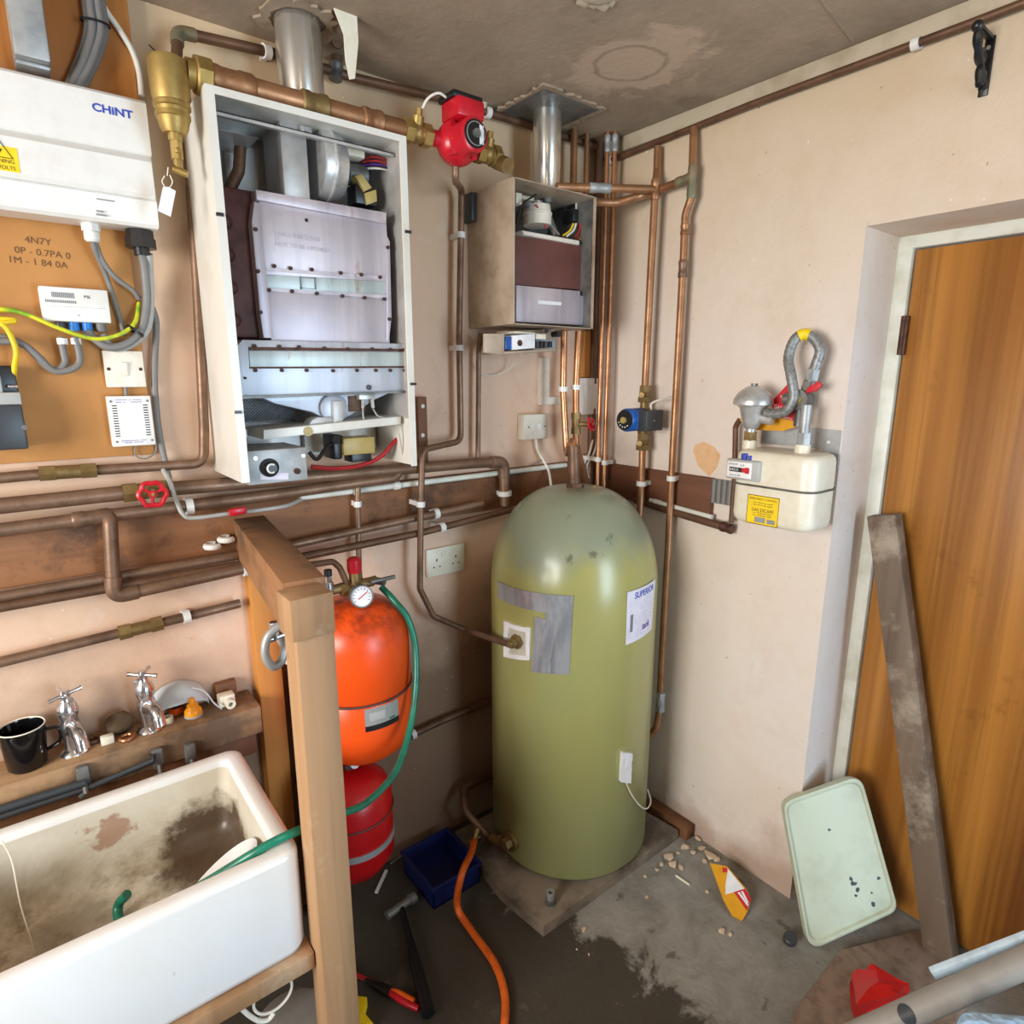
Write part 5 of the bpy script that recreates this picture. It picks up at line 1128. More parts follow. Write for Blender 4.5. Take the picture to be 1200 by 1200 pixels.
# rounded pressed-steel body: two shells meeting at a seam
def shell(bm, u0, u1, v0, v1, n0, n1, r, top, bottom):
    prof = []
    ring = rrect(0, 1, 0, 1, .2, 6)
    L = []
    hh = v1-v0
    steps = [(0, .0)]
    lv = []
    if bottom: lv += [(v0, .014), (v0+.004, .006), (v0+.012, .0015), (v0+.024, 0)]
    else: lv += [(v0, 0)]
    if top: lv += [(v1-.024, 0), (v1-.012, .0015), (v1-.004, .006), (v1, .014)]
    else: lv += [(v1, 0)]
    rings = []
    for v, ins in lv:
        pts = rrect(u0+ins, u1-ins, n0+ins*.6, n1-ins, r, 6); rings.append([bm.verts.new(FB.p(u, v, n)) for u, n in pts])
    for a, b in zip(rings, rings[1:]):
        for i in range(len(a)): j = (i+1) % len(a); bm.faces.new((a[i], a[j], b[j], b[i]))
    bm.faces.new(rings[0]); bm.faces.new(rings[-1])
    bmesh.ops.recalc_face_normals(bm, faces=bm.faces)
zs = B(870, 567, MD).z
shell(bm, y0, y1, zs, z1_, .03, MD, .035, True, False); shell(bm, y0, y1, z0_, zs-.0005, .03, MD, .035, False, True); obj('meter_body', bm, M['cream'], gm)
bm = nb(); ring = [FB.p(u, zs, n) for u, n in rrect(y0-.002, y1+.002, .028, MD+.002, .036, 6)]; tube(bm, ring, .003, 6, closed=True); obj('seam', bm, M['steel_d'], gm)
# index window
a = qb(853, 533, MD+.015); b = qb(899, 558, MD+.015)
bm = nb(); fbox(bm, FB, y0-.008, y0+.088, zs+.012, zs+.066, MD-.01, MD+.014, .004); ix = obj('index_box', bm, M['grey2'], gm)
bm = nb(); fbox(bm, FB, y0-.004, y0+.068, zs+.018, zs+.060, MD+.0135, MD+.0155, .001); pl_ = obj('index_plate', bm, M['paper'], ix)
bm = nb(); fbox(bm, FB, y0+.004, y0+.05, zs+.033, zs+.045, MD+.015, MD+.0162); obj('dial_window', bm, M['printdark'], pl_)
bm = nb(); fbox(bm, FB, y0+.041, y0+.05, zs+.0335, zs+.0445, MD+.0161, MD+.0166); fbox(bm, FB, y0+.050, y0+.062, zs+.031, zs+.047, MD+.0154, MD+.0164); obj('red_digits', bm, M['redcard'], pl_)
bm = nb(); text(bm, '04215', .010, FB, y0+.0055, zs+.0355, MD+.0161, .0003, sx=1.0); obj('digits', bm, M['paper'], pl_)
bm = nb(); text(bm, 'm3', .009, FB, y0+.035, zs+.049, MD+.0155, .0003); text(bm, 'Qmax 6 m3/h', .006, FB, y0+.004, zs+.022, MD+.0155, .0003); text(bm, 'GAS METER', .006, FB, y0+.0, zs+.051, MD+.0155, .0003, sx=.9); obj('small_print', bm, M['printdark'], pl_)
bm = nb(); fbox(bm, FB, y0+.03, y0+.045, zs+.062, zs+.082, MD-.03, MD+.008, .002); fbox(bm, FB, y0+.05, y0+.057, zs+.062, zs+.078, MD-.03, MD+.008, .002); obj('blue_seal', bm, M['printblue'], ix)
# yellow label
L0, L1 = y0+.055, y0+.145; v0, v1 = zs-.102, zs-.024
bm = nb(); fbox(bm, FB, L0, L1, v0, v1, MD-.001, MD+.0008); yl = obj('yellow_label', bm, M['yellow'], gm)
bm = nb(); tube(bm, [FB.p(u, v, MD+.0008) for u, v in ((L0+.001, v0+.001), (L1-.001, v0+.001), (L1-.001, v1-.001), (L0+.001, v1-.001))], .0012, 4, closed=True)

text(bm, 'EMERGENCY CONTROL', .0075, FB, (L0+L1)/2, v1-.012, MD+.0008, .0003, align='CENTER', sx=.95); text(bm, 'GAS ESCAPE', .012, FB, (L0+L1)/2, v1-.043, MD+.0008, .0003, align='CENTER', sx=.95)
for k in range(5): text(bm, 'turn off the gas supply', .0055, FB, (L0+L1)/2, v1-.021-.006*(k+(0 if k < 2 else 2.6)), MD+.0008, .0002, align='CENTER', sx=1.1) if k != 4 else None
obj('label_print', bm, M['printdark'], yl)
bm = nb(); fbox(bm, FB, L0+.025, L1-.035, v0+.006, v0+.020, MD+.0006, MD+.0012); fbox(bm, FB, L1-.03, L1-.008, v0+.006, v0+.018, MD+.0006, MD+.0012); obj('grey_panel', bm, M['label_grey'], yl)
for px, py in ((868, 617), (912, 628)): pass
for u in (y0+.035, y1-.09): bm = nb(); cyl(bm, FB.p(u, z0_+.004, MD-.06), FB.p(u, z0_-.008, MD-.06), .010, seg=12); obj('foot_plug', bm, M['white'], gm)
# inlet / outlet unions
uo = qb(879, 515, .10)[0]; ui = qb(941, 520, .10)[0]
for u in (uo, ui):
    bm = nb(); cyl(bm, FB.p(u, z1_-.004, .10), FB.p(u, z1_+.022, .10), .019, seg=20, bev=.002); obj('union', bm, M['cream'], gm)
bm = nb(); zz = z1_+.022; cyl(bm, FB.p(ui, zz, .10), FB.p(ui, zz+.03, .10), .017, seg=6); cyl(bm, FB.p(ui, zz+.03, .10), FB.p(ui, zz+.10, .10), .013); obj('inlet_pipe', bm, M['galv'], gm)
# bracket plate behind
a, b = B(889, 503, .02), B(978, 545, .02)
bm = nb(); vq = B(889, 520, .02).z; prism(bm, [(-a.y, vq), (-b.y-.045, vq), (-b.y-.045, 1.30), (-b.y, 1.30), (-b.y, a.z+.01), (-a.y, a.z+.015)], FB, 0, .004); br = tag(obj('meter_bracket', bm, M['galv']), 'grey steel bracket plate behind the gas meter', 'bracket')
bm = nb(); p = B(972, 518, .0); cyl(bm, FB.p(-p.y, p.z, .003), FB.p(-p.y, p.z, .007), .004); obj('screw', bm, M['white'], br)
# regulator
rc = FB.p(uo, z1_+.022, .10)
rg = thing('gas_regulator', 'silver mushroom shaped gas regulator standing over the gas meter', 'gas regulator', rc)
bm = nb(); lathe(bm, [(.012, 0), (.014, .02), (.014, .03), (.02, .035), (.026, .05), (.034, .085), (.04, .092), (.052, .096), (.052, .104), (.05, .112), (.04, .128), (.022, .142), (.012, .146), (0, .147)], rc, (0,0,1), 32); obj('regulator_body', bm, M['silver'], rg)
bm = nb(); cyl(bm, rc+V((0,0,.144)), rc+V((0,0,.152)), .009, seg=8); obj('regulator_cap', bm, M['steel_d'], rg)
bm = nb(); cyl(bm, rc+V((0,-.015,.06)), rc+V((0,-.06,.055)), .012); obj('outlet', bm, M['silver'], rg)
bm = nb(); cyl(bm, rc+V((0,0,-.002)), rc+V((0,0,.022)), .019, seg=6); obj('union_nut', bm, M['brass_d'], rg)
# anaconda hose
ec = B(941, 468, .06)
h_ = [B(897, 484, .10), B(908, 485, .10), B(922, 481, .10), B(930, 465, .10), B(927, 440, .10), B(924, 420, .09), B(930, 400, .08), B(940, 392, .07), B(953, 396, .065), B(961, 410, .065), B(957, 425, .065), B(954, 434, .065)]
bm = nb(); path = spline(h_, 8); tube(bm, path, [.0125+.0008*(k % 2) for k in range(len(path))], 14); an = tag(obj('gas_hose', bm, M['hose']), 'silver corrugated gas hose looping above the regulator', 'gas hose')
bm = nb(); tube(bm, spline([B(936, 394, .075), B(942, 391.5, .07), B(949, 393, .067)], 5), .0142, 12); obj('yellow_band', bm, M['yellow'], an)
bm = nb(); cyl(bm, B(954, 432, .065), B(951, 445, .062), .016, seg=6); cyl(bm, B(958, 424, .065), B(955, 432, .065), .012); obj('hose_end', bm, M['galv'], an)
vv = thing('emergency_valve', 'brass gas valve with a red handle under the silver hose', 'valve', ec)
bm = nb(); cyl(bm, B(952, 441, .06), ec, .014); cyl(bm, ec+V((.03, .0, 0)), ec+V((-.005,0,0)), .018); cyl(bm, B(950, 447, .06), B(946, 457, .06), .018, seg=6); cyl(bm, ec, ec+V((-.03, 0, 0)), .026, seg=20); cyl(bm, ec+V((0, .0, 0)), ec+V((0,.05,0)), .016); cyl(bm, ec+V((0,.005,-.01)), ec+V((.0,.005,-.07)), .013); obj('valve_body', bm, M['steel_d'], vv)
bm = nb(); cyl(bm, ec+V((-.028,0,0)), ec+V((-.034,0,0)), .013, seg=6); obj('valve_nut', bm, M['brass'], vv)
bm = nb(); pp(bm, [(945, 455), (958, 447), (963, 451), (956, 458), (944, 461)], .075, .085, .001, FB); obj('valve_handle', bm, M['redcard'], vv)
# warning cards behind the hose
bm = nb(); pp(bm, [(866, 490), (900, 487), (934, 494), (934, 500), (918, 505), (886, 504), (870, 497)], .05, .0515, 0, FB); cdm = tag(obj('warning_card', bm, M['mustard']), 'yellow card tucked behind the regulator over the gas meter', 'card')
bm = nb(); pp(bm, [(903, 472), (923, 450), (936, 496), (910, 489)], .044, .0455, 0, FB); rcd = tag(obj('warning_card', bm, M['redcard']), 'red card with white print tucked behind the silver gas hose', 'card')
bm = nb()
for s, x_, y_, z_ in (('GAS', 906, 478, .016), ('Help', 914, 466, .012), ('SAFETY', 917, 490, .010)):
    u, v = qb(x_, y_, .046); text(bm, s, z_, FB, u, v, .0456, .0002, ang=-.25, sx=.8)
obj('lettering', bm, M['paper'], rcd)
# grey conduit box behind the meter, pale patch of filler
a, b = B(834, 562, .03), B(857, 594, .03)
bm = nb()
for k in range(5): u = -a.y+(b.y-a.y)*-1*k/4.0; tube(bm, [FB.p(-a.y+(-b.y+a.y)*k/4, b.z, .012), FB.p(-a.y+(-b.y+a.y)*k/4, a.z, .012)], .010, 8)
tag(obj('cable_conduit', bm, M['grey']), 'grey ribbed conduit patch between the backboard end and the meter', 'conduit')
pts = [(812, 528), (815, 521), (824, 518), (836, 523), (844, 533), (840, 548), (831, 558), (818, 546)]
bm = nb(); pp(bm, pts, 0, .0015, 0, FB); tag(obj('filler_patch', bm, simple('bare_filler', S(228, 186, 142), .85, 0, S(218, 172, 130))), 'pale orange patch of bare filler on the wall left of the meter', 'plaster')
# black bracket high on the wall
bk = B(1150, 70, .0)
bm = nb(); a, b, c_ = B(1140, 32, 0), B(1158, 48, 0), B(1153, 112, 0)
u0, v0 = qb(1156, 50, .01); u1, v1 = qb(1150, 112, .01)
fbox(bm, FB, u1-.009, u1+.009, v1, v0+.012, 0, .005, .002)
fbox(bm, FB, u1-.007, u1+.007, v0+.004, v0+.011, .004, .085, .002); ball(bm, FB.p(u1, v0+.006, .085), .011, 2)
sp_ = spline([FB.p(u1, v0+.004, .080), FB.p(u1, v0-.018, .072), FB.p(u1, v0-.036, .058), FB.p(u1, v0-.048, .040), FB.p(u1, v0-.062, .036), FB.p(u1, v0-.082, .032), FB.p(u1, v1+.036, .020), FB.p(u1, v1+.014, .006)], 6)
tube(bm, sp_, [.0065+.003*abs(math.sin(k*.33)) for k in range(len(sp_))], 8); tube(bm, spline([FB.p(u1, v0-.036, .058), FB.p(u1, v0-.022, .038), FB.p(u1, v0-.034, .022), FB.p(u1, v0-.046, .034)], 5), .004, 8)
tube(bm, [FB.p(u1, v0-.048, .042), FB.p(u1, v0-.062, .004)], .005, 8)
sb = tag(obj('shelf_bracket', bm, M['black']), 'black cast iron bracket screwed high on the right wall', 'bracket')
for v_ in (v1+.012, v0-.01): bm = nb(); cyl(bm, FB.p(u1, v_, .005), FB.p(u1, v_, .009), .004); obj('screw', bm, M['chrome'], sb)
# ================================================================== EXPANSION VESSELS
VO = .175
xr = A(479, 800, VO).x; R = .138
vx = xr-R*1.0-.012
zt2 = A(432, 697, VO).z; zb2 = A(420, 889, VO+.02).z
ov = thing('expansion_vessel', 'orange expansion vessel on the left wall behind the front post', 'pressure vessel', (vx, -VO, zb2))
Hh = zt2-zb2
bm = nb(); prof = [(0, 0), (.05, .004), (.09, .018), (.122, .045), (R, .09), (R, Hh*.46), (R-.002, Hh*.465), (R-.002, Hh*.475), (R, Hh*.48), (R, Hh-.10), (.131, Hh-.065), (.112, Hh-.034), (.085, Hh-.013), (.045, Hh-.002), (0, Hh)]
lathe(bm, prof, (vx, -VO, zb2), (0,0,1), 56); obj('vessel_body', bm, M['orange'], ov, origin=(vx, -VO, zb2), ang=50)
bm = nb(); tube(bm, [V((vx+(R+.001)*math.cos(a), -VO+(R+.001)*math.sin(a), zb2+Hh*.47)) for a in [6.2832*k/64 for k in range(64)]], .0035, 8, closed=True); obj('seam_band', bm, M['maroon'], ov)
def vwrap(bm, a0, a1, z0, z1, r, th=.0012, n=10):
    g = {}
    for l in (0, 1):
        for i in range(n+1):
            for j in (0, 1):
                a = a0+(a1-a0)*i/n; g[l,i,j] = bm.verts.new((vx+(r+th*l)*math.cos(a), -VO+(r+th*l)*math.sin(a), (z0, z1)[j]))
    for i in range(n):
        bm.faces.new((g[1,i,0], g[1,i+1,0], g[1,i+1,1], g[1,i,1])); bm.faces.new((g[0,i,0], g[0,i,1], g[0,i+1,1], g[0,i+1,0]))
        for j in (0, 1): bm.faces.new((g[0,i,j], g[0,i+1,j], g[1,i+1,j], g[1,i,j]))
    for i in (0, n): bm.faces.new((g[0,i,0], g[0,i,1], g[1,i,1], g[1,i,0]))
    bmesh.ops.recalc_face_normals(bm, faces=bm.faces)
def vang(px, py):
    d = sight(px, py); o = CAM-V((vx, -VO, 0)); a = d.x**2+d.y**2; b = 2*(o.x*d.x+o.y*d.y); c = o.x**2+o.y**2-R*R
    t = (-b-math.sqrt(max(0, b*b-4*a*c)))/(2*a); p = CAM+d*t; return math.atan2(p.y+VO, p.x-vx), p.z
a0, zA = vang(427, 832); a1, zB = vang(466, 822); _, zC = vang(428, 858)
bm = nb(); vwrap(bm, a0, a1, zC, zA, R+.0003); lb = obj('rating_label', bm, M['label_grey'], ov)
bm = nb(); vwrap(bm, a0, a1, zC, zC+(zA-zC)*.24, R+.0016, .0004); obj('black_strip', bm, M['black'], lb)
bm = nb(); vwrap(bm, a1-.22, a1-.10, zC+(zA-zC)*.28, zC+(zA-zC)*.36, R+.0016, .0004); obj('green_mark', bm, M['green'], lb)
bm = nb(); vwrap(bm, a0+.08, a1-.3, zC+(zA-zC)*.45, zC+(zA-zC)*.8, R+.0016, .0003); obj('grey_print', bm, M['grey2'], lb)
bm = nb(); bx(bm, (vx-.03, -VO+.12, zb2+Hh*.3), (vx+.03, -.001, zb2+Hh*.7)); obj('wall_strap', bm, M['steel_d'], ov)
# valve group on top
vt_ = V((vx+.005, -VO, zt2))
vg = thing('valve_group', 'brass valve group with a red cap and a white pressure gauge above the orange vessel', 'valve', vt_)
bm = nb(); cyl(bm, vt_-V((0,0,.004)), vt_+V((0,0,.03)), .016, seg=6); cyl(bm, vt_+V((-.07,0,.035)), vt_+V((.05,0,.035)), .013); cyl(bm, vt_+V((0,0,.02)), vt_+V((0,0,.075)), .015); cyl(bm, vt_+V((-.04,0,.03)), vt_+V((-.02,0,.03)), .019, seg=6); cyl(bm, vt_+V((.03,0,.035)), vt_+V((.06,0,.037)), .012); obj('manifold', bm, M['brass_d'], vg)
bm = nb(); lathe(bm, [(.017, 0), (.0185, .008), (.0185, .034), (.013, .04), (0, .041)], vt_+V((0,0,.07)), (0,0,1), 16); obj('red_cap', bm, M['red'], vg, label='red plastic valve cap')
gc = A(424, 699, VO+.06); gn = V((-.25, -1, .15)).normalized()
bm = nb(); cyl(bm, gc-gn*.035, gc, .027, seg=32); lathe(bm, [(.029, -.01), (.029, .004), (.026, .004), (.026, .0)], gc, gn, 32, caps=False); g_ = obj('gauge_case', bm, M['steel_d'], vg)
bm = nb(); cyl(bm, gc, gc+gn*.001, .0262, seg=32); dl = obj('gauge_dial', bm, M['paper'], g_)
x_, y_, _ = basis(gn); bm = nb()
up_ = V((0,0,1)); up_ = (up_-gn*up_.dot(gn)).normalized(); rt_ = up_.cross(gn)
beam(bm, gc+gn*.0016-rt_*.009-up_*.006, gc+gn*.0016+rt_*.014+up_*.010, gn, .0008, .0025); obj('needle', bm, M['redcard'], dl)
bm = nb()
for k in range(11): a = math.radians(-30+24*k); d = rt_*math.cos(a)+up_*math.sin(a); beam(bm, gc+gn*.0014+d*.018, gc+gn*.0014+d*.022, gn, .0006, .0014)
obj('dial_marks', bm, M['printdark'], dl)
bm = nb(); c = vt_+V((-.075, -.01, .03)); cyl(bm, c, c+V((0,0,.03)), .012); cyl(bm, c+V((0,0,.028)), c+V((0,0,.05)), .009, seg=8); cyl(bm, c+V((0,0,-.03)), c, .008); obj('air_vent', bm, M['chrome'], vg)
bm = nb(); cyl(bm, c+V((0,0,.048)), c+V((0,0,.064)), .010); obj('vent_cap', bm, M['black'], vg)
ge = A(449, 684, .20)
bm = nb(); cyl(bm, vt_+V((.055,0,.036)), ge+V((.004,0,.004)), .010); tube(bm, [ge+V((-.035,0,.012)), ge+V((.03,-.01,.016))], .0055); obj('hose_tap', bm, M['steel_d'], vg)
# green hose
g = [A(447, 688, .20), A(462, 704, .24), A(478, 725, .27), A(487, 760, .29), A(487, 810, .32), A(479, 860, .36), A(463, 905, .42), A(430, 940, .48), A(398, 954, .54), Z(353, 972, .694), Z(322, 986, .688), A(292, 1003, .57), A(255, 1026, .54), A(222, 1046, .51), A(207, 1060, .49)]
GH = pipe('green garden hose running from the valve group behind the post into the sink', g, .0085, 'green', 0, smooth=True, name='garden_hose', cat='hose')
# red vessel
RO = .20; R2 = .112
x2 = A(460, 960, RO).x-R2-.01; zt3 = A(425, 893, RO).z; zb3 = A(425, 1020, RO+.03).z
rv = thing('expansion_vessel', 'dark red vessel with a silver band hanging below the orange vessel', 'pressure vessel', (x2, -RO, zb3)); H3 = zt3-zb3
bm = nb(); lathe(bm, [(0, 0), (.06, .005), (.09, .02), (R2, .06), (R2, H3-.08), (.1, H3-.045), (.07, H3-.015), (.03, H3-.002), (0, H3)], (x2, -RO, zb3), (0,0,1), 48); obj('vessel_body', bm, M['redvessel'], rv, origin=(x2, -RO, zb3))
bm = nb(); zz = zb3+H3*.36; lathe(bm, [(R2, -.009), (R2+.003, -.009), (R2+.003, .009), (R2, .009)], (x2, -RO, zz), (0,0,1), 48, caps=False); bx(bm, (x2-.02, -RO+R2-.002, zz-.01), (x2+.02, -.001, zz+.01)); obj('silver_band', bm, M['galv'], rv)
bm = nb(); zz = zb3+H3*.62; tube(bm, [V((x2+(R2+.001)*math.cos(a), -RO+(R2+.001)*math.sin(a), zz)) for a in [6.2832*k/48 for k in range(48)]], .003, 6, closed=True); obj('seam_band', bm, M['maroon'], rv)
bm = nb(); c = V((x2, -RO, zt3)); cyl(bm, c-V((0,0,.003)), c+V((0,0,.012)), .012, seg=6); obj('inlet', bm, M['steel_d'], rv)
bm = nb(); c2 = A(417, 895, RO+.05); cyl(bm, c2+V((0,.06,0)), c2, .014, seg=20); cyl(bm, c2, c2+V((0,-.001,0)), .012, seg=20); obj('small_gauge', bm, M['paper'], rv)
# grey braided hose loop left of the post
lp_ = [A(338, 728, .45), A(325, 735, .45), A(313, 748, .45), A(311, 768, .45), A(320, 781, .45), A(330, 774, .44), A(333, 758, .43), A(328, 748, .40)]
lo = pipe('grey braided hose loop hanging between the orange upright and the front post', lp_, .0085, 'galv', 0, smooth=True, name='braided_hose', cat='hose')
bm = nb(); c = A(322, 748, .43); cyl(bm, c, c+V((0,0,.035)), .009, seg=6); cyl(bm, c+V((-.012,0,.0)), c+V((.02,0,.004)), .007); obj('hose_fitting', bm, M['chrome'], lo)
bm = nb(); beam(bm, A(340, 728, .45), V((-1.355, -.615, A(340, 728, .45).z+.004)), (0,0,1), .012, .012); obj('hose_clip', bm, M['steel_d'], lo)
# ================================================================== SINK
SX0, SX1, SY0, SY1, SZ0, SZ1 = -1.985, -1.366, -.195, -.618, .452, .678
sk_ = thing('belfast_sink', 'white glazed fireclay sink with a stained basin left of the front post', 'sink', ((SX0+SX1)/2, (SY0+SY1)/2, SZ0))
def ring(bm, ins, z, r): return [bm.verts.new((u, v, z)) for u, v in rrect(SX0+ins, SX1-ins, SY1+ins, SY0-ins, max(.004, r), 6)]
def loft(bm, rings):
    for a, b in zip(rings, rings[1:]):
        for i in range(len(a)): j = (i+1) % len(a); bm.faces.new((a[i], a[j], b[j], b[i]))
bm = nb(); R_ = [ring(bm, .012, SZ0, .03), ring(bm, .003, SZ0+.006, .035), ring(bm, .0, SZ0+.018, .035), ring(bm, 0, SZ1-.014, .032), ring(bm, .003, SZ1-.004, .03), ring(bm, .011, SZ1, .025), ring(bm, .030, SZ1, .02), ring(bm, .036, SZ1-.004, .02), ring(bm, .039, SZ1-.016, .02)]
loft(bm, R_); bm.faces.new(list(reversed(R_[0]))); bmesh.ops.recalc_face_normals(bm, faces=bm.faces); obj('sink_body', bm, M['sink'], sk_, ang=50)
bm = nb(); R_ = [ring(bm, .039, SZ1-.016, .02), ring(bm, .043, SZ0+.08, .03), ring(bm, .055, SZ0+.055, .03), ring(bm, .085, SZ0+.048, .03)]
loft(bm, R_); bm.faces.new(R_[-1]); bmesh.ops.recalc_face_normals(bm, faces=bm.faces)
for f in bm.faces: f.normal_flip()
obj('basin', bm, M['sinkin'], sk_, ang=50, origin=(0, 0, 0))
wh = V((-1.50, -.40, SZ0+.050))
bm = nb(); lathe(bm, [(.012, -.002), (.032, .001), (.034, .003), (.034, 0)], wh, (0,0,1), 24, caps=False); obj('waste_outlet', bm, M['copper_b'], sk_)
bm = nb(); c = Z(262, 1046, .565); nrm = V((-.45, .35, .8)).normalized(); lathe(bm, [(0, -.012), (.05, -.012), (.085, .012), (.088, .014), (.083, .012), (.05, -.009), (0, -.009)], c+V((0,0,.02)), nrm, 40, caps=False); tag(obj('white_dish', bm, M['ceramic']), 'white dish leaning in the right end of the sink under the green hose', 'dish')
bm = nb(); tube(bm, spline([A(2, 985, .28), A(14, 1010, .32), A(24, 1060, .34), A(36, 1100, .36), A(44, 1130, .36)], 6), .0012, 6); tag(obj('string', bm, M['cream']), 'thin pale string hanging down inside the left part of the sink', 'string')
g2_ = V((-1.645, -.44, SZ0+.05)); bm = nb(); tube(bm, spline([Z(148, 1085, SZ0+.06), Z(139, 1075, SZ0+.06), Z(139, 1060, SZ0+.075), Z(149, 1048, SZ0+.10)], 6), .009, 12); tag(obj('hose_piece', bm, M['green']), 'short green hose end lying on the sink bottom', 'hose')
# rail under the sink front, bearer at the back
bm = nb(); bx(bm, (-2.1, -.630, .414), (-1.362, -.575, .451), .003); tag(obj('timber_rail', bm, M['post']), 'timber rail under the front edge of the sink', 'timber rail')
bm = nb(); bx(bm, (-2.1, -.25, .385), (-1.362, -.20, .451), .003); tag(obj('timber_rail', bm, M['shelf']), 'timber rail under the back edge of the sink', 'timber rail')
# shelf behind the taps
SHZ = .715
bm = nb(); bx(bm, (-2.1, -.112, SHZ-.075), (-1.285, 0, SHZ), .004); tag(obj('tap_shelf', bm, M['shelf']), 'dirty timber shelf carrying the two chrome taps above the sink', 'shelf')
bm = nb(); a = A(-20, 952, .13); b = A(100, 917, .13); c = A(180, 893, .13)
tube(bm, [V((-2.05, -.13, a.z)), V((b.x, -.13, b.z))], .009, 10); tube(bm, [V((-2.05, -.13, a.z-.022)), V((b.x+.01, -.13, b.z-.014)), V((c.x, -.13, c.z+.004)), V((c.x, -.13, c.z+.02))], .007, 10)
rod = tag(obj('iron_rod', bm, M['dkgrey']), 'pair of dark iron rods clipped along the front of the tap shelf', 'rod')
for px, py in ((97, 905), (184, 884), (222, 878)):
    p = A(px, py, .113); bm = nb(); bx(bm, (p.x-.012, -.128, p.z-.03), (p.x+.012, -.1125, p.z+.02), .004); tube(bm, [V((p.x, -.128, p.z-.02)), V((p.x, -.14, p.z-.035)), V((p.x-.01, -.13, p.z-.045))], .006, 8); obj('iron_hook', bm, M['steel_d'], rod)
def tap(c, label, rot):
    t = thing('tap', label, 'tap', c); bm = nb()
    lathe(bm, [(.026, 0), (.027, .003), (.024, .008), (.017, .014), (.017, .045), (.019, .06), (.019, .075), (.016, .085), (.020, .095), (.021, .105), (.018, .118), (.012, .126), (.010, .135), (.010, .14), (0, .141)], c, (0,0,1), 24)
    tube(bm, spline([c+V((0, -.0, .055)), c+V((.008, -.03, .07)), c+V((.014, -.055, .06)), c+V((.016, -.066, .035))], 6), [.016]*6+[.0135]*6+[.0125]*7, 14); obj('tap_body', bm, M['chrome'], t)
    bm = nb(); h = c+V((0,0,.142))
    for k in range(2):
        a = rot+k*math.pi/2; d = V((math.cos(a), math.sin(a), .1)); tube(bm, [h-d*.032, h-d*.02, h, h+d*.02, h+d*.032], [.0055, .004, .0055, .004, .0055], 10)
    cyl(bm, h-V((0,0,.008)), h+V((0,0,.01)), .009); obj('cross_handle', bm, M['chrome'], t); return t
tap(V((-1.675, -.062, SHZ)), 'chrome cross handled tap beside the black mug', .3); tap(V((-1.527, -.062, SHZ)), 'chrome cross handled tap beside the pale blue mask', 1.0)
mc = V((-1.757, -.060, SHZ))
mg = thing('mug', 'black mug standing at the left end of the tap shelf', 'mug', mc); bm = nb(); lathe(bm, [(0, 0), (.030, 0), (.035, .006), (.042, .085), (.042, .093), (.040, .094), (.0385, .09), (.031, .01), (0, .008)], mc, (0,0,1), 36, caps=False); obj('mug_body', bm, M['blackglaze'], mg)
bm = nb(); lathe(bm, [(.0405, .0925), (.0422, .0935), (.0405, .0955), (.039, .0935)], mc, (0,0,1), 36, caps=False); obj('mug_rim', bm, M['cream'], mg, label='pale worn rim')
bm = nb(); tube(bm, spline([mc+V((.038, .0, .075)), mc+V((.062, -.004, .07)), mc+V((.06, -.004, .04)), mc+V((.034, 0, .025))], 6), .0055, 10, flat=.7); obj('handle', bm, M['blackglaze'], mg)
# things along the shelf
c = V((-1.595, -.045, SHZ)); bm = nb(); random.seed(4); ball(bm, c+V((.012,.01,.026)), .027, 3, (1.1, .8, 1), .06); tag(obj('sponge', bm, simple('dirty_sponge', S(104, 84, 62), .9, 0, S(70, 54, 40), 40)), 'dirty brown sponge between the two taps', 'sponge')
bm = nb(); bx(bm, c+V((-.03, -.03, 0)), c+V((-.004, -.012, .02)), .003); tag(obj('foam_block', bm, M['cream']), 'small cream block in front of the brown sponge', 'block')
for px, py, lb, r_ in ((110, 869, 'dull copper ring just right of the left tap', .013), (149, 866, 'bright copper ring between the taps in front of the sponge', .014)):
    p = Z(px, py, SHZ); p.y = max(p.y, -.095); bm = nb(); tube(bm, [p+V((r_*math.cos(a), r_*math.sin(a), .0045)) for a in [6.2832*k/24 for k in range(24)]], .0045, 8, closed=True); tag(obj('copper_ring', bm, M['copper'] if px > 120 else M['copper_b']), lb, 'ring')
bm = nb(); c = V((-1.455, -.028, SHZ)); 
gd = {}
N1, N2 = 14, 8
for l in (0, 1):
    for i in range(N1+1):
        for j in range(N2+1):
            a = math.pi*i/N1; t_ = j/N2; rr = .072-.002*l; gd[l,i,j] = bm.verts.new(c+V((rr*math.cos(a)*(1-.05*t_), .024-(.050-.002*l)*math.sin(t_*1.35)*(.35+.65*math.sin(a)), (.078-.002*l)*math.sin(a)*math.cos(t_*1.1)+.001+.0008*math.sin(i*2.1+j)))) 
for l in (0, 1):
    for i in range(N1):
        for j in range(N2): bm.faces.new((gd[l,i,j], gd[l,i+1,j], gd[l,i+1,j+1], gd[l,i,j+1]))
for i in range(N1):
    for j in (0, N2): bm.faces.new((gd[0,i,j], gd[0,i+1,j], gd[1,i+1,j], gd[1,i,j]))
bmesh.ops.recalc_face_normals(bm, faces=bm.faces); mk = tag(obj('dust_mask', bm, M['cloth']), 'pale blue dust mask leaning on the wall behind the right tap', 'mask')
p0_ = c+V((.066, .0, .012)); bm = nb(); tube(bm, spline([c+V((.03, -.02, .07)), c+V((.055, -.03, .055)), c+V((.07, -.045, .025)), c+V((.085, -.05, .006))], 6), .003, 6, flat=.5); obj('strap', bm, M['cloth'], mk)
def onshelf(px, py): p = Z(px, py, SHZ); p.y = min(-.03, max(p.y, -.088)); return p
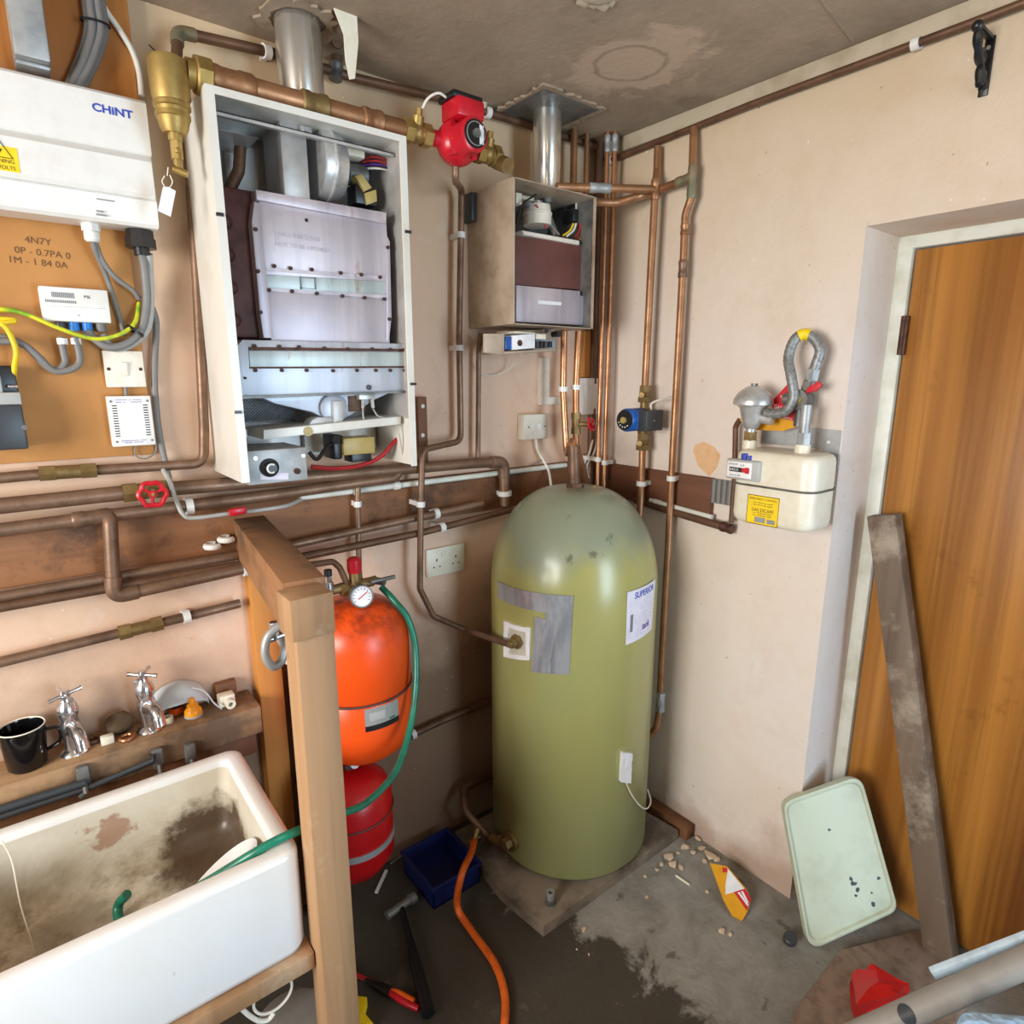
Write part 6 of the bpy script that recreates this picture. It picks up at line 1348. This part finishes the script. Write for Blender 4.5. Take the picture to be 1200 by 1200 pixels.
p = onshelf(227, 838); b_ = thing('bottle_cap', 'amber stepped nozzle cap beside the orange and black cap on the shelf', 'cap', p); bm = nb(); lathe(bm, [(.020, .004), (.020, .014), (.016, .02), (.013, .024), (.013, .03), (.008, .034), (.006, .046), (0, .047)], p, (0,0,1), 24); obj('cap', bm, M['amber'], b_); bm = nb(); lathe(bm, [(.021, 0), (.021, .005), (0, .005)], p, (0,0,1), 24); obj('clear_base', bm, M['grey2'], b_)
p = onshelf(206, 838)+V((.004,.018,0)); b_ = thing('screw_cap', 'orange and black screw cap beside the amber nozzle', 'cap', p); bm = nb(); cyl(bm, p, p+V((0,0,.016)), .017); obj('orange_ring', bm, M['orangeplastic'], b_); bm = nb(); cyl(bm, p+V((0,0,.016)), p+V((0.004,-.004,.042)), .016, seg=20, bev=.003); obj('black_top', bm, M['black'], b_)
p = onshelf(197, 846); bm = nb(); lathe(bm, [(.007, 0), (.012, 0), (.012, .014), (.007, .014), (.007, .002)], p, (0,0,1), 20); tag(obj('plastic_ring', bm, M['cream']), 'small cream plastic ring at the foot of the right tap', 'ring')
p = onshelf(268, 826); b_ = thing('pipe_connector', 'cream plastic pipe connector at the right end of the tap shelf', 'pipe fitting', p); bm = nb(); bx(bm, p+V((-.022, -.008, 0)), p+V((.016, .022, .03)), .004); obj('connector_body', bm, M['cream'], b_); bm = nb(); lathe(bm, [(.006, 0), (.012, 0), (.012, .02), (.006, .02), (.006, .002)], p+V((0, -.006, .012)), (0,-1,0), 20); obj('open_socket', bm, M['cream'], b_)
bm = nb(); p = A(268, 810, .02); bx(bm, (p.x-.03, -.022, SHZ+.0005), (p.x+.02, -.001, SHZ+.045), .002); tag(obj('timber_offcut', bm, M['darktimber']), 'dark timber offcut against the wall behind the cream connector', 'timber offcut')
bm = nb(); bx(bm, (-2.1, -.098, SHZ-.135), (-1.30, -.02, SHZ-.077), .003); tag(obj('timber_rail', bm, M['darktimber']), 'dark timber rail directly under the tap shelf', 'timber rail')
# two empty pipe clips on the backboard
for px, py, lb in ((248, 638, 'lower left of two empty white pipe clips on the backboard'), (264, 630, 'upper right of two empty white pipe clips on the backboard')):
    p = A(px, py, .03); bm = nb()
    tube(bm, [V((p.x+.016*math.cos(a), -.046+.016*math.sin(a), p.z)) for a in [math.radians(-50-k*15) for k in range(18)]], .0075, 8); bx(bm, (p.x-.006, -.032, p.z-.007), (p.x+.006, -.0221, p.z+.007)); tag(obj('pipe_clip', bm, M['white']), lb, 'pipe clip')
# tub and string under the sink
p = V((-1.375, -.48, FZ)); b_ = thing('plastic_tub', 'grey plastic tub on the floor under the sink beside the front post', 'tub', p)
bm = nb(); lathe(bm, [(0, 0), (.062, 0), (.074, .008), (.078, .17), (0, .17)], p, (0,0,1), 36); obj('tub_body', bm, M['grey2'], b_)
bm = nb(); lathe(bm, [(0, .1705), (.080, .1705), (.080, .182), (.070, .190), (.03, .195), (0, .195)], p, (0,0,1), 36); obj('tub_lid', bm, M['label_grey'], b_)
o_ = .57
bm = nb(); cx0 = A(320, 1166, o_); tube(bm, [cx0+V((.037*math.cos(a), 0, .037*math.sin(a))) for a in [6.2832*k/36 for k in range(36)]], .0028, 8, closed=True)
tube(bm, spline([A(283, 1182, o_), A(292, 1190, o_), A(303, 1196, o_), A(314, 1195, o_), A(321, 1187, o_)], 6), .0045, 8)
tag(obj('string_loop', bm, M['whitewire']), 'looped white string hanging from the timber rail under the sink front', 'string')
# ================================================================== THINGS ON THE FLOOR
# leaning plank
pb_ = Z(1103, 1126, FZ+.002); pt_ = V((.155, -.995, 1.19))
pl0 = V((.125, -1.275, FZ+.005)); pt_ = B(1036, 603, -.150)
bm = nb(); beam(bm, pl0, pt_, (0,1,0), .072, .048, .003); tag(obj('leaning_plank', bm, M['plank']), 'weathered grey plank leaning on the frame of the wooden door', 'plank')
# pale green tray lid
bl = V((-.075, -1.055, FZ+.012)); tl = B(920, 945, .075); br = B(1046, 1068, -.085)
e1, e2 = (br-bl), (tl-bl); n_ = e1.cross(e2).normalized()
if n_.dot(CAM-bl) < 0: n_ = -n_
ey = e2.normalized(); ex = ey.cross(n_); 
def onpl(px, py): d = sight(px, py); t = (bl-CAM).dot(n_)/d.dot(n_); return CAM+d*t
tr_ = onpl(1006, 910)
FT = Fr(bl, ex, ey, n_)
pts = [FT.uv(onpl(x, y)) for x, y in ((917, 940), (1008, 908), (1052, 1066), (948, 1114))]
def roundpoly(P, r, n=6):
    out = []
    for i in range(len(P)):
        p, a, b = V((*P[i], 0)), V((*P[i-1], 0)), V((*P[(i+1) % len(P)], 0)); da, db = (a-p).normalized(), (b-p).normalized(); ang = da.angle(db); t = r/math.tan(ang/2)
        for k in range(n+1): s = k/n; q_ = (p+da*t)*(1-s)**2+p*2*s*(1-s)+(p+db*t)*s*s; out.append((q_.x, q_.y))
    return out
rp = roundpoly(pts, .035)
cx_ = sum(p[0] for p in rp)/len(rp); cy_ = sum(p[1] for p in rp)/len(rp)
ins = lambda k: [(cx_+(x-cx_)*(1-k), cy_+(y-cy_)*(1-k)) for x, y in rp]
bm = nb(); rings = []
for k, n in ((.0, -.022), (-.005, -.004), (.0, .004), (.025, .006), (.055, .004), (.075, -.003)):
    rings.append([bm.verts.new(FT.p(u, v, n)) for u, v in ins(k)])
loft(bm, rings); bm.faces.new(rings[-1]); 
bk_ = [bm.verts.new(FT.p(u, v, -.022)) for u, v in ins(.05)]; bk2 = [bm.verts.new(FT.p(u, v, -.006)) for u, v in ins(.075)]
loft(bm, [rings[0], bk_, bk2]); bm.faces.new(list(reversed(bk2))); bmesh.ops.recalc_face_normals(bm, faces=bm.faces)
ty = tag(obj('tray_lid', bm, M['tray']), 'pale green plastic tray lid leaning against the wall corner beside the door', 'tray')
random.seed(2); bm = nb()
for (x, y, s) in ((1001, 1036, 5), (1005, 1043, 4), (998, 1030, 3), (1024, 1060, 4), (1030, 1030, 3), (972, 973, 2.5), (1003, 1050, 3), (1022, 1047, 2.5)):
    c = onpl(x, y); u, v = FT.uv(c); P_ = [(u+s*.0018*random.uniform(.4, 1.3)*math.cos(6.28*k/7), v+s*.0018*random.uniform(.4, 1.3)*math.sin(6.28*k/7)) for k in range(7)]; prism(bm, P_, FT, -.0031, -.0024)
obj('dark_scuffs', bm, M['dkgrey'], ty)
# brown cardboard on the floor
zz = FZ+.03; P_ = [Z(x, y, zz) for x, y in ((928, 1186), (984, 1112), (1086, 1086), (1150, 1150), (1100, 1230), (940, 1222))]
bm = nb(); prism(bm, roundpoly([(p.x, p.y) for p in P_], .03), FC, FZ, zz, .006); tag(obj('cardboard_sheet', bm, M['cardboard']), 'flat brown cardboard box on the floor below the tray lid', 'cardboard')
bm = nb(); random.seed(9)
P_ = [Z(x, y, zz) for x, y in ((995, 1152), (1020, 1149), (1064, 1162), (1050, 1180), (1000, 1195))]; top = [P_[k]+V((0, 0, h)) for k, h in enumerate((.03, .05, .02, .04, .045))]
a = [bm.verts.new(p+V((0,0,.001))) for p in P_]; b = [bm.verts.new(p) for p in top]; cv = bm.verts.new(sum(top, V((0,0,0)))/5+V((0,0,.012)))
for k in range(5): j = (k+1) % 5; bm.faces.new((a[k], a[j], b[j], b[k])); bm.faces.new((b[k], b[j], cv))
bm.faces.new(list(reversed(a))); bmesh.ops.subdivide_edges(bm, edges=bm.edges, cuts=2, use_grid_fill=True)
for v in bm.verts: v.co += V((random.uniform(-1, 1), random.uniform(-1, 1), random.uniform(0, 1)))*.004
bmesh.ops.recalc_face_normals(bm, faces=bm.faces); tag(obj('red_wrapper', bm, M['redplastic'], ang=15), 'crumpled red plastic wrapper on the brown cardboard', 'wrapper')
# packet leaning at the wall foot
k0, k1, k3 = Z(870, 1078, FZ+.006), Z(833, 1012, FZ+.06), Z(881, 1052, FZ+.03)
nrm = (k1-k0).cross(k3-k0).normalized(); nrm = nrm if nrm.dot(CAM-k0) > 0 else -nrm
eu = (k3-k0).normalized(); ev = nrm.cross(eu); FP = Fr(k0, eu, ev, nrm)
uvp = lambda px, py: (lambda P: FP.uv(P))(CAM+sight(px, py)*((k0-CAM).dot(nrm)/sight(px, py).dot(nrm)))
def polyp(pts, n0, n1, mt, name, par=None, lab=None):
    bm = nb(); prism(bm, [uvp(*p) for p in pts], FP, n0, n1); return obj(name, bm, M[mt], par)
pk = polyp([(832, 1012), (852, 1016), (874, 1042), (880, 1054), (876, 1068), (870, 1079), (858, 1073), (848, 1055)], -.004, .003, 'mustard', 'seed_packet'); pk.name = 'card_packet'; tag(pk, 'amber, white and red card packet leaning at the foot of the right wall', 'packet')
polyp([(853, 1019), (872, 1042), (860, 1046), (850, 1049), (850, 1038)], .003, .0036, 'paper', 'white_panel', pk); polyp([(846, 1017), (852, 1018), (852, 1023), (847, 1023)], .003, .0036, 'redcard', 'red_panel', pk); polyp([(860, 1046), (873, 1042), (880, 1054), (875, 1068)], .003, .0036, 'redcard', 'red_panel', pk)
for k in range(2): polyp([(864+4*k, 1046.5-k), (866.5+4*k, 1046-k), (877, 1058+3*(1-k)), (876, 1060+3*(1-k))], .0036, .004, 'paper', 'white_stripe', pk)
# grey cap
p = Z(925, 1103, FZ); bm = nb(); lathe(bm, [(0, 0), (.018, 0), (.018, .022), (.015, .025), (0, .025)], p, V((-.3, -.2, 1)), 20); tag(obj('grey_plug', bm, M['dkgrey']), 'dark grey round plug on the floor left of the tray lid', 'plug')
# batten at the wall foot
bm = nb(); bx(bm, (-.05, -.56, FZ), (-.002, -.37, FZ+.045), .003); tag(obj('timber_batten', bm, M['darktimber']), 'dark timber batten along the wall foot right of the cylinder slab', 'timber batten')
# rubble
random.seed(21)
spots = [(783, 1006, .022), (788, 1014, .016), (775, 1014, .010), (803, 994, .014), (812, 1000, .013), (822, 996, .012), (832, 1004, .018), (826, 1010, .010), (840, 1008, .012), (794, 1000, .008), (818, 984, .012), (805, 980, .010), (829, 1046, .008), (846, 1092, .012), (856, 1096, .008), (758, 1052, .006), (756, 1028, .006), (684, 1090, .008), (676, 1113, .004), (690, 1119, .004), (770, 1020, .007), (798, 1018, .010)]
proto = None
for k, (x, y, s) in enumerate(spots):
    p = Z(x, y, FZ); bm = nb(); ball(bm, (0,0,s*.38), s, 1, (random.uniform(.8, 1.3), random.uniform(.7, 1.1), .5), .3)
    o = obj('plaster_crumb', bm, M['rubble'], origin=(0,0,0), ang=20); o.location = p; o.rotation_euler = (0, 0, random.uniform(0, 6)); tag(o, 'pale crumb of fallen plaster on the concrete floor', 'rubble', 'plaster crumbs on the floor')
bm = nb(); a, b = Z(792, 1026, FZ+.004), Z(808, 1037, FZ+.004); tube(bm, [a, b], .0035, 8); tag(obj('wood_splinter', bm, M['cream']), 'thin pale wood splinter among the plaster crumbs', 'splinter')
# blue crate behind the orange hose
c0 = V((-.80, -.26, FZ)); b_ = thing('plastic_crate', 'dark blue plastic crate on the floor left of the green cylinder', 'crate', c0)
X0, X1, Y0, Y1, ZH = -.885, -.715, -.26, -.07, FZ+.075
bm = nb(); bx(bm, (X0, Y0, FZ), (X1, Y1, FZ+.006)); bx(bm, (X0, Y0, FZ), (X0+.006, Y1, ZH), .002); bx(bm, (X1-.006, Y0, FZ), (X1, Y1, ZH), .002); bx(bm, (X0, Y0, FZ), (X1, Y0+.006, ZH), .002); bx(bm, (X0, Y1-.006, FZ), (X1, Y1, ZH), .002); obj('crate_body', bm, M['dkblue'], b_)
bm = nb()
for f in ((X0-.006, Y0-.006, X1+.006, Y0+.002), (X0-.006, Y1-.002, X1+.006, Y1+.006), (X0-.006, Y0, X0+.002, Y1), (X1-.002, Y0, X1+.006, Y1)): bx(bm, (f[0], f[1], ZH-.012), (f[2], f[3], ZH+.002), .002)
obj('crate_rim', bm, M['dkblue'], b_)
# tools on the dark floor
a, b = Z(470, 1062, FZ+.02), Z(502, 1188, FZ+.02)
t_ = thing('hammer', 'dark hammer lying on the floor between the front post and the orange hose', 'hammer', a.lerp(b, .5)); bm = nb(); tube(bm, [a, a.lerp(b, .3), a.lerp(b, .6), b], [.009, .010, .016, .017], 10); obj('handle', bm, M['black'], t_); bm = nb(); d = V((1, .1, 0)); cyl(bm, a-d*.05, a+d*.045, .013); cyl(bm, a+d*.03, a+d*.05, .017); obj('hammer_head', bm, M['steel_d'], t_)
a, b = Z(428, 1148, FZ+.015), Z(488, 1178, FZ+.015)
t_ = thing('pliers', 'red and black handled pliers lying at the foot of the front post', 'pliers', a.lerp(b, .5)); s_ = V((0, .014, 0))
for sg in (-1, 1):
    bm = nb(); tube(bm, spline([a.lerp(b, .45), a.lerp(b, .7)+s_*sg, b+s_*sg*.8], 6), .008, 10); obj('handle', bm, M['orangeplastic' if sg > 0 else 'red'], t_)
bm = nb(); tube(bm, [a, a.lerp(b, .3), a.lerp(b, .5)], [.004, .012, .013], 10); obj('jaws', bm, M['black'], t_)
bm = nb(); tube(bm, [Z(404, 1136, FZ+.012), Z(436, 1151, FZ+.012)], .006, 8); tag(obj('screwdriver_shaft', bm, M['redwire']), 'thin red rod pointing out from behind the front post', 'rod')
p = [Z(x, y, FZ+.03) for x, y in ((416, 1166), (430, 1168), (426, 1185), (437, 1198), (418, 1205))]
bm = nb(); prism(bm, [(v.x, v.y) for v in p], FC, FZ, FZ+.03, .002); tag(obj('yellow_offcut', bm, M['yellow']), 'yellow plastic piece at the foot of the front post', 'offcut')
bm = nb(); beam(bm, Z(441, 1046, FZ+.005), Z(453, 1020, FZ+.005), (0,0,1), .006, .010); tag(obj('white_strip', bm, M['white']), 'short white plastic strip on the dark floor below the red vessel', 'strip')
bm = nb(); tube(bm, spline([Z(458, 1012, FZ+.004), Z(475, 1000, FZ+.004), Z(500, 990, FZ+.004), Z(518, 990, FZ+.004)], 6), .003, 6); tag(obj('thin_wire', bm, M['galv']), 'thin grey wire on the floor beside the blue crate', 'wire')
# ================================================================== STACK AT THE LOWER RIGHT
D1 = 1.50
t0, t1 = D(985, 1223, D1), D(1205, 1125, D1)
u_ = (t1-t0).normalized(); t2 = t1+u_*((-.021-t1.x)/u_.x); foot = t0-u_*((t0.z-FZ-.019)/u_.z)
bm = nb(); side = V((u_.y, -u_.x, 0)).normalized()
fb = [D(1128, 1195, 1.42), D(1212, 1160, 1.42)]
ztop = min(t0.z, t1.z)
bale = thing('insulation_pack', 'foil insulation pack tinted with sky light at the lower right corner of the picture', 'insulation pack', V((fb[1].x, fb[1].y, FZ)))
bm = nb(); c1 = fb[0]; du = (fb[1]-fb[0]); du.z = 0; du.normalize(); dv = V((du.y, -du.x, 0)); 
if dv.dot(CAM-c1) < 0: dv = -dv
zt_ = (fb[0].z+fb[1].z)/2
hexa(bm, [V((p.x, p.y, z)) for z in (FZ, zt_) for p in (c1-du*.02, c1+du*.6, c1+du*.6+dv*.3, c1-du*.02+dv*.3)], .025, 3); bmesh.ops.subdivide_edges(bm, edges=[e for e in bm.edges if e.calc_length() > .06], cuts=3, use_grid_fill=True); obj('foil_wrap', bm, M['foil'], bale)
rt = .021
PVC = thing('plastic_pipe', 'thick grey plastic pipe with a dark side hole leaning behind the foil pack', 'pipe', t0.lerp(t2, .5))
bm = nb(); tube(bm, [foot, t2], rt, 32); obj('pipe_wall', bm, M['pvc'], PVC)
hc = D(1063, 1189, D1); ax = t0+u_*(hc-t0).dot(u_); hn = (CAM-ax); hn = (hn-u_*hn.dot(u_)).normalized()
bm = nb(); xx, yy, _ = u_, hn.cross(u_), 0
cen = ax+u_*(hc-ax).dot(u_)+yy*max(-.5*rt, min(.5*rt, (hc-ax).dot(yy)))
rg_ = []
for fr in (0, .35, .7, 1.0):
    row = []
    for k in range(24 if fr else 1):
        a = 6.2832*k/24; w_ = cen+u_*(.012*fr*math.cos(a))+yy*(.0155*fr*math.sin(a))-ax; off = w_.dot(yy)
        row.append(bm.verts.new(ax+u_*w_.dot(u_)+yy*off+hn*(math.sqrt(max(1e-7, rt*rt-off*off))+.0008)))
    rg_.append(row)
for k in range(24): bm.faces.new((rg_[0][0], rg_[1][k], rg_[1][(k+1) % 24]))
for r0_, r1_ in zip(rg_[1:], rg_[2:]):
    for k in range(24): j = (k+1) % 24; bm.faces.new((r0_[k], r1_[k], r1_[j], r0_[j]))
bmesh.ops.recalc_face_normals(bm, faces=bm.faces); obj('side_hole', bm, M['dkgrey'], PVC)
s0, s1 = D(1092, 1141, 1.525), D(1205, 1098, 1.525); us = (s1-s0).normalized(); s2 = s1+us*((-.012-s1.x)/us.x)
bm = nb(); beam(bm, s0, s2, (0,0,1), .018, .012, .002); leg = V((0,0,1))
tag(obj('shiny_strip', bm, M['skyfoil']), 'shiny strip tinted with sky reflection lying behind the grey plastic pipe', 'strip')
for o in list(bpy.data.objects):
    if o.type == 'MESH' and o.parent is None and 'label' not in o and o.get('kind') != 'structure': print('UNTAGGED', o.name)
